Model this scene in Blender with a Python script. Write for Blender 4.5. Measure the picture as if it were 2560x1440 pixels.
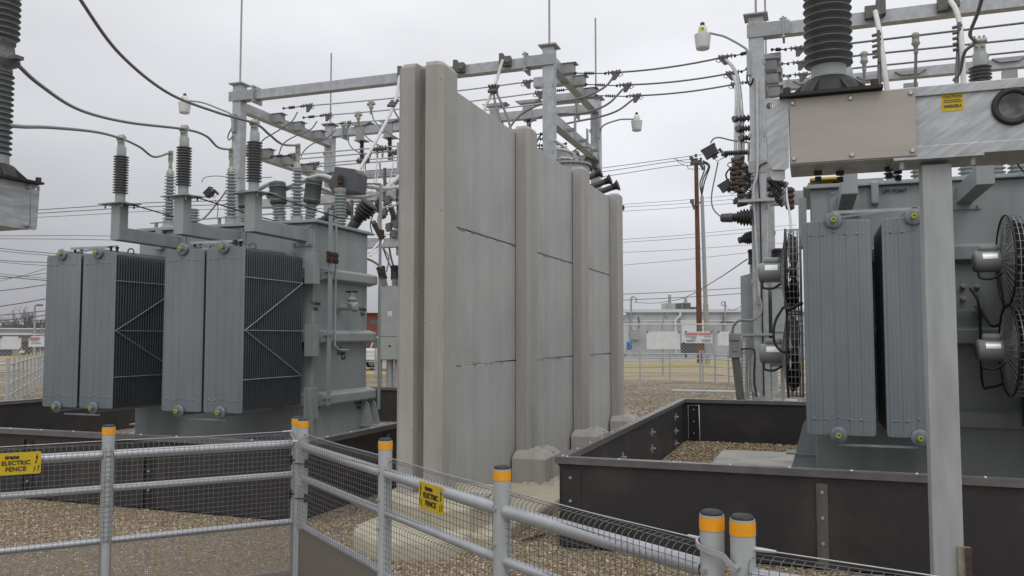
import bpy, bmesh, math, random
import numpy as np
from mathutils import Vector, Matrix, Euler
R = math.radians
random.seed(7)
scn = bpy.context.scene
for o in list(bpy.data.objects): bpy.data.objects.remove(o, do_unlink=True)
COL = scn.collection

# ------------------------------------------------------------------ camera
YAW, PITCH, EYE = R(19.711), R(3.46), 1.65
camd = bpy.data.cameras.new('camera'); cam = bpy.data.objects.new('camera', camd); COL.objects.link(cam)
camd.sensor_width = 36; camd.lens = 2084.0/2560*36; camd.clip_start = 0.05; camd.clip_end = 2000
cam.location = (0, 0, EYE); cam.rotation_euler = Euler((R(90)+PITCH, 0, YAW))
scn.camera = cam
scn.render.resolution_x = 1024; scn.render.resolution_y = 576

# ------------------------------------------------------------------ sky and sun (overcast)
SUN_EL, SUN_AZ = R(52), R(150)      # azimuth clockwise from +Y
world = bpy.data.worlds.new('World'); scn.world = world; world.use_nodes = True
wn, wl = world.node_tree.nodes, world.node_tree.links
for n in list(wn): wn.remove(n)
wo = wn.new('ShaderNodeOutputWorld'); bg = wn.new('ShaderNodeBackground')
sky = wn.new('ShaderNodeTexSky'); sky.sky_type = 'NISHITA'; sky.sun_disc = False
sky.sun_elevation = SUN_EL; sky.sun_rotation = SUN_AZ; sky.air_density = 1.0; sky.dust_density = 4.0
tc = wn.new('ShaderNodeTexCoord'); sep = wn.new('ShaderNodeSeparateXYZ'); wl.new(tc.outputs['Generated'], sep.inputs[0])
# cloud deck: perspective-flattened noise over the dome
mx = wn.new('ShaderNodeVectorMath'); mx.operation = 'MULTIPLY'; mx.inputs[1].default_value = (1, 1, 2.6)
wl.new(tc.outputs['Generated'], mx.inputs[0])
nz = wn.new('ShaderNodeTexNoise'); nz.inputs['Scale'].default_value = 1.9; nz.inputs['Detail'].default_value = 5; nz.inputs['Roughness'].default_value = .45
wl.new(mx.outputs[0], nz.inputs['Vector'])
elr = wn.new('ShaderNodeValToRGB')       # overcast luminance by elevation (brighter towards the zenith)
cr = elr.color_ramp
cr.elements[0].position = 0.0; cr.elements[0].color = (.59, .60, .65, 1)
cr.elements[1].position = 1.0; cr.elements[1].color = (1.15, 1.15, 1.16, 1)
e = cr.elements.new(.16); e.color = (.715, .725, .765, 1)
e = cr.elements.new(.38); e.color = (.87, .88, .91, 1)
wl.new(sep.outputs['Z'], elr.inputs['Fac'])
nr = wn.new('ShaderNodeMapRange'); nr.inputs['From Min'].default_value = .32; nr.inputs['From Max'].default_value = .68
nr.inputs['To Min'].default_value = .84; nr.inputs['To Max'].default_value = 1.12
wl.new(nz.outputs['Fac'], nr.inputs['Value'])
# the deck is thicker to the north-west (left of the view)
dt = wn.new('ShaderNodeVectorMath'); dt.operation = 'DOT_PRODUCT'; dt.inputs[1].default_value = (.80, -.25, .9)
wl.new(tc.outputs['Generated'], dt.inputs[0])
lr = wn.new('ShaderNodeMapRange'); lr.inputs['From Min'].default_value = -.80; lr.inputs['From Max'].default_value = -.22
lr.inputs['To Min'].default_value = .63; lr.inputs['To Max'].default_value = 1.02
wl.new(dt.outputs['Value'], lr.inputs['Value'])
ml = wn.new('ShaderNodeMath'); ml.operation = 'MULTIPLY'; wl.new(nr.outputs[0], ml.inputs[0]); wl.new(lr.outputs[0], ml.inputs[1])
mc = wn.new('ShaderNodeVectorMath'); mc.operation = 'SCALE'; wl.new(elr.outputs['Color'], mc.inputs[0]); wl.new(ml.outputs[0], mc.inputs['Scale'])
sk = wn.new('ShaderNodeVectorMath'); sk.operation = 'SCALE'; sk.inputs['Scale'].default_value = .10; wl.new(sky.outputs[0], sk.inputs[0])
mixw = wn.new('ShaderNodeMix'); mixw.data_type = 'RGBA'; mixw.inputs[0].default_value = .93
wl.new(sk.outputs[0], mixw.inputs[6]); wl.new(mc.outputs[0], mixw.inputs[7])
wl.new(mixw.outputs[2], bg.inputs['Color']); bg.inputs['Strength'].default_value = 1.0
wl.new(bg.outputs[0], wo.inputs[0])
sd = bpy.data.lights.new('sun', 'SUN'); sd.energy = .6; sd.angle = R(25); sd.color = (1, .97, .93)
so = bpy.data.objects.new('sun', sd); COL.objects.link(so)
_d = Vector((math.sin(SUN_AZ)*math.cos(SUN_EL), math.cos(SUN_AZ)*math.cos(SUN_EL), math.sin(SUN_EL)))
so.rotation_euler = _d.to_track_quat('Z', 'Y').to_euler()
scn.view_settings.view_transform = 'Standard'; scn.view_settings.look = 'None'
scn.view_settings.exposure = 0.09; scn.view_settings.gamma = 1

# ------------------------------------------------------------------ surveying: where a sight line meets a known plane of the yard
_M = Euler((R(90)+PITCH, 0, YAW)).to_matrix(); _O = Vector((0, 0, EYE))
def ray(px, py): return _M @ Vector(((px-1280)/2084., -(py-720)/2084., -1))
def AZ(px, py, z): r = ray(px, py); return _O + r*((z-EYE)/r.z)
def AY(px, py, y): r = ray(px, py); return _O + r*(y/r.y)
def AX(px, py, x): r = ray(px, py); return _O + r*(x/r.x)
def AD(px, py, d): return _O + ray(px, py)*d
def AP(px, py, p, n): r = ray(px, py); return _O + r*((Vector(p)-_O).dot(n)/r.dot(n))

# ------------------------------------------------------------------ objects
def tag(o, label=None, cat=None, group=None, kind=None):
    if label: o['label'] = label
    if cat: o['category'] = cat
    if group: o['group'] = group
    if kind: o['kind'] = kind
    return o
def thing(name, label, cat, loc=(0, 0, 0), group=None, rz=0):
    o = bpy.data.objects.new(name, None); COL.objects.link(o); o.location = loc; o.rotation_euler.z = rz
    o.empty_display_size = .1; o['org'] = [float(v) for v in loc]; o['local'] = 1 if rz else 0
    return tag(o, label, cat, group)
def root_origin(p):
    while p.parent: p = p.parent
    return Vector(p['org']) if 'org' in p else Vector((0, 0, 0))
NOSPLIT = {'weld_row', 'joint_mortar', 'small_print', 'wire_mesh', 'crown', 'cooling_plates', 'bars', 'cooling_fan'}
class MB:
    def __init__(s): s.v = []; s.f = []; s.sm = []; s.parts_ = []
    def add(s, vs, fs, smooth=False):
        b = len(s.v); s.v += [tuple(v) for v in vs]; f0 = len(s.f)
        for f in fs: s.f.append(tuple(i+b for i in f)); s.sm.append(smooth)
        s.parts_.append((b, len(s.v), f0, len(s.f)))
        return s
    def box(s, x0, x1, y0, y1, z0, z1):
        vs = [(x, y, z) for z in (z0, z1) for x, y in ((x0, y0), (x1, y0), (x1, y1), (x0, y1))]
        return s.add(vs, [(3,2,1,0), (4,5,6,7), (0,1,5,4), (1,2,6,5), (2,3,7,6), (3,0,4,7)])
    def cbox(s, c, sz):
        return s.box(c[0]-sz[0]/2, c[0]+sz[0]/2, c[1]-sz[1]/2, c[1]+sz[1]/2, c[2]-sz[2]/2, c[2]+sz[2]/2)
    def obox(s, c, ax, ay, az):
        c = Vector(c); ax, ay, az = Vector(ax), Vector(ay), Vector(az)
        vs = [c+az*k+ax*i+ay*j for k in (-1, 1) for i, j in ((-1,-1), (1,-1), (1,1), (-1,1))]
        return s.add(vs, [(3,2,1,0), (4,5,6,7), (0,1,5,4), (1,2,6,5), (2,3,7,6), (3,0,4,7)])
    def bar(s, p, q, w, h, up=(0, 0, 1)):
        p, q = Vector(p), Vector(q); d = q-p; u = Vector(up)
        sd_ = d.cross(u)
        if sd_.length < 1e-6: sd_ = d.cross(Vector((1, 0, 0)))
        sd_.normalize(); u2 = sd_.cross(d).normalized()
        return s.obox((p+q)/2, d/2, sd_*(w/2), u2*(h/2))
    def prism(s, poly, off):
        poly = [Vector(p) for p in poly]; off = Vector(off); n = len(poly)
        vs = poly+[p+off for p in poly]
        fs = [tuple(range(n-1, -1, -1)), tuple(range(n, 2*n))]+[(i, (i+1) % n, (i+1) % n+n, i+n) for i in range(n)]
        return s.add(vs, fs)
    def frame(s, d):
        d = Vector(d).normalized(); a = Vector((0, 0, 1)) if abs(d.z) < .9 else Vector((1, 0, 0))
        x = d.cross(a).normalized(); return x, d.cross(x).normalized()
    def cyl(s, p, q, r0, r1=None, n=12, caps=True):
        p, q = Vector(p), Vector(q); r1 = r0 if r1 is None else r1; x, y = s.frame(q-p)
        vs = []
        for c, r in ((p, r0), (q, r1)):
            vs += [c+x*(r*math.cos(2*math.pi*i/n))+y*(r*math.sin(2*math.pi*i/n)) for i in range(n)]
        s.add(vs, [(i, (i+1) % n, (i+1) % n+n, i+n) for i in range(n)], True)
        if caps: s.add(vs, [tuple(range(n-1, -1, -1)), tuple(range(n, 2*n))])
        return s
    def lathe(s, prof, base, axis=(0, 0, 1), n=16, smooth=True, caps=True):
        base = Vector(base); d = Vector(axis).normalized(); x, y = s.frame(d); vs = []
        for r, h in prof:
            c = base+d*h
            vs += [c+x*(r*math.cos(2*math.pi*i/n))+y*(r*math.sin(2*math.pi*i/n)) for i in range(n)]
        fs = [(k*n+i, k*n+(i+1) % n, (k+1)*n+(i+1) % n, (k+1)*n+i) for k in range(len(prof)-1) for i in range(n)]
        s.add(vs, fs, smooth)
        if caps:
            m = len(prof)-1
            s.add(vs[:n]+vs[m*n:], [tuple(range(n-1, -1, -1)), tuple(range(n, 2*n))])
        return s
    def tube(s, pts, r, n=8, caps=True):
        pts = [Vector(p) for p in pts]; m = len(pts); vs = []; x = None
        for k, p in enumerate(pts):
            d = (pts[min(k+1, m-1)]-pts[max(k-1, 0)]).normalized()
            if x is None: x, _ = s.frame(d)
            x = (x-d*x.dot(d)).normalized(); y = d.cross(x)
            vs += [p+x*(r*math.cos(2*math.pi*i/n))+y*(r*math.sin(2*math.pi*i/n)) for i in range(n)]
        s.add(vs, [(k*n+i, k*n+(i+1) % n, (k+1)*n+(i+1) % n, (k+1)*n+i) for k in range(m-1) for i in range(n)], True)
        if caps: s.add(vs[:n]+vs[-n:], [tuple(range(n-1, -1, -1)), tuple(range(n, 2*n))])
        return s
    def clusters(s):
        # primitives that lie apart become objects of their own
        pr = s.parts_; n = len(pr); lo = np.array([np.min([s.v[i] for i in range(a, b)], axis=0) for a, b, _, _ in pr]); hi = np.array([np.max([s.v[i] for i in range(a, b)], axis=0) for a, b, _, _ in pr])
        size = (hi-lo).max(axis=1); gap = np.maximum(0, np.maximum(lo[:, None]-hi[None], lo[None]-hi[:, None]))
        near = np.sqrt((gap**2).sum(-1)) <= np.maximum(.018, .45*np.maximum(size[:, None], size[None])); lab = list(range(n))
        for i in range(n):
            for j in np.nonzero(near[i])[0]:
                a, b = lab[i], lab[j]
                if a != b: lab = [a if q == b else q for q in lab]
        return lab
    def build(s, name, mat, parent=None, bevel=0, world=True):
        if parent is not None and 1 < len(s.parts_) < 700 and name not in NOSPLIT:
            lab = s.clusters(); ks = sorted(set(lab), key=lab.index)
            if len(ks) > 1:
                first = None
                for k in ks:
                    m = MB()
                    for (a, b, fa, fb), l_ in zip(s.parts_, lab):
                        if l_ == k:
                            off = len(m.v)-a; m.v += s.v[a:b]; m.f += [tuple(i+off for i in f) for f in s.f[fa:fb]]; m.sm += s.sm[fa:fb]
                    o = m.build(name, mat, parent, bevel, world); first = first or o
                return first
        off = root_origin(parent) if (parent is not None and world) else Vector((0, 0, 0))
        me = bpy.data.meshes.new(name)
        me.from_pydata([(v[0]-off.x, v[1]-off.y, v[2]-off.z) for v in s.v], [], s.f)
        me.polygons.foreach_set('use_smooth', s.sm); me.materials.append(mat); me.update()
        o = bpy.data.objects.new(name, me); COL.objects.link(o); o.parent = parent
        if bevel:
            b = o.modifiers.new('edge', 'BEVEL'); b.width = bevel; b.segments = 2; b.limit_method = 'ANGLE'; b.angle_limit = R(40)
        return o
def spline(pts, k=8):
    pts = [Vector(p) for p in pts]; out = []
    P = [pts[0]*2-pts[1]]+pts+[pts[-1]*2-pts[-2]]
    for i in range(1, len(P)-2):
        for j in range(k):
            t = j/k; a, b, c, d = P[i-1], P[i], P[i+1], P[i+2]
            out.append(.5*((2*b)+(c-a)*t+(2*a-5*b+4*c-d)*t*t+(3*b-a-3*c+d)*t**3))
    return out+[pts[-1]]
def copy_tree(o, parent=None):
    c = o.copy(); COL.objects.link(c); c.parent = parent
    for ch in list(o.children): copy_tree(ch, c)
    return c
def text(name, s_, loc, size, mat, parent, rot=(R(90), 0, 0), ext=.0008, align='CENTER', sx=1.0, bold=0):
    cu = bpy.data.curves.new(name, 'FONT'); cu.body = s_; cu.size = size; cu.extrude = ext; cu.align_x = align; cu.align_y = 'CENTER'
    cu.space_line = .9; cu.offset = bold
    t = bpy.data.objects.new(name, cu); COL.objects.link(t)
    dg = bpy.context.evaluated_depsgraph_get(); dg.update()
    me = bpy.data.meshes.new_from_object(t.evaluated_get(dg)); bpy.data.objects.remove(t)
    me.name = name; me.materials.clear(); me.materials.append(mat)
    off = root_origin(parent) if parent is not None else Vector((0, 0, 0))
    me.transform(Matrix.Translation(Vector(loc)-off) @ Euler(rot).to_matrix().to_4x4() @ Matrix.Diagonal((sx, 1, 1, 1)))
    o = bpy.data.objects.new(name, me); COL.objects.link(o); o.parent = parent
    return o

# ------------------------------------------------------------------ materials
MATS = {}
def mat(name, col, rough=.6, metal=0, var=0.0, vscale=4, vdetail=4, bump=0, bscale=30, stretch=(1, 1, 1), col2=None, spec=.5,
        dirt=None, dscale=1.5, damt=.3, lo=.35, hi=.65, rot=None):
    m = bpy.data.materials.new(name); m.use_nodes = True; n, l = m.node_tree.nodes, m.node_tree.links
    b = n['Principled BSDF']; b.inputs['Roughness'].default_value = rough; b.inputs['Metallic'].default_value = metal
    b.inputs['Base Color'].default_value = (*col, 1); b.inputs['Specular IOR Level'].default_value = spec
    tc = n.new('ShaderNodeTexCoord'); mp = n.new('ShaderNodeMapping'); mp.inputs['Scale'].default_value = stretch
    if rot:
        m0 = n.new('ShaderNodeMapping'); m0.inputs['Rotation'].default_value = rot; l.new(tc.outputs['Object'], m0.inputs[0]); l.new(m0.outputs[0], mp.inputs[0])
    else: l.new(tc.outputs['Object'], mp.inputs[0])
    cur = None
    if var or col2:
        nt = n.new('ShaderNodeTexNoise'); nt.inputs['Scale'].default_value = vscale; nt.inputs['Detail'].default_value = vdetail
        nt.inputs['Roughness'].default_value = .6; l.new(mp.outputs[0], nt.inputs['Vector'])
        rp = n.new('ShaderNodeMapRange'); rp.inputs['From Min'].default_value = lo; rp.inputs['From Max'].default_value = hi
        l.new(nt.outputs['Fac'], rp.inputs['Value'])
        mi = n.new('ShaderNodeMix'); mi.data_type = 'RGBA'; l.new(rp.outputs[0], mi.inputs[0])
        c2 = col2 or tuple(c*(1+var) for c in col); c1 = col if col2 else tuple(c*(1-var) for c in col)
        mi.inputs[6].default_value = (*c1, 1); mi.inputs[7].default_value = (*c2, 1); cur = mi.outputs[2]
    if dirt:
        nt2 = n.new('ShaderNodeTexNoise'); nt2.inputs['Scale'].default_value = dscale; nt2.inputs['Detail'].default_value = 6
        l.new(mp.outputs[0], nt2.inputs['Vector'])
        r2 = n.new('ShaderNodeMapRange'); r2.inputs['From Min'].default_value = .5; r2.inputs['From Max'].default_value = .72
        r2.inputs['To Max'].default_value = damt; l.new(nt2.outputs['Fac'], r2.inputs['Value'])
        m2 = n.new('ShaderNodeMix'); m2.data_type = 'RGBA'; l.new(r2.outputs[0], m2.inputs[0])
        if cur: l.new(cur, m2.inputs[6])
        else: m2.inputs[6].default_value = (*col, 1)
        m2.inputs[7].default_value = (*dirt, 1); cur = m2.outputs[2]
    if cur: l.new(cur, b.inputs['Base Color'])
    if bump:
        nb = n.new('ShaderNodeTexNoise'); nb.inputs['Scale'].default_value = bscale; nb.inputs['Detail'].default_value = 5
        l.new(mp.outputs[0], nb.inputs['Vector']); bm = n.new('ShaderNodeBump'); bm.inputs['Strength'].default_value = bump
        bm.inputs['Distance'].default_value = .01; l.new(nb.outputs['Fac'], bm.inputs['Height']); l.new(bm.outputs[0], b.inputs['Normal'])
    MATS[name] = m; return m
paint = mat('transformer_paint', (.295, .32, .325), .42, var=.06, vscale=1.2, bump=.02, bscale=60, dirt=(.20, .21, .205), dscale=2.2, damt=.55, stretch=(1.6, 1.6, .3))
galvr = mat('radiator_galvanised', (.195, .222, .242), .42, .3, var=.05, vscale=3, stretch=(2, 2, .8), dirt=(.27, .30, .32), dscale=1.3, damt=.45)
platem = mat('radiator_plate_shaded', (.085, .097, .11), .5, .25, var=.08, vscale=3)  # inner plates coloured darker to paint in the shade between them
def ribs(m, scale=9.7, strength=.25):       # pressed vertical flutes of the radiator plates
    n, l = m.node_tree.nodes, m.node_tree.links; b = n['Principled BSDF']
    tc = n.new('ShaderNodeTexCoord'); w = n.new('ShaderNodeTexWave'); w.wave_type = 'BANDS'; w.bands_direction = 'X'
    w.inputs['Scale'].default_value = scale; l.new(tc.outputs['Object'], w.inputs['Vector'])
    bm = n.new('ShaderNodeBump'); bm.inputs['Strength'].default_value = strength; bm.inputs['Distance'].default_value = .004
    l.new(w.outputs['Fac'], bm.inputs['Height']); l.new(bm.outputs[0], b.inputs['Normal'])
    # pressed creases and flutes: their shade painted into the colour as darker bands
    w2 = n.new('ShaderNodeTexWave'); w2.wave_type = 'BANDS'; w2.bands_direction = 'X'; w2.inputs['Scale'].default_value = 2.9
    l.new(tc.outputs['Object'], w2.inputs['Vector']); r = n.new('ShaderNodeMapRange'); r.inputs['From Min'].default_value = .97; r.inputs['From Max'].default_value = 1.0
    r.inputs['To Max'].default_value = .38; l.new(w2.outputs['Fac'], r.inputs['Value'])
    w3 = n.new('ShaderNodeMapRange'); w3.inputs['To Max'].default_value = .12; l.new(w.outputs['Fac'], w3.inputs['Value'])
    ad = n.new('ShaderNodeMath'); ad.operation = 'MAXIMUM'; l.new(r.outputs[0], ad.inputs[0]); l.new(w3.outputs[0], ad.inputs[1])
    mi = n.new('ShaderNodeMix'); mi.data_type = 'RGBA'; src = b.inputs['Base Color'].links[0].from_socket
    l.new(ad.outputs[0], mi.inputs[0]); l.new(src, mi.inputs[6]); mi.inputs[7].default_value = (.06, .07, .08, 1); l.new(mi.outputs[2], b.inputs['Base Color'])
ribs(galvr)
galv = mat('galvanised_steel', (.40, .42, .435), .45, .4, var=.13, vscale=6, bump=.02, bscale=25, dirt=(.30, .31, .32), dscale=4, damt=.5)
galvd = mat('galvanised_dull', (.33, .345, .355), .55, .25, var=.15, vscale=5, dirt=(.22, .22, .22), dscale=5, damt=.5)
galvbeam = mat('galvanised_streaked', (.42, .44, .455), .45, .4, var=.17, vscale=5, stretch=(1.5, 1.5, 9), bump=.03, bscale=40, dirt=(.25, .27, .285), dscale=2.2, damt=.6, rot=(0, .55, .2))
steelcover = mat('stainless_cover', (.38, .35, .32), .5, .4, var=.06, vscale=2, stretch=(1, 1, 3), bump=.01, bscale=200)
alum = mat('aluminium', (.52, .52, .52), .4, .7, var=.1, vscale=20)
clampm = mat('clamp_alloy', (.12, .125, .12), .6, .2, var=.3, vscale=40)
clampl = mat('clamp_alloy_light', (.33, .35, .3), .5, .4, var=.2, vscale=40)
insul = mat('grey_porcelain', (.165, .18, .185), .3, var=.06, vscale=10)
insulL = mat('light_grey_porcelain', (.30, .33, .325), .28, var=.06, vscale=10)
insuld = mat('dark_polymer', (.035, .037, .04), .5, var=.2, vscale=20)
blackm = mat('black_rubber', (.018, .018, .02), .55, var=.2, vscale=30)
boot = mat('grey_boot', (.062, .067, .072), .5, var=.15, vscale=12)
cable = mat('conductor_grey', (.19, .195, .195), .55, .3, var=.15, vscale=40)
cableL = mat('bus_tube', (.47, .48, .47), .45, .4, var=.12, vscale=12)
pvc = mat('pale_sleeve', (.66, .66, .65), .45, var=.06, vscale=10)
rust = mat('rusty_copper', (.030, .021, .017), .7, .1, var=.4, vscale=14, col2=(.095, .055, .037))
darkpan = mat('containment_panel', (.036, .033, .0345), .5, var=.09, vscale=45, stretch=(1, 1, 1), bump=.04, bscale=120, spec=.35, dirt=(.075, .066, .06), dscale=1.8, damt=.7)
darkcap = mat('containment_cap', (.155, .15, .15), .38, .3, var=.12, vscale=8)
railm = mat('rail_galvanised', (.43, .445, .47), .33, .4, var=.08, vscale=9, bump=.01, bscale=80)
postm = mat('post_coating', (.40, .425, .43), .5, .15, var=.06, vscale=8, dirt=(.3, .3, .29), dscale=6, damt=.3)
wirem = mat('wire_mesh_steel', (.16, .162, .165), .5, .4, var=.2, vscale=30)
orange = mat('orange_reflector', (.78, .33, .01), .45, var=.08, vscale=30, dirt=(.5, .25, .05), dscale=12, damt=.4)
yellow = mat('yellow_sign', (.56, .40, .012), .5, var=.05, vscale=10, dirt=(.4, .3, .05), dscale=9, damt=.3)
yplug = mat('yellow_plug', (.33, .36, .05), .6)
blackink = mat('black_ink', (.02, .02, .02), .6)
blueink = mat('blue_ink', (.02, .06, .3), .6)
redink = mat('red_ink', (.5, .03, .03), .6)
pinkink = mat('faded_red_ink', (.55, .2, .2), .7)
whitep = mat('white_paint', (.68, .69, .69), .5, var=.05, vscale=5)
whitesgn = mat('white_board', (.62, .64, .65), .6, var=.05, vscale=4)
label_m = mat('nameplate', (.8, .8, .78), .3, .2)
glassm = mat('lamp_refractor', (.62, .64, .65), .25, var=.12, vscale=30)
cabp = mat('cabinet_grey', (.30, .325, .325), .45, var=.05, vscale=3)
bushl = mat('white_glaze', (.5, .52, .52), .3)
woodp = mat('pole_wood', (.085, .04, .025), .8, var=.35, vscale=4, stretch=(4, 4, .4), col2=(.17, .085, .05), bump=.2, bscale=10)
bluep = mat('blue_plastic', (.01, .1, .42), .5)
redw = mat('red_brick_paint', (.17, .05, .042), .8, var=.1, vscale=2)

def conc(name, col, dark, streak=(2.2, 2.2, .18), pits=True, amt=.55, tint=None):
    m = bpy.data.materials.new(name); m.use_nodes = True; n, l = m.node_tree.nodes, m.node_tree.links
    b = n['Principled BSDF']; b.inputs['Roughness'].default_value = .85; b.inputs['Specular IOR Level'].default_value = .3
    tc = n.new('ShaderNodeTexCoord')
    def noise(sc, stretch=None, det=6, rough=.6):
        t = n.new('ShaderNodeTexNoise'); t.inputs['Scale'].default_value = sc; t.inputs['Detail'].default_value = det; t.inputs['Roughness'].default_value = rough
        if stretch:
            mp = n.new('ShaderNodeMapping'); mp.inputs['Scale'].default_value = stretch; l.new(tc.outputs['Object'], mp.inputs[0]); l.new(mp.outputs[0], t.inputs['Vector'])
        else: l.new(tc.outputs['Object'], t.inputs['Vector'])
        return t.outputs['Fac']
    def rng(v, a, c, t0=0, t1=1):
        r = n.new('ShaderNodeMapRange'); r.inputs['From Min'].default_value = a; r.inputs['From Max'].default_value = c
        r.inputs['To Min'].default_value = t0; r.inputs['To Max'].default_value = t1; l.new(v, r.inputs['Value']); return r.outputs[0]
    def mix(f, a, c):
        x = n.new('ShaderNodeMix'); x.data_type = 'RGBA'; l.new(f, x.inputs[0])
        if isinstance(a, tuple): x.inputs[6].default_value = (*a, 1)
        else: l.new(a, x.inputs[6])
        x.inputs[7].default_value = (*c, 1); return x.outputs[2]
    c = mix(rng(noise(1.6), .35, .65), col, tuple(v*.84 for v in col))
    if tint: c = mix(rng(noise(1.1, (1.5, 1.5, .1)), .45, .62, 0, .8), c, tint)
    c = mix(rng(noise(3.2, streak), .5, .75, 0, amt), c, dark)
    c = mix(rng(noise(9, (1, 1, .12)), .55, .75, 0, .3), c, tuple(min(1, v*1.25) for v in col))
    if pits:
        v = n.new('ShaderNodeTexVoronoi'); v.inputs['Scale'].default_value = 9; l.new(tc.outputs['Object'], v.inputs['Vector'])
        c = mix(rng(v.outputs['Distance'], .03, .075, .75, 0), c, tuple(v_*.3 for v_ in dark))
    l.new(c, b.inputs['Base Color'])
    bm = n.new('ShaderNodeBump'); bm.inputs['Strength'].default_value = .25; bm.inputs['Distance'].default_value = .01
    l.new(noise(35), bm.inputs['Height']); l.new(bm.outputs[0], b.inputs['Normal'])
    return m
concp = conc('precast_concrete', (.40, .392, .375), (.24, .235, .225), tint=(.375, .35, .32))
concw = conc('wall_panel_concrete', (.45, .455, .45), (.33, .335, .335), streak=(.9, .9, .07), pits=False, amt=.7)
concf = conc('footing_concrete', (.50, .46, .36), (.30, .27, .18), streak=(1.5, 1.5, 1.5), amt=.5)
concs = conc('pad_concrete', (.44, .43, .40), (.24, .235, .225), streak=(.9, .9, .9), pits=False, amt=.9)
# ------------------------------------------------------------------ ground
def stones(name, scale, cols, dark, bump=.6, fine=None):
    m = bpy.data.materials.new(name); m.use_nodes = True; n, l = m.node_tree.nodes, m.node_tree.links
    b = n['Principled BSDF']; b.inputs['Roughness'].default_value = .9; b.inputs['Specular IOR Level'].default_value = .2
    tc = n.new('ShaderNodeTexCoord')
    v = n.new('ShaderNodeTexVoronoi'); v.inputs['Scale'].default_value = scale; l.new(tc.outputs['Object'], v.inputs['Vector'])
    rp = n.new('ShaderNodeValToRGB'); rp.color_ramp.interpolation = 'LINEAR'
    for i, c in enumerate(cols):
        p = i/(len(cols)-1)
        if i == 0: e = rp.color_ramp.elements[0]
        elif i == len(cols)-1: e = rp.color_ramp.elements[-1]
        else: e = rp.color_ramp.elements.new(p)
        e.position = p; e.color = (*c, 1)
    s = n.new('ShaderNodeSeparateColor'); l.new(v.outputs['Color'], s.inputs[0]); l.new(s.outputs[0], rp.inputs[0])
    mr = n.new('ShaderNodeMapRange'); mr.inputs['From Min'].default_value = .35; mr.inputs['From Max'].default_value = .75
    l.new(v.outputs['Distance'], mr.inputs['Value'])
    mi = n.new('ShaderNodeMix'); mi.data_type = 'RGBA'; l.new(mr.outputs[0], mi.inputs[0]); l.new(rp.outputs[0], mi.inputs[6]); mi.inputs[7].default_value = (*dark, 1)
    nt = n.new('ShaderNodeTexNoise'); nt.inputs['Scale'].default_value = .6; nt.inputs['Detail'].default_value = 5; l.new(tc.outputs['Object'], nt.inputs['Vector'])
    r2 = n.new('ShaderNodeMapRange'); r2.inputs['From Min'].default_value = .35; r2.inputs['From Max'].default_value = .65; r2.inputs['To Min'].default_value = .8; r2.inputs['To Max'].default_value = 1.15
    l.new(nt.outputs['Fac'], r2.inputs['Value'])
    sc = n.new('ShaderNodeVectorMath'); sc.operation = 'SCALE'; l.new(mi.outputs[2], sc.inputs[0]); l.new(r2.outputs[0], sc.inputs['Scale'])
    l.new(sc.outputs[0], b.inputs['Base Color'])
    bm = n.new('ShaderNodeBump'); bm.inputs['Strength'].default_value = bump; bm.inputs['Distance'].default_value = .6/scale; bm.invert = True
    l.new(v.outputs['Distance'], bm.inputs['Height']); l.new(bm.outputs[0], b.inputs['Normal'])
    return m
gcols = [(.15, .115, .075), (.33, .26, .17), (.45, .37, .26), (.29, .255, .205), (.54, .47, .36), (.22, .175, .12)]
gravelm = stones('crushed_limestone', 36, gcols, (.05, .042, .032))
gravelfar = stones('crushed_limestone_far', 15, gcols, (.09, .075, .058))
finem = stones('fine_screenings', 60, [(.16, .135, .10), (.23, .19, .145), (.28, .235, .18), (.19, .165, .13), (.55, .49, .40)], (.085, .072, .055), .4)
dirtm = mat('bare_lot', (.27, .225, .165), .95, var=.15, vscale=.35, col2=(.33, .28, .21), dirt=(.36, .27, .08), dscale=.12, damt=.5, stretch=(.6, 1.4, 1))
grassm = mat('dry_grass', (.38, .28, .07), .95, var=.2, vscale=1.5, col2=(.30, .26, .10), stretch=(.3, 2, 1), dirt=(.42, .33, .2), dscale=.4, damt=.7)
apron = mat('concrete_apron', (.30, .30, .30), .9, var=.12, vscale=.4, dirt=(.2, .2, .19), dscale=.5, damt=.5)
def sheet(name, poly, z, m, kind='structure', parent=None):
    o = MB().add([(p[0], p[1], z) for p in poly], [tuple(range(len(poly)))]).build(name, m, parent)
    return tag(o, kind=kind)
sheet('ground', [(-500, -60), (500, -60), (500, 700), (-500, 700)], 0, dirtm)
FENCE_A, FENCE_B = Vector((-2.72, 4.08)), Vector((-.21, 2.245))          # near fence corner, near pair of posts
dAB = (FENCE_B-FENCE_A).normalized()
FENCE_L = Vector((-3.46, 3.42))+(Vector((-3.46, 3.42))-FENCE_A).normalized()*6
FENCE_R = Vector((1.6, 1.55))
sheet('yard_ground', [(-40, 33), (-40, 12), (FENCE_L.x, FENCE_L.y), (FENCE_A.x, FENCE_A.y), (FENCE_B.x, FENCE_B.y), (FENCE_R.x, FENCE_R.y), (12, -1), (40, 10), (40, 30), (3, 31.6), (-3.9, 32.4), (-6, 33)], .012, gravelfar)
sheet('near_ground', [(FENCE_L.x, FENCE_L.y), (FENCE_A.x, FENCE_A.y), (FENCE_B.x, FENCE_B.y), (FENCE_R.x, FENCE_R.y), (9, 1), (9, 15), (-3, 17), (-14, 15), (-14, 7)], .016, gravelm)
sheet('path', [(FENCE_L.x, FENCE_L.y-.02), (FENCE_A.x, FENCE_A.y-.02), (FENCE_B.x, FENCE_B.y-.02), (FENCE_R.x, FENCE_R.y-.02), (6, -3), (-14, -3), (-16, 0)], .018, finem)
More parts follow.
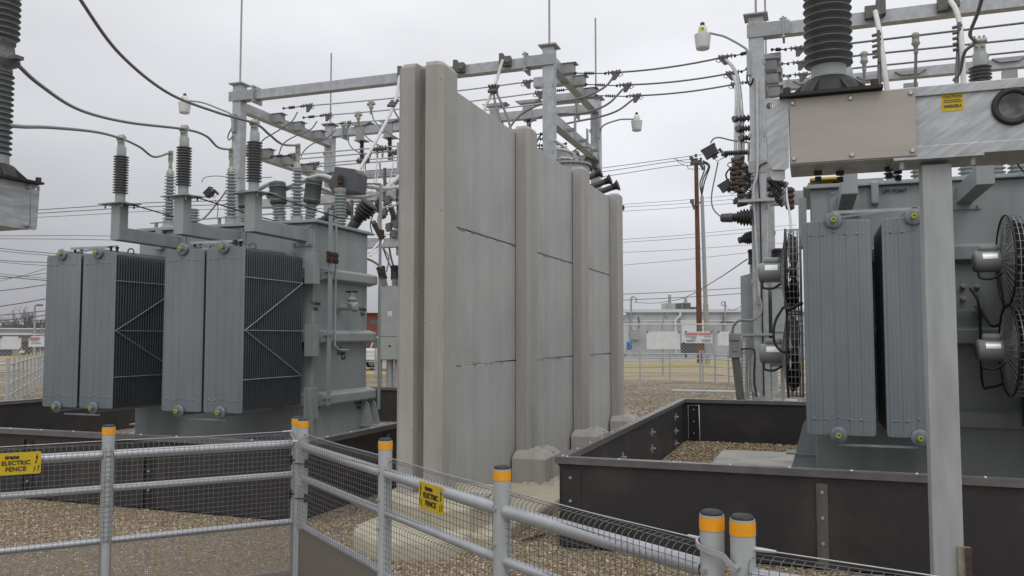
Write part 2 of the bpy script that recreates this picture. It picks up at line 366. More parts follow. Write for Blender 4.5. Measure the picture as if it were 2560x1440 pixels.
sheet('field', [AZ(1380, 921, 0), AZ(1380, 906, 0), AZ(1700, 903, 0), AZ(1760, 900, 0), AZ(2080, 902, 0), AZ(2080, 922, 0), AZ(1750, 918, 0)], .02, grassm)
sheet('land', [AZ(1380, 942, 0), AZ(1380, 921, 0), AZ(1750, 920, 0), AZ(2080, 925, 0), AZ(2080, 938, 0)], .012,
      mat('verge_soil', (.36, .27, .11), .95, var=.15, vscale=.8, col2=(.30, .25, .17), stretch=(.2, 2, 1)))
sheet('field', [AZ(880, 938, 0), AZ(880, 921, 0), AZ(1060, 919, 0), AZ(1060, 936, 0)], .012, grassm)
sheet('pavement', [AZ(1300, 905, 0), AZ(1300, 880, 0), AZ(2150, 876, 0), AZ(2150, 900, 0)], .016, apron)
# precast trench covers lying in the gravel
tr = thing('trench_cover', 'row of pale concrete trench cover slabs lying in the gravel behind the open containment', 'trench cover', AZ(1690, 985, 0))
xs = [AZ(1672, 984, 0).x+i*.98 for i in range(9)]
for i, x in enumerate(xs):
    yb = 26.2+.02*((i*7) % 3)
    MB().box(x, x+.96, yb-.55, yb+.15, .0, .07).build('cover_slab', concs, tr, bevel=.01)

# loose stones near the camera: real crushed rock, one mass
def rock_field(name, zones, seed):
    rng = np.random.default_rng(seed)
    base = np.array([(1,0,0), (-1,0,0), (0,1,0), (0,-1,0), (0,0,1), (0,0,-1), (.6,.6,.5), (-.6,-.5,.6)], float)
    tri = np.array([(0,2,6), (2,4,6), (4,0,6), (1,3,7), (3,4,7), (4,1,7), (4,2,1), (4,3,0), (2,0,5), (1,2,5), (3,1,5), (0,3,5)])
    V, Fc = [], []; cnt = 0
    for (poly, z, dens, smin, smax) in zones:
        P = np.array([(p[0], p[1]) for p in poly]); lo, hi = P.min(0), P.max(0); N = int((hi-lo).prod()*dens)
        pts = rng.uniform(lo, hi, (N, 2)); ins = np.zeros(N, bool); j = len(P)-1
        for i in range(len(P)):
            xi, yi, xj, yj = *P[i], *P[j]
            c = ((yi > pts[:, 1]) != (yj > pts[:, 1])) & (pts[:, 0] < (xj-xi)*(pts[:, 1]-yi)/(yj-yi+1e-12)+xi)
            ins ^= c; j = i
        pts = pts[ins]; n = len(pts)
        s = rng.uniform(smin, smax, (n, 1, 1)); sh = rng.uniform(.55, 1.15, (n, 1, 3)); sh[:, :, 2] *= .75
        loc = base[None]*(1+rng.uniform(-.25, .25, (n, 8, 3)))*s*sh
        a = rng.uniform(0, 6.283, n); t = rng.uniform(-.6, .6, n); ca, sa, ct, st = np.cos(a), np.sin(a), np.cos(t), np.sin(t)
        x = loc[..., 0]*ct[:, None]-loc[..., 2]*st[:, None]; zz = loc[..., 0]*st[:, None]+loc[..., 2]*ct[:, None]; y = loc[..., 1]
        X = x*ca[:, None]-y*sa[:, None]+pts[:, 0:1]; Y = x*sa[:, None]+y*ca[:, None]+pts[:, 1:2]
        Z = zz+z(pts[:, 0], pts[:, 1])[:, None]+s[..., 0]*.25*rng.uniform(0, 1.6, (n, 1))
        V.append(np.stack([X, Y, Z], -1).reshape(-1, 3)); Fc.append((tri[None]+(np.arange(n)*8+cnt)[:, None, None]).reshape(-1, 3)); cnt += n*8
    V = np.concatenate(V); Fc = np.concatenate(Fc)
    me = bpy.data.meshes.new(name); me.vertices.add(len(V)); me.vertices.foreach_set('co', V.ravel())
    me.loops.add(len(Fc)*3); me.loops.foreach_set('vertex_index', Fc.ravel())
    me.polygons.add(len(Fc)); me.polygons.foreach_set('loop_start', np.arange(len(Fc))*3)
    me.update(); me.validate()
    m = bpy.data.materials.new('loose_stone'); m.use_nodes = True; nn, l = m.node_tree.nodes, m.node_tree.links
    b = nn['Principled BSDF']; b.inputs['Roughness'].default_value = .85; b.inputs['Specular IOR Level'].default_value = .25
    g = nn.new('ShaderNodeNewGeometry'); rp = nn.new('ShaderNodeValToRGB'); l.new(g.outputs['Random Per Island'], rp.inputs[0])
    el = [(0, (.19, .145, .095)), (.25, (.30, .22, .13)), (.5, (.37, .28, .175)), (.7, (.24, .195, .145)), (.85, (.45, .37, .26)), (1, (.57, .50, .39))]
    for i, (p, c) in enumerate(el):
        e_ = rp.color_ramp.elements[0] if i == 0 else (rp.color_ramp.elements[1] if i == 1 else rp.color_ramp.elements.new(p))
        e_.position = p; e_.color = (*c, 1)
    l.new(rp.outputs[0], b.inputs['Base Color']); me.materials.append(m)
    o = bpy.data.objects.new(name, me); COL.objects.link(o); return o
def zf(x, y): return np.full(x.shape, .016)
def zbank(x, y):      # gravel banked against the left containment
    return .012+.0*x
def zin(x, y): return np.full(x.shape, .085)
rk = rock_field('loose_gravel', [
    ([(-8.6, 6.4), (-8.6, 3.3), (-5.0, 3.0), FENCE_A, FENCE_B, (1.3, 1.9), (1.4, 6.3), (-1.9, 6.3), (-1.9, 9), (-2.5, 9), (-4.3, 6.4)], zbank, 2300, .009, .020),
    ([(-1.8, 13.0), (-1.8, 6.7), (1.2, 6.7), (1.2, 13.0)], zin, 900, .011, .023),
    ([(-2.6, 13.3), (-1.9, 13.2), (3, 13.2), (3, 19), (-3.5, 19.0)], zf, 260, .017, .032)], 3)
tag(rk, 'mass of loose tan and grey crushed stones covering the yard', 'gravel', kind='stuff')
# gravel bank and inner beds (solid under the stones)
xs_ = [-8.8+i*.35 for i in range(15)]
vb, fb = [], []
for i, x in enumerate(xs_):
    for j, y in enumerate((5.1, 5.4, 5.7, 6.0, 6.3, 6.42)):
        vb.append((x, y, float(zbank(np.array([x]), np.array([y]))[0])-.006))
for i in range(len(xs_)-1):
    for j in range(5): a = i*6+j; fb.append((a, a+6, a+7, a+1))

MATS_SLOT = conc('pitted_slot_concrete', (.26, .235, .21), (.085, .075, .065), streak=(6, 6, .5), amt=.9)
# ------------------------------------------------------------------ precast firewall: four H columns, three bays of three panels
XP0, XP1 = -3.135, -3.035
COLY = [(6.30, 6.65), (8.60, 8.92), (10.93, 11.23), (13.18, 13.47)]
def hcolumn(y0, y1, idx):
    lab = ['tall concrete wall column with a dark pitted slot down its face',
           'second concrete wall column from the near end, rising from a chipped mortared block',
           'third concrete wall column from the near end, between the middle and far wall bays',
           'concrete wall column closing the far end of the wall before the open gravel'][idx]
    xl0, xl1, xs0, xs1, xr = -3.30, -3.27, -3.135, -3.035, -2.88
    t = thing('concrete_column', lab, 'concrete column', ((xl0+xr)/2, (y0+y1)/2, 0), 'H shaped columns of the concrete wall')
    sl = .10; c = .035
    P = [(xl0+c, y0), (xs0, y0), (xs0+.012, y0+sl), (xs1-.012, y0+sl), (xs1, y0), (xr-c, y0), (xr, y0+c*1.2), (xr, y1-c), (xr-c, y1),
         (xs1, y1), (xs1-.012, y1-sl), (xs0+.012, y1-sl), (xs0, y1), (xl0+c, y1), (xl0, y1-c), (xl0, y0+c)]
    hL, hR = 4.0, 4.0
    m = MB(); n = len(P); top = .035
    # tapered head
    cx, cy = (xl0+xr)/2, (y0+y1)/2
    lv = [(0, 1, 0), (3.965, 1, 0), (4.0, .9, 0)]
    vs = []
    for z, k, _ in lv:
        for x, y in P: vs.append((cx+(x-cx)*(k if x in (xl0, xr) or 1 else 1), cy+(y-cy)*k, z))
    fs = [(a*n+i, a*n+(i+1) % n, (a+1)*n+(i+1) % n, (a+1)*n+i) for a in range(2) for i in range(n)]+[tuple(range(2*n, 3*n))]
    m.add(vs, fs); m.build('shaft', concp, t)
    if idx == 0: MB().box(xs0+.013, xs1-.013, y0+sl-.012, y0+sl-.002, .2, 3.97).build('slot_face', MATS_SLOT, t)
    return t
for i, (a, b) in enumerate(COLY): hcolumn(a, b, i)
seams = [(0.0, 1.41), (1.41, 2.67), (2.67, 3.94)]
bayn = ['near bay', 'middle bay', 'far bay']; rown = ['bottom', 'middle', 'top']
random.seed(4)
for i in range(3):
    y0, y1 = COLY[i][1]-.085, COLY[i+1][0]+.075
    for j, (z0, z1) in enumerate(seams):
        t = thing('wall_panel', f'{rown[j]} grey concrete panel in the {bayn[i]} of the wall', 'concrete panel', (XP0, (y0+y1)/2, z0), 'stacked panels of the concrete wall')
        dx = .006*(random.random()-.5)
        MB().box(XP0+.01+dx, XP1-.008+dx, y0, y1, z0+(.004 if j else 0), z1-.007).build('slab', concw, t, bevel=.006)
        if j < 2:      # ragged mortar squeezed out at the joint
            m = MB(); k = 26
            for q in range(k):
                ya = y0+.1+(y1-y0-.18)*q/k
                if random.random() < .4: 
                    h = .003+.012*random.random()*(1 if (q//5) % 2 else .3)
                    m.box(XP1-.012, XP1-.003+.004*random.random(), ya, ya+(y1-y0-.18)/k*.98, z1-h*.7-.004, z1-.004)
            m.build('joint_mortar', mat('joint_mortar_%d%d' % (i, j), (.27, .27, .265), .9, var=.3, vscale=20), t)
# mortared foot blocks
def foot_block(x0, x1, y0, y1, z0, z1, lab, notch=True, mortar=True):
    t = thing('concrete_block', lab, 'concrete block', ((x0+x1)/2, (y0+y1)/2, z0), 'blocks at the foot of the wall')
    c = .07; gap = .012
    ym = y0+(y1-y0)*.62
    for a, b, f0, f1 in ((y0, ym-gap, c, 0), (ym+gap, y1, 0, c)):
        vs = [(x0, a, z0), (x1, a, z0), (x1, b, z0), (x0, b, z0), (x0, a, z1-c), (x1, a, z1-c), (x1, b, z1-c), (x0, b, z1-c),
              (x0+.02, a+f0, z1), (x1-c, a+f0, z1), (x1-c, b-f1, z1), (x0+.02, b-f1, z1)]
        MB().add(vs, [(3,2,1,0), (0,1,5,4), (1,2,6,5), (2,3,7,6), (3,0,4,7), (4,5,9,8), (5,6,10,9), (6,7,11,10), (7,4,8,11), (8,9,10,11)]) .build('half_block', concp, t, bevel=.006)
    MB().box(x0+.03, x1-.02, ym-.02, ym+.02, z0+.01, z1-.03).build('joint', MATS['joint_mortar_00'], t)
    if mortar:
        rng = random.Random(int(y0*10)); m = MB()
        for q in range(22):
            x = x0+.14+rng.random()*.12; y = y0+.12+rng.random()*(y1-y0-.2)
            r = .012+.022*rng.random(); m.lathe([(r, 0), (r*.7, r*.6), (0.004, r*.8)], (x, y, z1-.004), n=6, smooth=False, caps=False)
        for q in range(14):
            x = x0+.1+rng.random()*(x1-x0); r = .025+.03*rng.random()
            m.lathe([(r*1.5, 0), (r, r*.35), (.004, r*.5)], (x, y0+rng.uniform(-.03, .01), z0), n=6, smooth=False, caps=False)
            m.lathe([(r*1.5, 0), (r, r*.35), (.004, r*.5)], (x1+rng.uniform(-.02, .03), y0+rng.random()*(y1-y0), z0), n=6, smooth=False, caps=False)
        m.build('mortar_lump', mat('mortar_%.1f' % y0, (.36, .35, .33), .9, var=.25, vscale=20), t)
    return t
foot_block(-3.02, -2.65, 8.42, 9.04, .13, .45, 'chamfered concrete block with mortar on top at the foot of the second wall column')
foot_block(-3.02, -2.64, 10.74, 11.34, .13, .43, 'chamfered concrete block at the foot of the third wall column, behind the nearer one')
foot_block(-3.02, -2.64, 13.0, 13.58, .13, .42, 'clean chamfered concrete block without mortar at the foot of the last wall column', mortar=False)
fb = thing('concrete_block', 'wide chamfered pale concrete block on the round footing under the pitted wall column', 'concrete block', (-2.95, 6.3, .15), 'blocks at the foot of the wall')
BP = [(-3.42, 6.38), (-3.16, 6.12), (-2.74, 6.0), (-2.54, 6.12), (-2.50, 6.95), (-3.42, 7.0)]
def ring(k, z): cx_, cy_ = -2.98, 6.55; return [(cx_+(x-cx_)*k, cy_+(y-cy_)*k, z) for x, y in BP]
r0, r1, r2 = ring(1, .10), ring(1, .31), ring(.90, .37); nb = len(BP)
MB().add(r0+r1+r2, [(a*nb+i, a*nb+(i+1) % nb, (a+1)*nb+(i+1) % nb, (a+1)*nb+i) for a in range(2) for i in range(nb)]+[tuple(range(2*nb, 3*nb))]).build('half_block', concf, fb, bevel=.008)
MB().box(-2.76, -2.50, 6.30, 6.50, .36, .372).build('mortar_patch', MATS['joint_mortar_00'], fb)
# strip footing under the wall and the round pier footing at its near end
ft = thing('strip_footing', 'pale stained concrete footing running under the concrete wall', 'footing', (-3, 10, 0))
MB().prism([(-3.55, 6.1, 0), (-2.36, 6.1, 0), (-2.30, 7.35, 0), (-2.22, 9.0, 0), (-2.35, 10.1, 0), (-2.25, 14.6, 0), (-3.55, 14.6, 0)], (0, 0, .13)).build('footing_slab', concf, ft, bevel=.03)
rf = thing('round_footing', 'round pale concrete pier footing sunk in the gravel before the wall', 'footing', (-2.98, 6.02, 0))
m = MB(); n = 40; prof = [(.46, 0), (.46, .13), (.44, .155), (.40, .166), (0.01, .168)]
rr = random.Random(5); wob = [1+.03*math.sin(i*.9)+.02*math.sin(i*2.3+1) for i in range(n)]
vs = [(-2.98+r*wob[i]*math.cos(2*math.pi*i/n), 6.02+r*wob[i]*1.0*math.sin(2*math.pi*i/n), h) for r, h in prof for i in range(n)]
m.add(vs, [(k*n+i, k*n+(i+1) % n, (k+1)*n+(i+1) % n, (k+1)*n+i) for k in range(len(prof)-1) for i in range(n)], True)
m.build('pier_disc', concf, rf)

mat('strap_black', (.014, .013, .015), .45)
# ------------------------------------------------------------------ oil containment walls
CH = .72
def containment(name, lab, x0, x1, y0, y1, z0, brk):
    t = thing(name, lab, 'containment wall', ((x0+x1)/2, y0, 0), 'oil containment walls round the transformers'); th = .02
    runs = [((x0, y0), (x1, y0)), ((x0, y0), (x0, y1)), ((x1, y0), (x1, y1)), ((x0, y1), (x1, y1))]
    for k, (p, q) in enumerate(runs):
        dx = th/2+.001 if p[1] == q[1] else 0; dy = 0
        s = MB(); s.bar((p[0]-dx, p[1], (z0+CH-.03)/2), (q[0]+dx, q[1], (z0+CH-.03)/2), th if k in (1, 2) else th*.98, CH-.03-z0); s.build('side_panel', darkpan, t)
        c = MB(); e = .04 if p[1] == q[1] else -.04
        if p[1] == q[1]: c.bar((p[0]-e, p[1], CH-.008), (q[0]+e, q[1], CH-.008), .085, .016); c.bar((p[0]-e, p[1]-.037, CH-.034), (q[0]+e, q[1]-.037, CH-.034), .008, .036); c.bar((p[0]-e, p[1]+.037, CH-.034), (q[0]+e, q[1]+.037, CH-.034), .008, .036)
        else: c.bar((p[0], p[1]+.041, CH-.0085), (q[0], q[1]-.041, CH-.0085), .084, .015); c.bar((p[0]-.037, p[1]+.041, CH-.034), (p[0]-.037, q[1]-.041, CH-.034), .008, .034); c.bar((p[0]+.037, p[1]+.041, CH-.034), (p[0]+.037, q[1]-.041, CH-.034), .008, .034)
        cap = c.build('cap_rail', darkcap, t)
        # rivets along the cap
        L = (Vector(q)-Vector(p)).length; mb = MB(); nn = int(L/.42)
        for i in range(nn+1):
            a = Vector(p)+(Vector(q)-Vector(p))*((i+.12)/(nn+.3)); mb.lathe([(.011, 0), (.008, .006), (.001, .008)], (a.x, a.y, CH), n=8, caps=False)
        mb.build('rivet', alum, cap)
    for (x, y, nx, ny, w) in brk:      # splice straps with bolts
        tx, ty = -ny, nx; zt = CH-.10
        s = MB().obox((x+nx*.014, y+ny*.014, (z0+zt)/2), (tx*w/2, ty*w/2, 0), (nx*.003, ny*.003, 0), (0, 0, (zt-z0)/2))
        s.bar((x+nx*.02-tx*w/2, y+ny*.02-ty*w/2, z0), (x+nx*.02-tx*w/2, y+ny*.02-ty*w/2, zt), .004, .016, up=(nx, ny, 0))
        st = s.build('splice_strap', darkcap if w < .1 else (darkpan if w > .15 else MATS['strap_black']), t); b = MB()
        for zb in (CH-.16, CH-.34, CH-.52):
            if zb > z0+.05:
                b.cyl((x+nx*.017, y+ny*.017, zb), (x+nx*.026, y+ny*.026, zb), .012, n=8); b.cyl((x+nx*.026, y+ny*.026, zb), (x+nx*.036, y+ny*.036, zb), .006, n=6)
        b.build('bolt', alum, st)
    return t
cR = containment('containment_wall', 'dark brown containment wall round the transformer with caged cooling fans', -1.88, 4.9, 6.40, 13.08, .03,
    [(-1.80, 6.40, 0, -1, .16), (.05, 6.40, 0, -1, .075), (1.9, 6.40, 0, -1, .075), (-1.72, 13.08, 0, -1, .12), (.0, 13.08, 0, -1, .10)])
for (y, z) in ((12.2, .52), (12.2, .32), (12.2, .14), (10.3, .5), (10.3, .30), (8.6, .42)):   # cross shaped stiffener fixings inside
    MB().obox((-1.868, y, z), (.004, 0, 0), (0, .09, 0), (0, 0, .013)).obox((-1.862, y, z), (.006, 0, 0), (0, .022, 0), (0, 0, .05)).cyl((-1.862, y, z), (-1.82, y, z), .014, n=8).build('cross_bracket', galvd, cR)
cL = containment('containment_wall', 'long dark brown containment wall round the transformer with the black handwheel valve', -11.3, -4.34, 6.45, 14.24, .03,
    [(-7.55, 6.45, 0, -1, .11), (-6.0, 6.45, 0, -1, .11), (-8.6, 6.45, 0, -1, .09), (-4.34, 8.1, 1, 0, .09), (-10.2, 14.24, 0, -1, .1)])
MB().tube([(-1.8, 13.05, .12), (-1.8, 13.05, .62), (-1.64, 13.05, .63), (-1.63, 13.05, .1)], .008, n=6).build('sealant_bead', alum, cR)
sheet('bed_ground', [(-1.86, 6.42), (4.88, 6.42), (4.88, 13.06), (-1.86, 13.06)], .075, gravelm)
sheet('bed_ground', [(-11.28, 6.47), (-4.36, 6.47), (-4.36, 14.22), (-11.28, 14.22)], .075, gravelm)
tag(MB().box(-1.19, 4.6, 8.2, 11.9, .0, .125).build('concrete_pad', concs, None, bevel=.02), 'wet stained concrete pad in the gravel bed under the fan cooled transformer', 'concrete pad')
tag(MB().box(-10.4, -5.0, 8.2, 11.9, .0, .125).build('concrete_pad', concs, None, bevel=.02), 'concrete pad under the transformer with the black handwheel valve', 'concrete pad')
MB().box(-1.900, -1.80, 6.383, 6.389, .650, .684).build('corner_gap_shade', blackm, cR)  # black sliver added as the shade of the gap under the cap
# ------------------------------------------------------------------ animal fence (low tubular fence with fine wire mesh)
kickm = bpy.data.materials.new('perforated_sheet'); kickm.use_nodes = True
_n, _l = kickm.node_tree.nodes, kickm.node_tree.links
_b = _n['Principled BSDF']; _b.inputs['Base Color'].default_value = (.30, .275, .24, 1); _b.inputs['Metallic'].default_value = .3; _b.inputs['Roughness'].default_value = .5
_tr = _n.new('ShaderNodeBsdfTransparent'); _mx = _n.new('ShaderNodeMixShader'); _tc = _n.new('ShaderNodeTexCoord')
_v = _n.new('ShaderNodeTexVoronoi'); _v.inputs['Scale'].default_value = 95; _v.inputs['Randomness'].default_value = 0.0
_mp = _n.new('ShaderNodeMapping'); _l.new(_tc.outputs['UV'], _mp.inputs[0]); _l.new(_mp.outputs[0], _v.inputs['Vector'])
_g = _n.new('ShaderNodeMath'); _g.operation = 'GREATER_THAN'; _g.inputs[1].default_value = .345; _l.new(_v.outputs['Distance'], _g.inputs[0])
_l.new(_g.outputs[0], _mx.inputs[0]); _l.new(_tr.outputs[0], _mx.inputs[1]); _l.new(_b.outputs[0], _mx.inputs[2]); _l.new(_mx.outputs[0], _n['Material Output'].inputs[0])

def fence_post(p, parent, detail=True):
    x, y = p; r = .0315
    q = MB().cyl((x, y, 0), (x, y, 1.19), r, n=20 if detail else 10).build('post', postm, parent)
    if detail:
        MB().lathe([(r-.0025, 0), (r-.002, .005), (r-.008, .010), (.001, .012)], (x, y, 1.19), n=20).build('cap', blackm, q)
        MB().lathe([(r+.0015, 0), (r+.0015, .034)], (x, y, 1.151), n=24, caps=False).build('reflective_band', orange, q)
    else:
        MB().cyl((x, y, 1.163), (x, y, 1.195), r+.002, n=10).build('reflective_band', MATS['yellow_sign'], q)
    return q
def fence_panel(lab, pts, cat='fence', mesh=True, detail=True, side=-1, group='panels of the low tubular fence', wire=True):
    p0, p1 = Vector(pts[0]), Vector(pts[-1]); d = (p1-p0).normalized(); nrm = Vector((d.y, -d.x))*(1 if side < 0 else -1)
    t = thing('tubular_fence', lab, cat, (p0.x, p0.y, 0), group)
    for p in pts: fence_post(p, t, detail)
    for z, r in ((1.045, .0245), (.872, .0185), (.605, .0185), (.32, .0185)):
        m = MB()
        for a, b in zip(pts[:-1], pts[1:]):
            a, b = Vector(a), Vector(b); m.cyl((*(a+d*.028), z), (*(b-d*.028), z), r, n=14 if detail else 8, caps=False)
        m.build('rail', railm, t)
    if mesh:
        o_ = nrm*.034; w = MB(); L = (p1-p0).length; sp = .0255; n = int((L-.05)/sp); q4 = 4
        for i in range(n+1):
            a = p0+d*(.025+i*sp)+o_; rr = .0012
            if side < 0:
                w.tube([(a.x+nrm.x*k, a.y+nrm.y*k, z) for k, z in [(0, .60), (0, .825), (-.008, .838), (-.03, .842)]], rr, n=4, caps=False)
            prof = [(0, .885 if side < 0 else .60), (0, 1.075), (-.006, 1.088), (-.020, 1.097), (-.05, 1.100)]
            w.tube([(a.x+nrm.x*k, a.y+nrm.y*k, z) for k, z in prof], rr, n=4, caps=False)
        zz = [.605+i*.0255 for i in range(19)]
        for z in zz: w.tube([(*(p0+d*.02+o_), z), (*(p1-d*.02+o_), z)], .0012, n=4, caps=False)
        for k, z in ((-.020, 1.099), (-.05, 1.102)): w.tube([(*(p0+d*.02+o_+nrm*k), z), (*(p1-d*.02+o_+nrm*k), z)], .0012, n=4, caps=False)
        w.build('wire_mesh', wirem, t)
        # perforated kick sheet below the third rail
        a, b = p0+nrm*.026, p1+nrm*.026; me = bpy.data.meshes.new('kick_sheet')
        me.from_pydata([(a.x-t.location.x, a.y-t.location.y, .02), (b.x-t.location.x, b.y-t.location.y, .02), (b.x-t.location.x, b.y-t.location.y, .597), (a.x-t.location.x, a.y-t.location.y, .597)], [], [(0, 1, 2, 3)])
        uv = me.uv_layers.new(name='UV'); 
        for li, c in enumerate(((0, 0), (L, 0), (L, .58), (0, .58))): uv.data[li].uv = c
        me.materials.append(kickm); ks = bpy.data.objects.new('kick_sheet', me); COL.objects.link(ks); ks.parent = t
        bm_ = bmesh.new(); bm_.from_mesh(me)        # the sheet is 3 mm thick: three leaves of it, the holes in line
        for k in (1, 2):
            g = bmesh.ops.duplicate(bm_, geom=[f for f in bm_.faces][:1]); vv_ = [v for v in g['geom'] if isinstance(v, bmesh.types.BMVert)]
            bmesh.ops.translate(bm_, vec=(nrm.x*-.0015*k, nrm.y*-.0015*k, 0), verts=vv_)
        bm_.to_mesh(me); bm_.free()
        c = MB()
        for p in pts:
            for z in (1.05, .93, .80, .62): c.obox((Vector(p).x+o_.x*1.05, Vector(p).y+o_.y*1.05, z), (d.x*.008, d.y*.008, 0), (nrm.x*.004, nrm.y*.004, 0), (0, 0, .005))
        c.build('mesh_clip', alum, t)
    if wire:
        s = MB(); z = 1.118
        for a, b in zip(pts[:-1], pts[1:]):
            s.tube([(*(Vector(a)+d*.03), z), (*((Vector(a)+Vector(b))/2), z-.004), (*(Vector(b)-d*.03), z)], .0017, n=6)
        for p, sg in ((p0, 1), (p1, -1)): s.cyl((*(p+d*.03*sg), z), (*(p+d*.085*sg), z), .0065, .004, n=10)
        s.build('top_wire', alum, t)
    return t
pA1 = Vector((-2.695, 4.045)); pA0 = Vector((-2.80, 4.145))
dl = (Vector((-3.46, 3.42))-pA0); dl.normalize()
spL = (Vector((-3.46, 3.42))-pA0).length
fpL = fence_panel('fence section with fine wire mesh before the gravel bank, one post between its ends', [pA0, pA0+dl*spL, pA0+dl*spL*2, pA0+dl*spL*3], side=1)
v3 = Vector((-1.82, 3.385)); v4 = Vector((-1.04, 2.80)); pB0 = Vector((-.255, 2.265))
fpM = fence_panel('fence section with fine wire mesh between the corner posts and the near double posts', [pA1, v3, v4, pB0])
pB1 = Vector((-.175, 2.235)); pR = AZ(2345, 1437, 1.118); dr = (Vector((pR.x, pR.y))-pB1).normalized()
fpR = fence_panel('fence section beyond the near double posts, passing the breaker post foot', [pB1, pB1+dr*.98, pB1+dr*1.96])
def strap(pa, pb, lab):
    t = thing('post_strap', lab, 'fence strap', (pa.x, pa.y, 1.09), 'grey straps looped round paired posts')
    d = (pb-pa).normalized(); n = Vector((d.y, -d.x))
    if n.y > 0: n = -n
    pts = [(*(pa+n*-.038), 1.135)]
    for k in range(7): a = math.pi*(k/6); pts.append((*(pa-n*.04*math.cos(a)-d*.04*math.sin(a)), 1.13-.004*k))
    pts += [(*(pa+n*.042+d*.05), 1.10), (*(pb+n*.045-d*.01), 1.078), (*(pb+n*.045+d*.005), 1.074)]
    vs, m = [], MB(); P = [Vector(p) for p in pts]
    for i in range(len(P)-1): m.bar(P[i], P[i+1], .005, .014)
    m.build('loop', railm, t); MB().cyl((*(pb+n*.03), 1.075), (*(pb+n*.056), 1.075), .008, n=10).build('bolt', alum, t)
strap(pB0, pB1, 'pale grey strap looped round the two near orange banded posts')
strap(pA0, pA1, 'pale grey strap joining the two orange banded posts at the fence corner')
# corner hinges/clamps
hg = thing('fence_latch', 'pair of small black clips between the two corner posts of the mesh fence', 'latch', (pA1.x, pA1.y, .8))
for z in (.955, .765): MB().cbox((pA1.x+.035, pA1.y-.01, z), (.02, .02, .045)).cyl((pA1.x-.02, pA1.y-.04, z), (pA1.x+.09, pA1.y-.03, z), .004, n=6).build('clip', blackm, hg); MB().cbox((pA0.x-.02, pA0.y-.035, z), (.018, .02, .05)).cyl((pA0.x-.08, pA0.y-.045, z), (pA0.x+.01, pA0.y-.03, z), .004, n=6).build('clip', blackm, hg)
def fence_sign(c, d, w, h, lab):
    d = Vector((d.x, d.y, 0)).normalized(); n = Vector((d.y, -d.x, 0))
    if n.y > 0: n = -n
    if d.cross(Vector((0, 0, 1))).dot(n) < 0: d = -d
    t = thing('warning_sign', lab, 'warning sign', c, 'electric fence warning signs')
    r = .008; u = Vector((0, 0, 1)); C = Vector(c)
    P = []
    for sx, sz, a0 in ((1, 1, 0), (-1, 1, 90), (-1, -1, 180), (1, -1, 270)):
        for k in range(4):
            a = R(a0+30*k); P.append(C+d*(sx*(w/2-r)+r*math.cos(a))+u*(sz*(h/2-r)+r*math.sin(a)))
    MB().prism(P, n*.002).build('plate', yellow, t)
    ang = math.atan2(d.y, d.x); rot = (R(90), 0, ang); f = n*.0035
    text('lettering', 'trans', C+f+d*(-w*.08)+u*h*.30, h*.24, blackink, t, rot, sx=1.15, bold=.0012)
    text('lettering', 'ELECTRIC', C+f+u*h*.03, h*.27, blackink, t, rot, sx=.98, bold=.0006)
    text('lettering', 'FENCE', C+f+u*-h*.25, h*.27, blackink, t, rot, sx=1.05, bold=.0006)
    b = MB()
    def bolt(cx, cz, s):
        q = [(.3, 1), (-.35, .1), (.05, .1), (-.25, -.55), (-.4, -.45), (-.35, -1), (.1, -.75), (-.05, -.65), (.5, .3), (.1, .3)]
        b.prism([C+f+d*(cx+s*.55*x)+u*(cz+s*z) for x, z in q], n*.0006)
    for sx in (-1, 1):
        bolt(sx*w*.41, h*.20, h*.25); bolt(sx*w*.45, -h*.22, h*.17); bolt(sx*w*.37, -h*.27, h*.15)
    b.build('lightning_symbol', blackink, t)
    return t
nM = Vector((dAB.y, -dAB.x, 0)); 
sc_ = AP(1078, 1244, (pA1.x+nM.x*.045, pA1.y+nM.y*.045, 0), nM)
fence_sign(sc_, dAB, .205, .108, 'yellow electric fence sign hung between the corner posts and the near double posts')
dlv = Vector((dl.x, dl.y, 0)); nL = Vector((dlv.y, -dlv.x, 0))
if nL.y > 0: nL = -nL
sc_ = AP(40, 1159, (pA0.x+nL.x*.045, pA0.y+nL.y*.045, 0), nL)
fence_sign(sc_, dlv, .215, .108, 'yellow electric fence sign on the fence section before the gravel bank, cut by the edge')

# ------------------------------------------------------------------ far runs of the same fence
def far_run(p, q, npan, labs, grp):
    p, q = Vector(p), Vector(q); d = (q-p)/npan; labs = [l_.replace('fence panel', 'tubular fence section') for l_ in labs]
    for i in range(npan):
        a, b = p+d*i, p+d*(i+1); e = d.normalized()*.09
        fence_panel(labs[i], [a+e*.5+(b-a-e)*k/2 for k in range(3)] if d.length < 3.2 else [a+e*.5+(b-a-e)*k/4 for k in range(5)], mesh=False, detail=False, wire=False, group='distant panels of the low tubular fence')
f0 = AZ(1754, 953, 0); f1 = AZ(1535, 949, 0); dd = Vector((f1.x-f0.x, f1.y-f0.y)).normalized()
fc = Vector((f0.x, f0.y))
far_run(fc, fc+dd*4.8, 1, ['distant fence panel just left of the wooden pole, before the pale building'], 0)
far_run(fc+dd*4.8, fc+dd*14.4, 2, ['distant fence panel mostly hidden behind the far end of the concrete wall', 'distant fence panel seen behind the grey cabinet marked M'], 0)
far_run(fc+dd*14.4, fc+dd*24, 2, ['distant fence panel behind the right side of the left transformer', 'distant fence panel hidden behind the left transformer'], 0)
g1 = AZ(1900, 972, 0); g = Vector((g1.x, g1.y)); dg = (g-fc).normalized()
far_run(fc+dg*.1, fc+dg*4.9, 1, ['distant fence panel just right of the wooden pole, running behind the tilted switch post'], 0)
far_run(fc+dg*4.9, fc+dg*9.7, 1, ['distant fence panel seen behind the legs of the right steel cabinet'], 0)
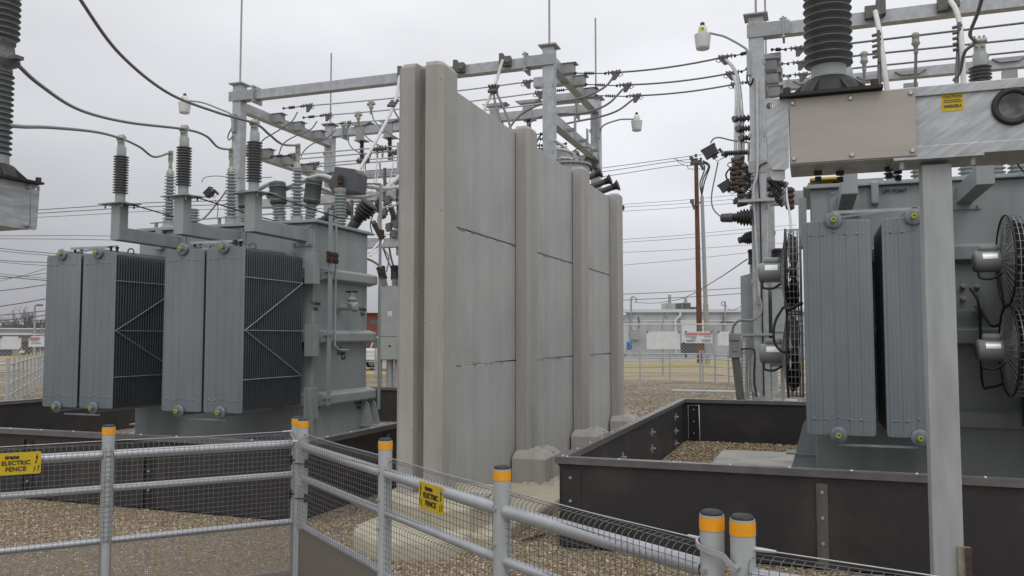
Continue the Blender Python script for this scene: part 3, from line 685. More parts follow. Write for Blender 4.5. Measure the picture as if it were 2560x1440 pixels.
l0 = AZ(22, 895, 1.195); l1 = AZ(95, 880, 1.195); a = Vector((l0.x, l0.y)); b = Vector((l1.x, l1.y)); dl2 = (b-a).normalized()
far_run(a, a+dl2*5.2, 2, ['pale fence panel at far left nearest the left edge, above the dark containment', 'pale fence panel at far left whose posts stand behind the first orange banded pair'], 0)
far_run(a+dl2*5.2, a+dl2*14, 3, ['pale fence panel at far left, beside the radiator edge', 'pale fence panel at far left, partly behind the first radiator', 'pale fence panel behind the left radiators'], 0)
far_run(a-Vector((4.4, -.6)), a, 1, ['pale fence panel leaving the left edge of the view'], 0)
# ------------------------------------------------------------------ insulators
def sheds(base, axis, L, r0, rs, pitch, n=20, alt=1.0):
    """profile of a shedded insulator column"""
    P = [(r0, 0)]; k = max(2, int(round(L/pitch))); p = L/k
    for i in range(k):
        h = p*(i+.35); rr = rs if i % 2 == 0 else r0+(rs-r0)*alt
        P += [(r0, h-p*.1), (rr-.004, h+p*.02), (rr, h+p*.12), (rr-.003, h+p*.2), (r0+.006, h+p*.52)]
    P += [(r0, L)]
    return P
def insulator(name, base, axis, L, r0, rs, pitch, m, parent, n=18, alt=1.0):
    return MB().lathe(sheds(base, axis, L, r0, rs, pitch, alt=alt), base, axis, n=n).build(name, m, parent)
def clamp(p, parent, name='terminal_clamp', s=1.0, m=None, d=(1, 0, 0)):
    p = Vector(p); d = Vector(d).normalized(); u = Vector((0, 0, 1)); y = d.cross(u).normalized()
    b = MB().obox(p-u*.05*s, d*.04*s, y*.012*s, u*.05*s)
    for i in (-1, 1):
        for j in (-1, 1): b.cyl(p-u*(.05+.025*j)*s+d*.02*i*s-y*.022*s, p-u*(.05+.025*j)*s+d*.02*i*s+y*.03*s, .009*s, n=6)
    b.cyl(p+u*.02*s-d*.05*s, p+u*.02*s+d*.05*s, .026*s, n=8)
    for i in (-1, 0, 1): b.cyl(p+d*.032*i*s-u*.02*s, p+d*.032*i*s+u*.062*s, .009*s, n=6)
    return b.build(name, m or clampl, parent)

def radiator(t, x0, w, y0, depth, z0, z1, caps=(True, True), guy=True):
    x1 = x0+w; n = 28; pr = MB(); c = .03
    front = [(x0+c, z0), (x1-c, z0), (x1-.006, z0+.008), (x1, z0+c), (x1, z1-c-.01), (x1-.006, z1-.02), (x1-c, z1-.012), (x0+w*.62, z1), (x0+w*.38, z1), (x0+c, z1-.012), (x0+.006, z1-.02), (x0, z1-c-.01), (x0, z0+c), (x0+.006, z0+.008)]
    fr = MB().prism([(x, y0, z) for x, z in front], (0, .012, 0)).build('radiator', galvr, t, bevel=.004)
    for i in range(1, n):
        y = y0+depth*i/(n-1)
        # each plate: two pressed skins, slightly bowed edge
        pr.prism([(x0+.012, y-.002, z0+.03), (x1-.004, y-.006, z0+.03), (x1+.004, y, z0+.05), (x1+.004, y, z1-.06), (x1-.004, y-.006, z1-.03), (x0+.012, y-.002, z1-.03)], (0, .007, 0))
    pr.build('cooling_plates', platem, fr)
    cx = x0+w*.46; hd = MB()
    for z in (z0+.005, z1-.005): hd.cyl((cx, y0-.012, z), (cx, y0+depth+.02, z), .058, n=16)
    hd.build('header_pipe', galvr, fr)
    cp = MB(); yl = MB()
    for k, z in enumerate((z0+.005, z1-.005)):
        cp.lathe([(.074, 0), (.074, .012), (.066, .016), (.04, .018)], (cx, y0-.012, z), (0, -1, 0), n=20)
        cp.cyl((cx, y0-.028, z), (cx, y0-.055, z), .02, n=10)
        yl.lathe([(.026, 0), (.026, .014), (.013, .015), (.012, .002)], (cx, y0-.06, z), (0, -1, 0), n=10)
    cp.build('end_cap', galvr, fr); yl.build('plug', yplug, fr)
    for zr in (z0+.135, z1-.14):
        dm = MB()
        for k in range(29):
            xx = x0+.04+(w-.08)*k/28
            dm.lathe([(.006, 0), (.004, .003), (.001, .004)], (xx, y0, zr+(.012 if 9 < k < 19 else 0)), (0, -1, 0), n=6, caps=False)
        for dx in (-.2, -.1, 0, .1, .2): dm.lathe([(.013, 0), (.008, .006), (.002, .007)], (cx+dx*w/.6, y0, zr+(.03 if dx == 0 else .008)), (0, -1, 0), n=8, caps=False)
        dm.build('weld_row', galvr, fr)
    # tie rods down the right flank
    if guy:
        g = MB(); xr = x1+.012; H = z1-z0; lv = [z0+H*.815, z0+H*.495, z0+H*.2]
        for z in lv: g.tube([(xr, y0, z), (xr, y0+depth, z)], .005, n=5)
        g.tube([(xr+.006, y0, lv[1]), (xr+.006, y0+depth, lv[0])], .0055, n=5); g.tube([(xr+.006, y0, lv[1]), (xr+.006, y0+depth, lv[2])], .0055, n=5)
        for z in lv: g.tube([(x0-.01, y0, z), (x1+.012, y0, z)], .004, n=4) if False else None
        g.build('tie_rod', galv, fr)
    e = MB(); th = 14                                         # lifting eye
    pts = [(cx+.05*math.cos(R(a)), y0+depth*.45, z1+.06+.045*math.sin(R(a))) for a in range(-40, 230, 18)]
    e.tube(pts, .01, n=6); e.build('lifting_eye', galvr, fr)
    v = MB()
    for yy in (.16, .26): v.cyl((cx+.03, y0+yy, z1+.03), (cx+.03, y0+yy, z1+.085), .016, n=8); v.cyl((cx+.03, y0+yy, z1+.08), (cx+.03, y0+yy, z1+.10), .024, n=8)
    v.build('vent_plug', blackm, fr)
    return fr

def fan(t, x, y, z, r, name='cooling_fan'):
    """guarded fan blowing towards +x, motor on the -x side"""
    g = MB()
    for k in range(16):        # front (outer) guard rings and basket hoops
        q = (k+1)/16; rr = r*q
        dep = -.20+.06*q
        pts = [(x+dep*1.0, y+rr*math.cos(R(a)), z+rr*math.sin(R(a))) for a in range(0, 361, 12)]
        g.tube(pts, .003, n=4, caps=False)
    for k in range(36):
        a = R(k*10); c, s = math.cos(a), math.sin(a)
        g.tube([(x-.20, y+.07*c, z+.07*s), (x-.155, y+r*.8*c, z+r*.8*s), (x-.14, y+r*c, z+r*s), (x-.01, y+r*c, z+r*s)], .003, n=4, caps=False)
    for dx in (-.14, -.105, -.07, -.035, -.005):
        g.tube([(x+dx, y+r*math.cos(R(a)), z+r*math.sin(R(a))) for a in range(0, 361, 10)], .0042, n=4, caps=False)
    gd = g.build(name, MATS['guard_wire'], t)
    rim = MB().tube([(x-.145, y+(r+.004)*math.cos(R(a)), z+(r+.004)*math.sin(R(a))) for a in range(0, 361, 8)], .009, n=6, caps=False).build('rim_cable', blackm, gd)
    for k in range(4):
        a0 = k*90+20; m = MB(); vs = []
        for i, (rr, wd, tw) in enumerate(((.06, .06, 38), (.16, .17, 32), (.30, .24, 25), (r-.03, .22, 20))):
            for s_ in (-1, 1):
                aa = R(a0)+s_*wd/2/max(rr, .1); vs.append((x-.08+s_*wd/2*math.sin(R(tw)), y+rr*math.cos(aa), z+rr*math.sin(aa)))
        vs2 = [(a+.004, b, c) for a, b, c in vs]
        m.add(vs, [(i*2, i*2+1, i*2+3, i*2+2) for i in range(3)], True); m.add(vs2, [(i*2, i*2+2, i*2+3, i*2+1) for i in range(3)], True); m.build('blade', MATS['fan_blade'], gd)
    MB().cyl((x-.12, y, z), (x-.04, y, z), .06, n=14).build('hub', MATS['fan_blade'], gd)
    mo = MB().lathe([(.06, 0), (.095, .012), (.098, .03), (.098, .22), (.09, .24), (.05, .25)], (x-.16, y, z), (-1, 0, 0), n=20).build('motor', MATS['motor_grey'], gd)
    MB().lathe([(.02, 0), (.034, .008), (.036, .03), (.036, .14), (.02, .155)], (x-.20, y, z+.115), (-1, 0, 0), n=12).build('capacitor_cover', MATS['motor_grey'], mo)
    p = MB(); vs = []
    for a in (100, 112, 124, 136): 
        for xx in (x-.34, x-.22): vs.append((xx, y-.0995*math.sin(R(a)), z+.0995*-math.cos(R(a))))
    p.add([(q[0], q[1], q[2]+.0) for q in vs], [(0, 1, 3, 2), (2, 3, 5, 4), (4, 5, 7, 6)]); p.build('nameplate', label_m, mo)
    MB().tube(spline([(x-.37, y-.05, z-.09), (x-.36, y-.06, z-.15), (x-.27, y-.08, z-.16), (x-.18, y-.06, z-.11), (x-.14, y-.05, z-.13), (x-.14, y-.04, z-.3)]), .012, n=7).build('motor_cable', blackm, mo)
    m = MB()
    for s_ in (-1, 1): m.bar((x-.01, y+s_*.1, z-r), (x-.01, y+s_*.1, z+r), .02, .02) 
    for s_ in (-1, 1): m.bar((x-.15, y-r, z+s_*.05), (x-.15, y+r, z+s_*.05), .012, .012)
    m.build('mounting_strut', galvd, gd)
    return gd
mat('guard_wire', (.30, .31, .31), .45, .4); mat('fan_blade', (.06, .063, .068), .45, .2); mat('motor_grey', (.24, .255, .26), .5, var=.06, vscale=6)

def hv_bushing(t, base, tilt=(0, 0, 1), top=None):
    ax = Vector(tilt).normalized(); base = Vector(base)
    b = MB().lathe([(.12, 0), (.12, .05), (.10, .07), (.085, .09), (.085, .16)], base, ax, n=20).build('bushing', cabp, t)
    P = sheds(base, ax, .66, .052, .098, .046); k = len(P)
    P = [(r_*(1-.22*h/.66), h) for r_, h in P]
    MB().lathe(P, base+ax*.16, ax, n=22).build('porcelain', insulL, b)
    q = base+ax*.82
    MB().lathe([(.055, 0), (.05, .05), (.03, .08), (.026, .09), (.026, .13), (.022, .2)], q, ax, n=14).build('bushing_head', clampl, b)
    MB().lathe([(.028, 0), (.028, .02)], q+ax*.10, ax, n=12).build('yellow_ring', MATS['old_yellow'], b)
    m = MB().obox(q+ax*.27, (.035, 0, 0), (0, .012, 0), ax*.085)
    for i in (-1, 1):
        for j in (-1, 1): m.cyl(q+ax*(.27+.03*j)+Vector((.018*i, -.028, 0)), q+ax*(.27+.03*j)+Vector((.018*i, .028, 0)), .009, n=6)
    m.build('terminal_pad', clampl, b)
    return q+ax*.33
mat('old_yellow', (.35, .30, .08), .5)
def arrester(t, x, y, zt, y_tank, z_arm, pl=True):
    """surge arrester on an L shaped tube bracket bolted to the tank"""
    w = .145; zb = z_arm
    m = MB()
    m.prism([(x-w/2, y-w/2, zb), (x-w/2, y+w/2, zb+w*.95), (x-w/2, y+w/2, zt), (x-w/2, y-w/2, zt)], (w, 0, 0))
    m.prism([(x-w/2+.001, y-w/2, zb), (x-w/2+.001, y_tank, zb), (x-w/2+.001, y_tank, zb+w*1.15), (x-w/2+.001, y+w/2, zb+w*1.15)], (w-.002, 0, 0))
    br = m.build('arrester_bracket', paint, t, bevel=.006)
    f = MB().box(x-.15, x+.15, y_tank-.02, y_tank, zb-.06, zb+.22)
    for dx in (-.12, .12):
        for z in (zb-.03, zb+.19): f.cyl((x+dx, y_tank-.045, z), (x+dx, y_tank-.02, z), .014, n=6)
    f.build('flange', paint, br)
    p = MB().prism([(x-.24, y-.13, zt), (x+.16, y-.17, zt), (x+.26, y+.10, zt), (x-.16, y+.15, zt)], (0, 0, .012))
    for dx, dy in ((-.15, -.09), (.13, -.1), (.16, .07)): p.cyl((x+dx, y+dy, zt-.05), (x+dx, y+dy, zt), .012, n=6)
    p.build('base_plate', paint, br)
    a = MB().cyl((x, y, zt+.012), (x, y, zt+.14), .062, n=20).build('arrester', cabp, t)
    insulator('shed_column', (x, y, zt+.14), (0, 0, 1), .50, .058, .095, .033, MATS['arrester_grey'], a, 24)
    MB().lathe([(.058, 0), (.058, .11), (.05, .12)], (x, y, zt+.64), n=20).build('top_cap', cabp, a)
    clamp((x, y-.01, zt+.84), a, s=1.15)
    if pl:
        g = MB().tube(spline([(x+.10, y-.02, zt+.03), (x+.22, y+.1, zt-.02), (x+.42, y+.75, zt-.12), (x+.56, y+1.05, zt-.17), (x+.68, y+1.15, zt-.18)]), .009, n=6)
        g.build('ground_lead', MATS['black_rubber'] if t.location.x < -8 or True else rust, a)
    return Vector((x, y, zt+.86))
mat('arrester_grey', (.12, .13, .135), .4, var=.05, vscale=10)
def lv_bushing(t, base, h=.45, boot_h=.30, boot_r=.125, tilt=(0, 0, 1), n=8):
    base = Vector(base); ax = Vector(tilt).normalized()
    b = MB().lathe([(.10, 0), (.10, .05), (.075, .07)], base, ax, n=16).build('bushing', cabp, t)
    insulator('porcelain', base+ax*.07, ax, h-.07, .065, .10, .045, insulL, b, 20)
    q = base+ax*h
    if boot_h:
        m = MB().lathe([(boot_r*.8, 0), (boot_r*.97, .012), (boot_r, boot_h*.15), (boot_r*.96, boot_h*.17), (boot_r*.96, boot_h*.78), (boot_r, boot_h*.8), (boot_r, boot_h*.97), (boot_r*.85, boot_h)], q, ax, n=22)
        m.build('insulating_boot', boot, b)
        s = MB()
        for hh in (boot_h*.16, boot_h*.79): s.lathe([(boot_r+.003, hh-.006), (boot_r+.006, hh), (boot_r+.003, hh+.006)], q, ax, n=22, caps=False)
        s.build('boot_band', MATS['light_band'], b)
    return q+ax*boot_h
mat('light_band', (.22, .23, .23), .5)

def transformer(lab, X0, X1, Y0, Y1, ZT, rads, arr_x, side):
    t = thing('power_transformer', lab, 'transformer', ((X0+X1)/2, (Y0+Y1)/2, .125), 'power transformers in the containments')
    tk = MB().box(X0, X1, Y0, Y1, .20, ZT-.02).build('tank', paint, t, bevel=.015)
    MB().box(X0-.07, X1+.07, Y0-.07, Y1+.07, ZT-.02, ZT+.005).box(X0-.03, X1+.03, Y0-.03, Y1+.03, ZT+.0051, ZT+.028).build('lid', paint, t, bevel=.004)
    MB().box(X0+.05, X1-.05, Y0-.05, Y1+.05, .126, .199).build('base_skid', paint, t)
    # horizontal channel stiffeners front and right side
    for z in (2.50, 1.67, .85):
        a = z-.10; b = z+.10
        if side == 'R':
            MB().prism([(X1-.01, Y0+.10, b), (X1+.10, Y0+.12, b-.03), (X1+.12, Y0+.13, b-.05), (X1+.12, Y0+.13, a+.04), (X1-.01, Y0+.10, a)], (0, Y1-Y0-.04, 0)).build('stiffener', paint, t, bevel=.01)
        MB().prism([(X0+.02, Y0+.01, a), (X0+.02, Y0-.10, a+.03), (X0+.02, Y0-.10, b-.03), (X0+.02, Y0+.01, b)], (X1-X0-.04, 0, 0)).build('stiffener', paint, t, bevel=.01)
    # jacking feet
    for (x, y, sx, sy) in ((X0, Y0+.35, -1, 0), (X1, Y1-.05, 1, 0)):
        m = MB()
        for dy in (-.1, .1): m.prism([(x, y+dy, .16), (x+sx*.26, y+dy, .16), (x+sx*.26, y+dy, .2), (x+sx*.12, y+dy, .72), (x, y+dy, .85)], (0, .015, 0))
        m.box(min(x, x+sx*.3), max(x, x+sx*.3), y-.14, y+.14, .40, .42).box(min(x, x+sx*.3), max(x, x+sx*.3), y-.14, y+.14, .15, .17)
        m.build('jacking_foot', paint, t)
    for (x, w, guy) in rads:
        fr = radiator(t, x, w, 8.0, 1.15, .79, 2.715, guy=guy)
        m = MB(); cx = x+w*.46
        for z in (.795, 2.71): m.cyl((cx, 9.14, z), (cx, Y0, z), .05, n=14); m.lathe([(.09, 0), (.09, .025)], (cx, 9.24, z), (0, 1, 0), n=16)
        m.build('valve_pipe', paint, t)
    for i in range(0, len(rads)-1, 2):
        xa = rads[i][0]+rads[i][1]*.46; xb = rads[i+1][0]+rads[i+1][1]*.46
        MB().bar((xa, 8.12, 2.80), (xb, 8.14, 2.80), .012, .03).bar((xa, 8.2, 2.76), (xb+.1, 8.2, 2.82), .01, .02).bar((xa, 8.1, .70), (xb, 8.1, .70), .01, .02).build('cross_brace', galv, t)
    tops = [arrester(t, x, 8.3, zt, Y0, za, pl=True) for x, zt, za in arr_x]
    return t, tops

# left transformer
TL, topsL = transformer('grey transformer with rusty busbar joints and a black handwheel valve on its flank', -9.0, -6.10, 9.35, 10.75, 3.185,
    [(-9.19, .57, False), (-8.58, .53, True), (-7.30, .58, False), (-6.69, .545, True)], [(-8.32, 3.36, 2.90), (-7.32, 3.40, 2.93), (-6.27, 3.38, 2.92)], 'R')
hvL = []
for (px, py, y), (tx, ty) in zip(((422, 562, 9.70), (578, 555, 9.85), (742, 556, 9.95)), ((427, 385), (578, 372), (745, 362))):
    b_ = AY(px, py, y); b_.z = 3.21; tp = AY(tx, ty, y-.06); hvL.append(hv_bushing(TL, b_, (tp-b_)))
# pipes and busbar brackets on the tank's right flank
def flat(pts, w, th, nm, m, par, up=(1, 0, 0)):
    b = MB()
    for a, c in zip(pts[:-1], pts[1:]): b.bar(a, c, w, th, up)
    return b.build(nm, m, par)
xs = -5.93
pa = AX(806, 548, xs); pb = AX(822, 1000, xs)
sb = flat([(xs, 9.47, 3.34), (xs, 9.47, .78)], .085, .012, 'bus_support', paint, TL)
for z in (2.50, 1.67, .85): MB().box(-6.0, -5.9, 9.44, 9.50, z+.02, z+.05).build('bolt_plate', paint, sb)
sb2 = flat([(xs-.02, 10.85, 3.93), (xs-.02, 10.85, .62)], .07, .012, 'bus_support', paint, TL)
flat([(xs-.02, 10.84, 3.93), (-6.7, 10.84, 3.99)], .07, .012, 'bracket_arm', paint, sb2, up=(0, 0, 1))
for (y, z, w) in ((9.41, 2.71, .10), (9.56, 2.71, .10)):
    m = MB().obox((xs+.02, y, z), (.012, 0, 0), (0, w/2, 0), (0, 0, .075))
    for i in (-1, 1):
        for j in (-1, 1): m.cyl((xs+.03, y+i*.025, z+j*.035), (xs+.055, y+i*.025, z+j*.035), .013, n=6)
    m.build('bar_joint', rust, sb)
for z in (3.18, 2.62): MB().obox((xs+.0, 10.85, z), (.02, 0, 0), (0, .05, 0), (0, 0, .07)).cyl((xs+.01, 10.82, z+.03), (xs+.05, 10.82, z+.03), .013, n=6).cyl((xs+.01, 10.88, z-.03), (xs+.05, 10.88, z-.03), .013, n=6).build('bar_joint', rust, sb2)
MB().tube([(-5.97, 9.67, 3.20), (-5.97, 9.67, 1.55), (-5.9, 9.67, 1.50), (-5.9, 9.9, 1.49)], .014, n=8).cyl((-5.97, 9.67, 3.2), (-5.97, 9.67, 3.24), .022, n=8).build('oil_pipe', paint, TL)
# gate valve
vp = AX(868, 768, -5.95)
v = MB().cyl((-6.1, vp.y, vp.z), (-5.82, vp.y, vp.z), .045, n=12).lathe([(.075, 0), (.075, .02)], (-6.09, vp.y, vp.z), (1, 0, 0), n=14).lathe([(.05, 0), (.065, .03), (.065, .06), (.045, .08), (.07, .09), (.07, .12), (.04, .13), (.03, .2)], (-5.88, vp.y, vp.z), n=14)
v.lathe([(.05, 0), (.07, .01), (.07, .05), (.04, .06)], (-5.86, vp.y, vp.z), (1, 0, 0), n=14)
vv = v.build('drain_valve', paint, TL); MB().tube([(-5.88+.075*math.cos(R(a)), vp.y+.075*math.sin(R(a)), vp.z+.21) for a in range(0, 361, 20)], .011, n=6).bar((-5.955, vp.y, vp.z+.21), (-5.805, vp.y, vp.z+.21), .015, .012).bar((-5.88, vp.y-.07, vp.z+.21), (-5.88, vp.y+.07, vp.z+.21), .015, .012).build('hand_wheel', blackm, vv)
rs_ = (R(90), 0, R(90))
for (px, py) in ((789, 762), (907, 777), (787, 1025), (897, 1010)):
    q = AX(px, py-4, -6.092); text('lettering', 'Tie-Down', q, .075, blackink, TL, rs_, sx=.75, bold=.001); text('lettering', 'Point', q-Vector((0, 0, .07)), .075, blackink, TL, rs_, sx=.75, bold=.001)
for (px, py) in ((849, 877), (859, 889)):
    q = AX(px, py, -6.093); d_ = MB().obox(q, (.001, 0, 0), (0, .045, 0), (0, 0, .05)).build('black_sticker', blackink, TL)
    MB().obox(q+Vector((.002, 0, 0)), (.0005, 0, 0), (0, .012, .016), (0, .004, -.003)).obox(q+Vector((.002, -.01, -.02)), (.0005, 0, 0), (0, .01, .0), (0, 0, .006)).build('sticker_symbol', whitep, d_)
MB().box(-6.13, -5.99, 9.18, 9.33, 2.35, 2.75).box(-6.13, -5.99, 9.20, 9.33, 1.42, 1.83).box(-6.13, -5.99, 9.2, 9.33, .62, 1.02).build('radiator_bracket', paint, TL, bevel=.005)
flat([(-5.98, 9.1, 1.02), (-5.93, 9.1, .45)], .05, .02, 'prop_bar', paint, TL)
# low voltage bushings with boots on the lid (left transformer)
tubes = []
for (px, pb, y, h, bh, br, tilt) in ((702, 556, 10.35, .42, .33, .125, (-.10, 0, 1)), (772, 556, 10.35, .40, .36, .125, (.14, -.05, 1)), (620, 556, 10.5, .42, .26, .115, (-.1, 0, 1)), (482, 560, 10.45, .46, 0, .1, (0, 0, 1))):
    b_ = AY(px, pb, y); b_.z = 3.21; tubes.append(lv_bushing(TL, b_, h, bh, br, tilt))
b_ = AY(850, 560, 10.3); b_.z = 3.19; q = lv_bushing(TL, b_, .52, 0, .1)
MB().lathe([(.07, 0), (.09, .04), (.09, .08)], q, n=14).build('bushing_cap', cabp, TL)
bx = MB().prism([(q.x-.17, q.y+.05, q.z+.04), (q.x+.22, q.y+.05, q.z+.03), (q.x+.24, q.y+.05, q.z+.30), (q.x+.20, q.y+.05, q.z+.36), (q.x-.13, q.y+.05, q.z+.42), (q.x-.15, q.y+.05, q.z+.33), (q.x-.24, q.y+.05, q.z+.16)], (0, .3, 0)); bx.build('bus_cover', MATS['boot_blue'] if 'boot_blue' in MATS else mat('boot_blue', (.085, .088, .096), .55), TL, bevel=.01)
m = MB().obox((q.x, q.y, q.z+.14), (.03, 0, 0), (0, .02, 0), (0, 0, .13))
for i in (-1, 1):
    for j in range(4): m.cyl((q.x+i*.022, q.y-.05, q.z+.04+.06*j), (q.x+i*.022, q.y, q.z+.04+.06*j), .013, n=6)
m.build('copper_terminal', rust, TL)
# lid clutter: pressure relief, gauges, gasketed covers, grounding bar
MB().bar((-8.9, 9.45, 3.30), (-6.6, 9.42, 3.33), .04, .012).build('ground_bar', paint, TL)
m = MB()
for x in (-8.8, -8.3, -7.7, -7.1, -6.7): m.bar((x, 9.45, 3.2), (x, 9.45, 3.31), .04, .03)
m.build('bar_standoff', paint, TL)
MB().lathe([(.16, 0), (.16, .05), (.11, .07), (.11, .14), (.06, .16)], (-7.6, 10.1, 3.21), n=18).build('relief_device', cabp, TL)
MB().lathe([(.2, 0), (.2, .04)], (-8.4, 10.2, 3.21), n=20).build('hand_hole_cover', paint, TL)
MB().lathe([(.17, 0), (.17, .04)], (-6.55, 10.3, 3.21), n=20).build('hand_hole_cover', paint, TL)
for (x, y, z) in ((-8.6, 9.33, 3.05), ):
    MB().box(x-.06, x+.06, y-.05, y, z-.16, z+.12).build('lifting_lug', paint, TL, bevel=.01)
# right transformer
TR, topsR = transformer('grey transformer with caged cooling fans, lettered LIFT POINT near its lid', .02, 3.3, 9.35, 10.75, 3.25,
    [(-.055, .575, False), (.605, .56, False), (1.86, .57, False), (2.5, .55, False)], [(.36, 3.42, 2.98), (1.47, 3.44, 3.0), (2.6, 3.44, 3.0)], 'L')
p0 = AY(2236, 478, 9.33)
text('lettering', 'LIFT POINT', p0, .052, blackink, TR, (R(90), 0, 0), sx=.9, bold=.0012)
lx = AY(2186, 470, 9.3).x; MB().box(lx-.035, lx+.04, 9.26, 9.345, AY(2186, 512, 9.3).z, 3.27).build('lifting_lug', paint, TR, bevel=.02)
for zf in (2.30, 1.50): 
    fan(TR, -.075, 8.62, zf, .42)
for zf in (AY(2530, 652, 8.5).z, AY(2530, 876, 8.5).z): fan(TR, 1.80, 8.50, zf, .405)
MB().tube(spline([(-.24, 8.3, 1.95), (-.32, 8.3, 1.80), (-.33, 8.3, 1.62), (-.25, 8.3, 1.52), (-.15, 8.3, 1.55)]), .012, n=7).tube(spline([(-.22, 8.25, 2.0), (-.2, 8.2, 1.92), (-.07, 8.15, 1.98)]), .018, n=8).build('fan_cable', blackm, TR)
MB().tube(spline([AY(2425, 720, 9.2), AY(2448, 770, 9.1), AY(2455, 950, 9.0), AY(2475, 968, 9.0), AY(2520, 955, 8.9)]), .012, n=7).tube(spline([AY(2450, 770, 9.1), AY(2480, 815, 8.8), AY(2510, 790, 8.7), AY(2500, 690, 8.6), AY(2490, 675, 8.5)]), .012, n=7).build('fan_cable', blackm, TR)
pc = AY(2450, 775, 9.3); m = MB().bar((1.0, 9.28, pc.z), (pc.x+.05, 9.28, pc.z), .03, .03).obox(pc, (.04, 0, 0), (0, .04, 0), (0, 0, .04)); m.cyl(pc+Vector((0, -.06, -.02)), pc+Vector((0, -.06, .15)), .03, n=10); m.build('junction_box', galvd, TR)
for (px, py) in ((2407, 717), (2442, 717), (2407, 748)):
    q = AY(px, py, 9.34); MB().lathe([(.028, 0), (.028, .02), (.014, .022), (.014, .05)], q, (0, -1, 0), n=8).build('boss', paint, TR)
for k, (px, y) in enumerate(((2232, 10.2), (2300, 10.2), (2420, 10.2), (2490, 10.3), (2545, 10.3))):
    b_ = AY(px, 440, y); b_.z = 3.28; lv_bushing(TR, b_, .34, .2 if k % 2 else 0)
MB().box(.25, .75, 9.5, 9.9, 3.28, 3.34).box(.0, .3, 9.5, 10.1, 3.28, 3.33).build('hand_hole_cover', paint, TR)
MB().box(.02, .42, 9.36, 9.8, 3.335, 3.355).build('yellow_lid', MATS['yellow_sign'], TR)
MB().box(-.10, -.02, 9.30, 9.6, 2.62, 3.14).build('end_flange', paint, TR)
mat('post_galv', (.365, .385, .388), .5, .2, var=.12, vscale=4, bump=.02, bscale=60, dirt=(.26, .265, .26), dscale=3, damt=.6, stretch=(3, 3, .5))
# ------------------------------------------------------------------ live tank breakers: beam on a post, three columns
YB = 4.30
zt, zb = AY(1972, 247, YB).z, AY(1972, 413, YB).z
def pole_column(t, x, y, z, up=True, r1=.118, r2=.15):
    b = MB()
    b.prism([(x-.235, y-.22, z), (x+.235, y-.22, z), (x+.235, y+.2, z), (x-.235, y+.2, z)], (0, 0, .016))
    b.lathe([(.185, .016), (.178, .03), (.145, .085), (.118, .115), (.10, .125)], (x, y, z), n=24)
    cb = b.build('column_base', MATS['cast_black'], t)
    rb = MB()
    for k in range(8):
        a = R(k*45+22); d = Vector((math.cos(a), math.sin(a), 0)); c = Vector((x, y, z))
        q = d.cross(Vector((0, 0, 1)))*.006
        rb.prism([c+d*.11+Vector((0, 0, .12))-q, c+d*.225+Vector((0, 0, .02))-q, c+d*.11+Vector((0, 0, .02))-q], q*2)
    for sx in (-1, 1):
        for sy in (-1, 1): rb.cyl((x+sx*.2, y+sy*.18, z+.016), (x+sx*.2, y+sy*.18, z+.05), .02, n=6)
    rb.build('rib', MATS['cast_black_edge'], cb)
    c = MB().cyl((x, y, z+.12), (x, y, z+.19), .085, n=24).build('insulator_column', cabp, t)
    L1 = .60
    insulator('sheds', (x, y, z+.185), (0, 0, 1), L1, .075, r1, .0405, MATS['column_grey'], c, 36)
    zz = z+.185+L1
    j = MB().lathe([(.085, 0), (.085, .03), (.06, .035), (.13, .07), (.13, .10), (.10, .13), (.09, .2), (.10, .21), (.10, .24)], (x, y, zz), n=20)
    j.obox((x+.13, y, zz+.09), (.07, 0, 0), (0, .03, 0), (0, 0, .012)); j.build('contact_housing', MATS['clamp_alloy'], c)
    insulator('upper_sheds', (x, y, zz+.24), (0, 0, 1), 1.1, .09, r2, .044, MATS['column_grey'], c, 30)
    MB().lathe([(.1, 0), (.1, .1), (.05, .12)], (x, y, zz+1.34), n=20).build('top_cap', cabp, c)
    return zz
mat('cast_black', (.016, .015, .015), .6); mat('cast_black_edge', (.03, .03, .03), .6); mat('column_grey', (.115, .13, .13), .33, var=.04, vscale=8)
def beam(t, x0, x1, cover, tabL):
    d = .34
    m = MB().box(x0, x1, YB+.012, YB+d-.02, zt-.012, zt).box(x0, x1, YB+.012, YB+d, zb, zb+.010)
    m.box(x0, x1, YB+d-.012, YB+d, zb+.0101, zt)
    m.box(x0, x1, YB, YB+.0119, zt-.045, zt+.001).box(x0, x1, YB, YB+.0119, zb-.002, zb+.05)
    m.box(x0, x1, YB+.014, YB+.022, zb+.0101, zt-.0121)
    fr = m.build('beam', galvbeam, t, bevel=.003)
    return fr
bR = thing('circuit_breaker', 'breaker beam on a square post, with a brown cover plate and yellow caution label', 'circuit breaker', (.62, YB+.17, 0), 'live tank circuit breakers')
X0 = AY(1972, 300, YB).x
fr = beam(bR, X0-.0, 2.1, True, True)
cx1 = AY(2290, 300, YB).x
cv = MB().box(X0+.004, cx1, YB-.009, YB-.001, zb+.004, zt-.004).build('cover_plate', steelcover, bR, bevel=.002)
m = MB()
for k, xx in enumerate((X0+.02, (X0+cx1)/2, cx1-.02)):
    for z in (zb+.028, zt-.028): m.lathe([(.013, 0), (.013, .004), (.008, .005), (.008, .010)], (xx, YB-.009, z), (0, -1, 0), n=10)
m.build('cover_bolt', alum, cv)
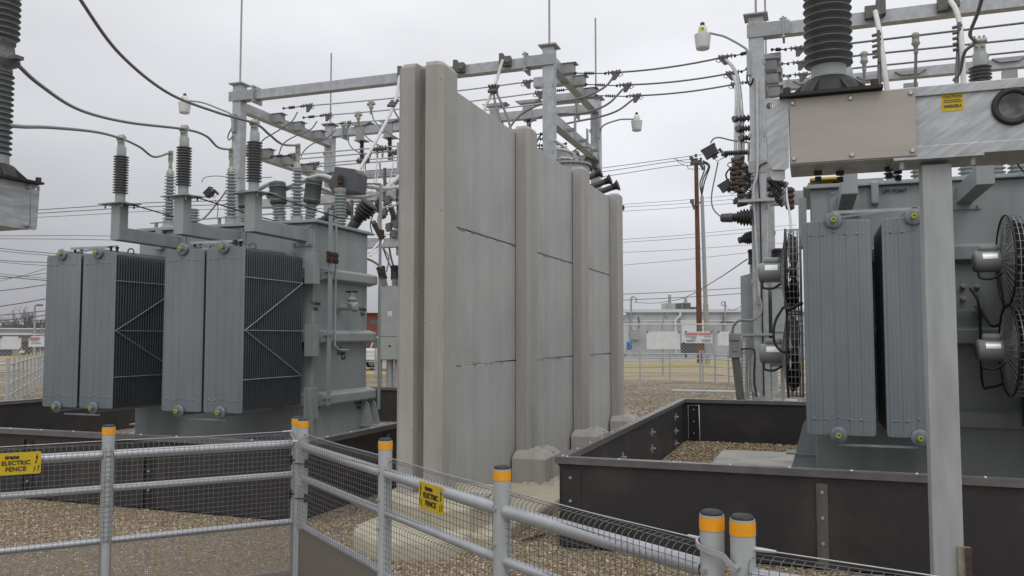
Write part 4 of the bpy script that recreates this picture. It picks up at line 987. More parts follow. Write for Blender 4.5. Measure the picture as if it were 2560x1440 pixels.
# end plate: tapered, with a round eye
pl = [AY(px, py, YB) for px, py in ((1972, 247), (1918, 245), (1913, 250), (1921, 405), (1931, 424), (1963, 424), (1972, 418))]
hc = AY(1924, 265, YB)
me_poly = pl; 
def plate_with_hole(poly, hc, hr, off, name, m, par):
    n = 48; vs = []; C = Vector(hc); 
    def edge(a):
        d = Vector((math.cos(a), 0, math.sin(a))); best = None
        for i in range(len(poly)):
            p, q = poly[i], poly[(i+1) % len(poly)]; e = q-p
            den = d.x*e.z-d.z*e.x
            if abs(den) < 1e-9: continue
            w = p-C; tt = (w.x*e.z-w.z*e.x)/den; s = (w.x*d.z-w.z*d.x)/den
            if tt > 0 and -1e-6 <= s <= 1+1e-6 and (best is None or tt > best): best = tt
        return C+d*best
    angs = sorted([2*math.pi*i/n for i in range(n)]+[math.atan2(p.z-C.z, p.x-C.x) % (2*math.pi) for p in poly])
    N = len(angs)
    for o in (Vector((0, 0, 0)), Vector(off)):
        for a in angs: vs.append(C+Vector((math.cos(a)*hr, 0, math.sin(a)*hr))+o)
        for a in angs: vs.append(edge(a)+o)
    fs = []
    for i in range(N):
        j = (i+1) % N
        fs += [(i, j, N+j, N+i), (2*N+i, 3*N+i, 3*N+j, 2*N+j), (N+i, N+j, 3*N+j, 3*N+i), (i, 2*N+i, 2*N+j, j)]
    return MB().add(vs, fs).build(name, m, par)
plate_with_hole(pl, hc, .017, (0, .012, 0), 'end_plate', galvbeam, bR)
MB().prism([AY(px, py, YB+.02) for px, py in ((1924, 420), (1962, 420), (1963, 446), (1955, 452), (1932, 450), (1925, 440))], (0, .008, 0)).build('end_tab', galvbeam, bR)
pole_column(bR, AY(2072, 200, YB+.17).x, YB+.17, zt+.001)
pole_column(bR, AY(2072, 200, YB+.17).x+1.25, YB+.17, zt+.001)
# post
xp = .575; pw = .128
MB().box(xp-pw/2, xp+pw/2, YB+.05, YB+.05+pw, 0, zb-.03).build('post', MATS['post_galv'], bR, bevel=.006)
m = MB().box(xp-.19, xp+.19, YB-.01, YB+.25, zb-.014, zb-.0025); 
for dx in (-.15, .15): m.cyl((xp+dx, YB+.04, zb-.05), (xp+dx, YB+.04, zb-.014), .014, n=6)
m.build('head_plate', galvbeam, bR)
MB().box(xp-.16, xp+.16, YB-.03, YB+.25, 0, .03).build('foot_plate', galvbeam, bR)
rb_ = MB().obox((xp+.062, YB+.042, .48), (.026, 0, 0), (0, .006, 0), (0, 0, .22)).build('earthing_cover', mat('stained_plate', (.20, .15, .10), .7, var=.4, vscale=9, col2=(.36, .34, .3)), bR)
MB().box(xp+.066, xp+.09, YB+.02, YB+.032, .3, .7).build('copper_strip', rust, rb_)
# caution label and gauge
q = AY(2381, 256, YB+.013)
lb = MB().obox(q, (.046, 0, 0), (0, .0008, 0), (0, 0, .041)).build('caution_label', yellow, bR, bevel=.0)
text('lettering', 'CAUTION', q+Vector((0, -.0015, .026)), .018, blackink, lb, sx=.95); text('lettering', '244038-020-A', q+Vector((0, -.0015, -.018)), .021, blackink, lb, sx=.62, bold=.0004)
MB().obox(q+Vector((0, -.0015, .011)), (.036, 0, 0), (0, .0003, 0), (0, 0, .0018)).obox(q+Vector((0, -.0015, .002)), (.038, 0, 0), (0, .0003, 0), (0, 0, .0018)).build('small_print', blackink, lb)
q = AY(2532, 266, YB+.014)
MB().lathe([(.088, 0), (.088, .012), (.078, .02), (.062, .016), (.06, .0)], q, (0, -1, 0), n=32).build('gauge_rim', blackm, bR)
MB().cyl(q, q+Vector((0, -.010, 0)), .06, n=24).build('gauge_glass', mat('gauge_glass', (.03, .03, .032), .12, var=.5, vscale=10, col2=(.19, .19, .185)), bR)
for (px, py, y) in ((2045, 432, YB+.2), (2100, 437, YB+.25), (2222, 425, YB+.22), (2245, 432, YB+.3)):
    c = AY(px, py, y); c.z = zb; MB().cyl(c, c-Vector((0, 0, .02)), .02, n=10).cyl(c-Vector((0, 0, .03)), c-Vector((0, 0, .055)), .016, n=8).build('drain_fitting', blackm, bR)
# left breaker
bL = thing('circuit_breaker', 'breaker with tall ribbed column whose cables lead to the slender arresters, cut by the edge', 'circuit breaker', (-6.2, YB+.17, 0), 'live tank circuit breakers')
XF = -5.25; YE = AX(76, 500, XF).y; ztl, zbl = AX(76, 460, XF).z, AX(74, 574, XF).z; d_ = .33
m = MB().box(XF-d_, XF-.012, 1.6, YE, ztl-.012, ztl).box(XF-d_, XF-.012, 1.6, YE, zbl, zbl+.01).box(XF-d_, XF-d_+.012, 1.6, YE, zbl+.0101, ztl-.0121)
m.box(XF-.0119, XF, 1.6, YE, zbl-.002, ztl+.001).box(XF-d_+.013, XF-.013, YE-.014, YE-.002, zbl+.011, ztl-.013).build('beam', galvbeam, bL, bevel=.003)
def plateX(poly, hc, hr, th, name, m_, par):
    # plate standing in the plane x = XF, drilled with a round eye
    rot = lambda p: Vector((p.y, 0, p.z)); o = plate_with_hole([rot(p) for p in poly], rot(hc), hr, (0, th, 0), name, m_, None)
    off = root_origin(par)
    for v_ in o.data.vertices: c = v_.co.copy(); v_.co = Vector((XF-.012+c.y, c.x, c.z))-off
    o.data.flip_normals(); o.parent = par; return o
pl = [AX(px, py, XF) for px, py in ((76.5, 460), (97, 463), (100, 467), (92, 570), (88, 575), (76.5, 573))]
plateX(pl, AX(92, 473, XF), .011, .012, 'end_plate', galvbeam, bL)
m = MB()
for px, py in ((68, 468), (66, 563)): c = AX(px, py, XF); m.lathe([(.02, 0), (.02, .01), (.012, .012), (.012, .03)], c, (1, 0, 0), n=8)
m.build('bolt', galvd, bL)
LBX = XF-.17; LBY = AX(-12, 440, LBX).y
MB().cyl((XF-.05, YE-.10, ztl), (XF-.05, YE-.10, ztl+.04), .018, n=8).build('bolt', galvd, bL)
pole_column(bL, LBX, LBY, ztl+.001, r1=.10, r2=.125); pole_column(bL, LBX, LBY-1.4, ztl+.001, r1=.10, r2=.125)
MB().box(LBX-.065, LBX+.065, 3.2, 3.33, 0, zbl-.003).build('post', MATS['post_galv'], bL)
def conductor(name, lab, pts, r, m=None, cat='cable', group=None, k=10, n=8):
    p = spline(pts, k); o = MB().tube(p, r, n=n).build(name, m or cable, None); return tag(o, lab, cat, group)
YBX = YB+.17
c3 = topsL[2]; c2 = topsL[1]; c1 = topsL[0]
conductor('overhead_cable', 'thick grey cable sweeping steeply down to the arrester before the steel leg',
    [AY(150, -90, 4.9), AY(205, 5, 5.2), AY(300, 135, 5.9), AY(420, 232, 6.8), AY(540, 280, 7.6), c3, AY(672, 335, 8.7), AY(705, 360, 9.2), hvL[2]], .0155, group='cables to the left transformer')
conductor('overhead_cable', 'thick grey cable from the breaker column joint to the middle arrester and its bushing',
    [AX(25, 143, LBX+.12), AY(100, 212, 4.9), AY(200, 275, 6.0), AY(320, 306, 7.2), c2, AY(515, 340, 8.8), AY(545, 368, 9.3), hvL[1]], .0155, group='cables to the left transformer')
conductor('overhead_cable', 'thick grey cable running almost level to the outermost arrester and its bushing',
    [AX(5, 312, LBX+.05), AY(60, 317, 4.9), AY(130, 319, 5.8), AY(240, 330, 7.2), c1, AY(350, 368, 8.8), AY(385, 392, 9.3), hvL[0]], .0155, group='cables to the left transformer')
tR = topsR[1]
conductor('overhead_cable', 'thick grey cable rising steeply from the arrester behind the gauge end of the breaker beam',
    [AY(2470, -60, 6.9), AY(2445, 30, 7.4), AY(2425, 85, 7.9), tR+Vector((-.03, 0, -.0)), AY(2412, 130, 8.4), AY(2400, 180, 8.9), AY(2385, 200, 9.3)], .016, group='cables to the right transformer')
# ------------------------------------------------------------------ steel bus structures
XA, XC, XE, YF, YBk = -15.66, -6.15, -1.07, 20.0, 24.9
ZC = 9.15
def hss(m, p, q, w, h, up=(0, 0, 1)): return m.bar(p, q, w, h, up)
def column(t, x, y, ztop, zmast, w=.29, base=.2):
    c = MB().box(x-w/2, x+w/2, y-w/2, y+w/2, .2, ztop-.08).build('column', galv, t, bevel=.01)
    m = MB().box(x-w*.8, x+w*.8, y-w*.8, y+w*.8, ztop-.08, ztop-.045).prism([(x-w*.5, y-w*.5, ztop-.12), (x-w*.75, y-w*.75, ztop-.08), (x+w*.75, y-w*.75, ztop-.08), (x+w*.5, y-w*.5, ztop-.12)], (0, w, 0)); m.build('cap_plate', galvd, c)
    MB().tube([(x, y, ztop-.045), (x, y, zmast)], .027, n=8).build('lightning_rod', galvd, t)
    m = MB()
    for z in (1.2, 2.9, 4.6, 6.3, 8.0):
        for s in (-1, 1): m.box(x+s*w*.5-.03, x+s*w*.5+.03, y-w/2-.02, y-w/2, z, z+.10)
    m.build('bolted_tab', galvd, c)
    MB().box(x-.4, x+.4, y-.4, y+.4, 0, .17).build('base_plinth', concs, c); MB().box(x-.28, x+.28, y-.28, y+.28, .17, .2).build('foot_plate', galvd, c)
    return c
def clamp_plate(m, x, y, z, h=.5):     # bolted moment end plate
    m.box(x-.025, x+.025, y-.22, y+.22, z-h/2, z+h/2)
    for dz in (-h*.42, h*.42): m.cyl((x-.08, y-.16, z+dz), (x+.08, y-.16, z+dz), .025, n=6)
def beamx(t, x0, x1, y, z, h=.27, pads=(), nm='beam'):
    m = MB().bar((x0, y, z), (x1, y, z), .25, h); b = m.build(nm, galv, t, bevel=.008); e = MB()
    for x in (x0+.45, x1-.45): clamp_plate(e, x, y, z)
    e.build('end_plate', galvd, b); return b
def beamy(t, x, y0, y1, z, h=.27, brackets=(), side=1):
    b = MB().bar((x, y0, z), (x, y1, z), .25, h).build('beam', galv, t, bevel=.008); e = MB()
    for yb in brackets:
        e.box(x+(.12 if side > 0 else -.42), x+(.42 if side > 0 else -.12), yb-.13, yb+.13, z-.12, z+.13)
        e.box(x+(.0 if side > 0 else -.5), x+(.5 if side > 0 else 0), yb-.16, yb+.16, z+.135, z+.15)
    if brackets: e.build('stub_bracket', galvd, b)
    return b
sL = thing('bus_structure', 'tall galvanised steel frame structure rising behind the left transformer and the concrete wall', 'steel structure', (XA, YF, 0), 'galvanised steel bus structures')
for x, y in ((XA, YF), (XA, YBk), (XC, YF), (XC, YBk)): column(sL, x, y, ZC, 11.65)
zAC = (AY(625, 243, YF).z+AY(1340, 155, YF).z)/2
beamx(sL, XA+.15, XC-.15, YF, zAC)
MB().box(XA-.25, XA+.62, YF-.19, YF-.15, zAC-.14, zAC+.14).box(XC-.62, XC+.22, YF-.19, YF-.15, zAC-.14, zAC+.14).build('clamp_strap', galvd, sL)
beamx(sL, XA+.15, XC-.15, YBk, AY(1000, 318, YBk).z)
for x, y, z in ((XA+.5, YF, 3.1),): pass
yb1 = [AX(699, 272, XA+.3).y, AX(749, 295, XA+.3).y, AX(800, 314, XA+.3).y]; z1 = [AX(699, 272, XA+.3).z, AX(749, 295, XA+.3).z, AX(800, 314, XA+.3).z]
beamy(sL, XA, YF+.15, YBk-.15, zAC-.28, brackets=yb1, side=1)
bz2 = AX(700, 405, XA).z
yb2 = [AX(670, 388, XA+.3).y, AX(720, 407, XA+.3).y, AX(775, 425, XA+.3).y]
beamy(sL, XA, YF+.15, YBk-.15, bz2, brackets=yb2, side=1)
zCD = AX(1440, 222, XC).z
yc1 = [AX(1425, 184, XC+.3).y, AX(1452, 213, XC+.3).y, AX(1479, 239, XC+.3).y]
beamy(sL, XC, YF+.15, YBk-.15, zCD, brackets=yc1+[], side=1)
m = MB()
for y in (AX(1400, 222, XC).y+.6, AX(1400, 222, XC).y+2.3): m.bar((XC-.9, y, zCD-.05), (XC, y, zCD-.05), .26, .26)
m.build('cantilever_arm', galv, sL)
zCD2 = AX(1440, 350, XC).z
beamy(sL, XC, YF+.15, YBk-.15, zCD2, brackets=[], side=1)
m = MB()
for y in (21.3, 22.6, 23.9): m.box(XC+.125, XC+.30, y-.05, y+.05, zCD2-.06, zCD2+.02).box(XC+.30, XC+.33, y-.08, y+.08, zCD2-.25, zCD2+.30)
m.build('insulator_bracket', galvd, sL)
for y, z in ((21.5, 6.6), (23.1, 6.1)): MB().bar((XC-1.4, y, z), (XC+.1, y, z), .22, .26).build('cantilever_arm', galv, sL)
beamx(sL, XA+.15, XC-.15, YBk, AY(960, 435, YBk).z, .22)
beamx(sL, XA+.15, XC-.15, YF+.02, AY(930, 492, YF).z, .24)
beamx(sL, XA+.15, XC-.15, YF+.02, AY(960, 608, YF).z, .24)
MB().bar((-10.5, YF+.2, 3.9), (-10.5, YF+.2, 7.0), .12, .12).bar((-8.2, YF+.2, 3.9), (-8.2, YF+.2, 6.0), .12, .12).build('hanger_post', galv, sL)
m = MB()
for (px, py, y) in ((905, 330, YBk), (975, 322, YBk), (1322, 275, YBk), (1240, 283, YBk)):   # inverted plates carrying hanging post insulators
    p = AY(px, py, y); m.prism([(p.x-.42, y-.2, p.z+.28), (p.x+.42, y-.2, p.z+.28), (p.x+.22, y-.2, p.z+.18), (p.x-.22, y-.2, p.z+.18)], (0, .4, 0)); m.box(p.x-.16, p.x+.16, y-.16, y-.12, p.z-.3, p.z+.2).box(p.x-.2, p.x+.2, y-.2, y+.2, p.z-.33, p.z-.3)
m.build('saddle_plate', galvd, sL)
for (px, py, y) in ((905, 330, YBk), (975, 322, YBk), (1322, 275, YBk)):
    p = AY(px, py, y); insulator('post_insulator', (p.x, y, p.z-.33), (0, 0, -1), .62, .05, .085, .05, insuld, sL, 12)
    MB().cyl((p.x, y, p.z-.95), (p.x, y, p.z-1.06), .07, n=10).build('insulator_cap', clampm, sL)
# apparatus pads on the front beam
m = MB()
for px, py in ((1003, 183), (1142, 168), (1257, 152)):
    p = AY(px, py, YF-.2); m.box(p.x-.08, p.x+.02, YF-.28, YF-.13, p.z-.1, p.z+.18).obox(p+Vector((.12, 0, -.03)), (.10, 0, 0), (0, .08, 0), (0, 0, .12)).cyl(p, p+Vector((.2, -.1, -.1)), .05, n=8)
m.build('pad_clamp', clampm, sL)

def cut_in(m, p, q, r, n=6): m.cyl(p, q, r, n=n)
def string_insulator(p, q, par, ns=4, rs=.05, r0=.018, nm='strain_insulator', m=None):
    p, q = Vector(p), Vector(q); L = (q-p).length; d = (q-p)/L; a = L*.3; b = L*.62
    P = [(r0*.8, 0), (r0*.8, a)]
    for i in range(ns):
        h = a+(b-a)*(i+.5)/ns; P += [(r0, h-.022), (rs, h-.004), (rs, h+.004), (r0, h+.022)]
    P += [(r0*.8, b), (r0*.8, L)]
    o = MB().lathe(P, p, d, n=10); o.lathe([(.03, 0), (.045, .03), (.03, .06)], p, d, n=8); o.lathe([(.03, 0), (.045, .03), (.03, .06)], q-d*.06, d, n=8)
    return o.build(nm, m or insuld, par)
def dead_end(p, d, par, drop=None):     # bolted strain clamp
    p = Vector(p); d = Vector(d).normalized(); u = Vector((0, 0, 1)); y = d.cross(u)
    m = MB().prism([p-d*.30+u*.03-y*.015, p+d*.12+u*.05-y*.015, p+d*.12-u*.03-y*.015, p-d*.02-u*.20-y*.015, p-d*.10-u*.20-y*.015, p-d*.1-u*.03-y*.015], y*.03)
    for k in (-.2, -.1, .02, .1): m.cyl(p+d*k-y*.05, p+d*k+y*.05, .02, n=6).cyl(p+d*k-u*.05, p+d*k+u*.07, .016, n=6)
    m.tube([p+d*.12+u*.0, p+d*.18-u*.08, p+d*.10-u*.12, p+d*.02-u*.06], .012, n=5)
    return m.build('strain_clamp', clampm, par)
def span(lab, a, b, ia, ib, r=.022, grp='strung bus conductors', m=None, sag=.05, jumpers=(), inA=True, inB=True, cat='conductor', name='bus_conductor'):
    a, b = Vector(a), Vector(b); d = (b-a).normalized(); t = thing(name, lab, cat, a, grp)
    pa, pb = a+d*ia, b-d*ib
    MB().tube([pa+(pb-pa)*i/8-Vector((0, 0, sag*4*(i/8)*(1-i/8))) for i in range(9)], r, n=7).build('wire', m or cableL, t)
    if inA: string_insulator(a, pa-d*.25, t); dead_end(pa, d, t)
    if inB: string_insulator(b, pb+d*.25, t); dead_end(pb, -d, t)
    for j, jr in jumpers: MB().tube(spline(j, 8), jr, n=7).build('jumper', cable, t)
    return t
nth = ['nearest', 'middle', 'farthest']; ht = ['highest', 'middle', 'lowest']
# upper three buses, left structure
jA = [[(744, 280), (728, 305), (690, 330), (660, 348), (648, 364)], [(793, 303), (775, 325), (735, 342), (708, 360), (697, 386)], [(838, 326), (815, 347), (785, 358), (765, 372), (753, 388)]]
tp = [(928, 260, [(928, 272), (935, 300), (960, 325), (1004, 352), (1030, 372)]), (896, 288, [(897, 300), (905, 325), (925, 350), (976, 378), (1000, 385)]), (866, 314, [(867, 326), (870, 350), (880, 370), (905, 385), (915, 388)])]
ends = [(1359, 200), (1370, 229), (1384, 255)]
for i in range(3):
    y = yb1[i]; a = Vector((XA+.42, y, z1[i])); e_ = AY(*ends[i], y); b = Vector((XC-.12, y, e_.z))
    j = [AY(px, py, y-.05*k) for k, (px, py) in enumerate(jA[i])]
    t = span(f'{ht[i]} of the three light bus conductors strung between the left structure\'s end beams', a, b, .95, 1.0, jumpers=[(j, .02)])
    px, py, cv = tp[i]; p = AY(px, py, y)
    MB().lathe([(.05, -.12), (.085, -.06), (.06, 0), (.06, .06), (.08, .1), (.04, .16), (.04, .3)], p, (0, 0, -1), n=8).cyl(p-Vector((.12, 0, 0)), p+Vector((.12, 0, 0)), .05, n=8).build('tap_clamp', clampl, t)
    MB().tube(spline([AY(q[0], q[1], y-.1*k) for k, q in enumerate(cv)]), .02, n=7).build('tap_cable', cable, t)
# lower paired buses
low = [((745, 386), (1003, 367)), ((750, 397), (1003, 379)), ((790, 409), (1003, 394)), ((797, 416), (1003, 403)), ((850, 432), (1003, 420)), ((856, 440), (1003, 428))]
ordn = ['topmost', 'second from top', 'third from top', 'fourth from top', 'fifth from top', 'lowest']
for i, (p, q) in enumerate(low):
    y = yb2[i//2]+(.0 if i % 2 == 0 else .0); a = AY(*p, y); b = AY(*q, y); a2 = Vector((XA+.42, y, a.z)); e_ = Vector((XC-.12, y, a.z+(b.z-a.z)*.5))
    span(f'{ordn[i]} of the six lower light conductors behind the left transformer\'s bushings', a2, e_, .9, 1.0, r=.021, sag=0, grp='lower strung bus conductors', inA=(i % 2 == 0))
# dark clustered droppers with clamps
drop = [((943, 373), (940, 430), (930, 470)), ((956, 372), (950, 420), (935, 470)), ((983, 382), (983, 410), (973, 455), (955, 480)), ((997, 382), (996, 420), (985, 450), (965, 485)), ((903, 402), (900, 440), (888, 470)), ((912, 404), (910, 440), (900, 470))]
dnm = ['left of the pair under the joined clamps beside the wall', 'right of the pair under the joined clamps beside the wall', 'left of the pair next to the wall edge', 'right of the pair next to the wall edge', 'left of the leftmost pair, by the pale diagonal rod', 'right of the leftmost pair, by the pale diagonal rod']
for i, c in enumerate(drop):
    y = yb2[0]-.1; P = [AY(px, py, y-.12*k) for k, (px, py) in enumerate(c)]
    t = thing('dropper', f'thin pale dropper wire, {dnm[i]}', 'dropper wire', P[0], 'dropper wires between the buses'); MB().tube(spline(P), .016, n=6).build('wire', pvc, t)
    m = MB().cyl(P[0]-Vector((.13, 0, 0)), P[0]+Vector((.13, 0, 0)), .06, n=8)
    for k in (-.1, 0, .1): m.cyl(P[0]+Vector((k, -.08, .0)), P[0]+Vector((k, .08, .04)), .025, n=6).cyl(P[0]+Vector((k, 0, -.06)), P[0]+Vector((k, 0, .1)), .02, n=6)
    m.cyl(P[0], P[0]-Vector((0, 0, .24)), .035, n=8).build('clamp', clampm, t)
# more heavy cables of the switchgear behind
conductor('jumper_cable', 'dark cable hanging from a clamp down to the right, just left of the wall', [AY(980, 258, 20.5), AY(985, 275, 20.4), AY(1000, 305, 20.3), AY(1004, 345, 20.2)], .024)
conductor('jumper_cable', 'dark cable dropping behind the pale droppers toward the white looped tube', [AY(948, 405, 20.6), AY(955, 440, 20.5), AY(972, 465, 20.4), AY(990, 495, 20.3)], .022)
tg = 'large pale bus tubes around the left transformer bushings'
conductor('bus_tube', 'pale tube joining the ribbed bushing and the leftmost barrel boot', [AY(640, 478, 10.7), AY(668, 462, 10.6), AY(690, 455, 10.5)], .035, cableL, 'bus tube', tg)
conductor('bus_tube', 'pale tube rising from the tilted barrel boot to the dark covered terminal', [AY(715, 472, 10.5), AY(760, 452, 10.4), AY(800, 440, 10.4), AY(832, 448, 10.4)], .04, cableL, 'bus tube', tg)
conductor('bus_tube', 'thick pale tube running from the dark covered terminal to the wall', [AY(870, 452, 10.4), AY(900, 462, 10.7), AY(935, 468, 11.2), AY(970, 471, 12), AY(1012, 464, 13)], .036, cableL, 'bus tube', tg)
conductor('bus_tube', 'pale sagging tube that climbs to the right above the straight one', [AY(800, 468, 10.6), AY(850, 487, 10.7), AY(900, 492, 11), AY(940, 484, 11.4), AY(975, 462, 12.2), AY(1015, 422, 13)], .033, cableL, 'bus tube', tg)
conductor('bus_tube', 'pale tube crossing low behind the boots, nearly level', [AY(640, 490, 11.3), AY(720, 470, 11.3), AY(790, 478, 11.4), AY(860, 486, 12), AY(930, 480, 13)], .03, cableL, 'bus tube', tg)
conductor('bus_tube', 'short pale tube slanting down left of the dark covered terminal', [AY(796, 470, 11.0), AY(825, 480, 10.9), AY(845, 488, 10.8)], .03, cableL, 'bus tube', tg)
conductor('sleeved_rod', 'long pale sleeved rod slanting down beside the near end of the wall', [AY(1000, 190, YF-.3), AY(985, 262, 19.4), AY(940, 352, 18.8), AY(888, 442, 18.2)], .042, pvc, 'sleeved cable', 'pale sleeved cables on the front beams')
conductor('sleeved_rod', 'pale sleeved rod dropping from the front beam behind the top of the wall', [AY(1257, 150, YF-.3), AY(1243, 195, 19.6), AY(1228, 235, 19.4), AY(1212, 270, 19.3), AY(1204, 300, 19.2)], .04, pvc, 'sleeved cable', 'pale sleeved cables on the front beams')
for k, (a, b) in enumerate((((1233, 222), (1250, 300)), ((1236, 222), (1275, 315)))):
    conductor('jumper_cable', ['dark cable hanging straight from the clamp above the second wall column', 'dark cable curving right from the clamp above the second wall column'][k], [AY(*a, 19.4), AY((a[0]+b[0])/2-3+6*k, (a[1]+b[1])/2, 19.3), AY(*b, 19.2), AY(b[0]+3, b[1]+30, 19.1)], .03)
m = MB(); p = AY(1233, 222, 19.4)
for k in (-.08, 0, .08): m.cyl(p+Vector((-.1, k*1.2, k)), p+Vector((.12, k, k)), .05, n=8).cyl(p+Vector((k, -.1, .08)), p+Vector((k, .1, -.1)), .03, n=6)
tag(m.build('cable_clamp', clampm), 'dark bolted clamp on the rod above the second wall column', 'clamp')
p = AY(982, 258, 19.4); m = MB()
for k in (-.08, 0, .08): m.cyl(p+Vector((-.1, k*1.2, k)), p+Vector((.12, k, k)), .045, n=8)
tag(m.build('cable_clamp', clampm), 'dark bolted clamp on the rod left of the wall\'s top corner', 'clamp')
# looping cables over the wall
for k, pts in enumerate(([(1275, 318), (1290, 298), (1312, 280), (1350, 262), (1400, 254), (1440, 248), (1480, 235), (1515, 215), (1535, 190)],
                         [(1318, 316), (1328, 304), (1352, 292), (1400, 285), (1450, 284), (1490, 274), (1525, 256), (1558, 222)],
                         [(1340, 360), (1350, 340), (1370, 325), (1405, 312), (1450, 302), (1500, 292), (1545, 276), (1583, 248)])):
    conductor('jumper_cable', ['uppermost', 'middle', 'lowest'][k]+' of the three grey loops passing over the wall to the strung conductors', [AY(px, py, yc1[k]-.6+.08*i) for i, (px, py) in enumerate(pts)], .028, group='looping cables over the wall')
# conductors from left structure to right structure
for i, (c0, e0, e1) in enumerate((((1540, 181), (1808, 143), (1868, 130)), ((1568, 212), (1826, 183), (1870, 165)), ((1592, 239), (1838, 210), (1872, 197)))):
    y = yc1[i]; a = Vector((XC+.42, y, AY(1425+27*i, 184+28*i, y).z)); b = Vector((XE-.15, y, AY(*e1, y).z)); d = (b-a)
    ca, cb = AY(*c0, y), AY(*e0, y)
    t = thing('bus_conductor', ['highest', 'middle', 'lowest'][i]+' of the three conductors strung between the two steel structures', 'conductor', a, 'conductors strung between the two structures')
    MB().tube([ca+(cb-ca)*k/8-Vector((0, 0, .06*4*(k/8)*(1-k/8))) for k in range(9)], .024, n=7).build('wire', MATS['conductor_grey'], t)
    string_insulator(a, ca-Vector((.25, 0, 0)), t, 5); string_insulator(b, cb+Vector((.25, 0, 0)), t, 5)
    dead_end(ca, d, t); dead_end(cb, -d, t)

# ------------------------------------------------------------------ right structure
sR = thing('bus_structure', 'galvanised steel frame structure at upper right, behind the breaker beam', 'steel structure', (XE, YF, 0), 'galvanised steel bus structures')
column(sR, XE, YF, 9.25, 12.2, w=.34); column(sR, XE, YBk, 9.25, 12.2, w=.3); column(sR, 8.5, YF, 9.25, 12.2, w=.34); column(sR, 8.5, YBk, 9.25, 12.2)
zEF = (AY(1960, 70, YF).z+AY(2500, 15, YF).z)/2
beamx(sR, XE+.16, 8.35, YF, zEF, .30); MB().box(XE-.2, XE+.75, YF-.2, YF-.16, zEF-.16, zEF+.16).build('clamp_strap', galvd, sR)
zER = (AY(2000, 213, YBk).z+AY(2500, 160, YBk).z)/2
beamx(sR, XE+.16, 8.35, YBk, zER, .27)
yr = [AX(1925, 126, XE+.35).y, AX(1930, 160, XE+.35).y, AX(1934, 192, XE+.35).y]
beamy(sR, XE, YF+.15, YBk-.15, zEF-.55, brackets=yc1, side=1)
for k in range(3): MB().box(XE+.1, XE+.52, YF+.9+1.15*k, YF+1.2+1.15*k, 8.3-.02*k, 8.6-.02*k).build('stub_bracket', galv, sR, bevel=.02)
beamx(sR, XE+.16, 8.35, YF+1.5, AY(1950, 497, YF+1.5).z, .32)
m = MB().box(XE-.22, XE+.25, YF-.19, YF-.171, AY(1890, 421, YF).z-.13, AY(1890, 421, YF).z+.14); m.build('clamp_strap', galvd, sR)
MB().box(XE-.45, XE+.35, YF-.35, YF+.1, AY(1890, 506, YF).z-.03, AY(1890, 506, YF).z+.03).build('shelf_plate', galv, sR)
m = MB()
for px, py in ((2192, 25), (2375, 5)):
    p = AY(px, py, YF-.2); m.box(p.x-.02, p.x+.18, YF-.28, YF-.13, p.z-.12, p.z+.2).box(p.x-.25, p.x-.03, YF-.26, YF-.13, p.z-.18, p.z+.1).cyl(p, p+Vector((.05, -.15, -.2)), .06, n=8)
m.build('pad_clamp', clampm, sR)
text('lettering', 'B', AY(2204, 37, YF-.131), .22, blueink, sR)
m = MB()
for px, py in ((2180, 215), (2275, 203), (2020, 225), (2520, 172)):
    p = AY(px, py, YBk); m.prism([(p.x-.4, YBk-.2, p.z+.26), (p.x+.4, YBk-.2, p.z+.26), (p.x+.22, YBk-.2, p.z+.14), (p.x-.22, YBk-.2, p.z+.14)], (0, .4, 0)).box(p.x-.18, p.x+.18, YBk-.2, YBk-.1, p.z-.32, p.z-.1)
m.build('saddle_plate', galvd, sR)
for px, py in ((2275, 203), (2545, 172)):
    p = AY(px, py, YBk); insulator('post_insulator', (p.x, YBk, p.z-.32), (0, 0, -1), .3, .05, .09, .05, insuld, sR, 12)
for i, ((p, q), (ia, cl)) in enumerate(zip((((2130, 108), (2560, 57)), ((2135, 140), (2560, 97)), ((2140, 170), (2560, 128))), (((1927, 124), (2000, 120)), ((1931, 160), (2005, 156)), ((1935, 190), (2008, 186))))):
    y = yc1[i]; a, b = AY(*p, y), AY(*q, y); d = (b-a).normalized(); c = AY(*cl, y); s = AY(*ia, y)
    t = thing('bus_conductor', ['highest', 'middle', 'lowest'][i]+' of the three conductors running level behind the right breaker column', 'conductor', s, 'conductors of the right structure')
    MB().tube([c, a, b, b+d*3], .026, n=7).build('wire', cable, t); string_insulator(s, c-Vector((.3, 0, 0)), t, 5); dead_end(c, d, t)
    P = AY(*((2289, 97), (2160, 143), (2463, 147))[i], y)
    MB().lathe([(.06, -.14), (.11, -.08), (.075, -.02), (.08, .06), (.1, .12), (.05, .18), (.05, .34)], P, (0, 0, -1), n=8).build('tap_clamp', clampl, t)
    MB().tube([P-Vector((0, 0, .3)), P-Vector((.03, 0, 1.0)), P-Vector((.06, .0, 2.2))], .035, n=7).build('tap_rod', cable, t)
pg = 'pale sleeved cables on the front beams'
conductor('sleeved_rod', 'pale sleeved cable dropping from the clamp beside the blue letter B', [AY(2188, 28, YF-.35), AY(2195, 60, 19.5), AY(2201, 95, 19.4), AY(2212, 180, 19.3), AY(2220, 240, 19.3)], .055, pvc, 'sleeved cable', pg)
conductor('sleeved_rod', 'pale sleeved cable bending down from the top right beam', [AY(2376, 2, YF-.35), AY(2390, 25, 19.5), AY(2399, 60, 19.4), AY(2405, 120, 19.3), AY(2410, 230, 19.3)], .055, pvc, 'sleeved cable', pg)
conductor('jumper_cable', 'dark cable hanging beside the left pale sleeved cable at upper right', [AY(2196, 82, 19.4), AY(2199, 120, 19.4), AY(2198, 230, 19.4)], .045)
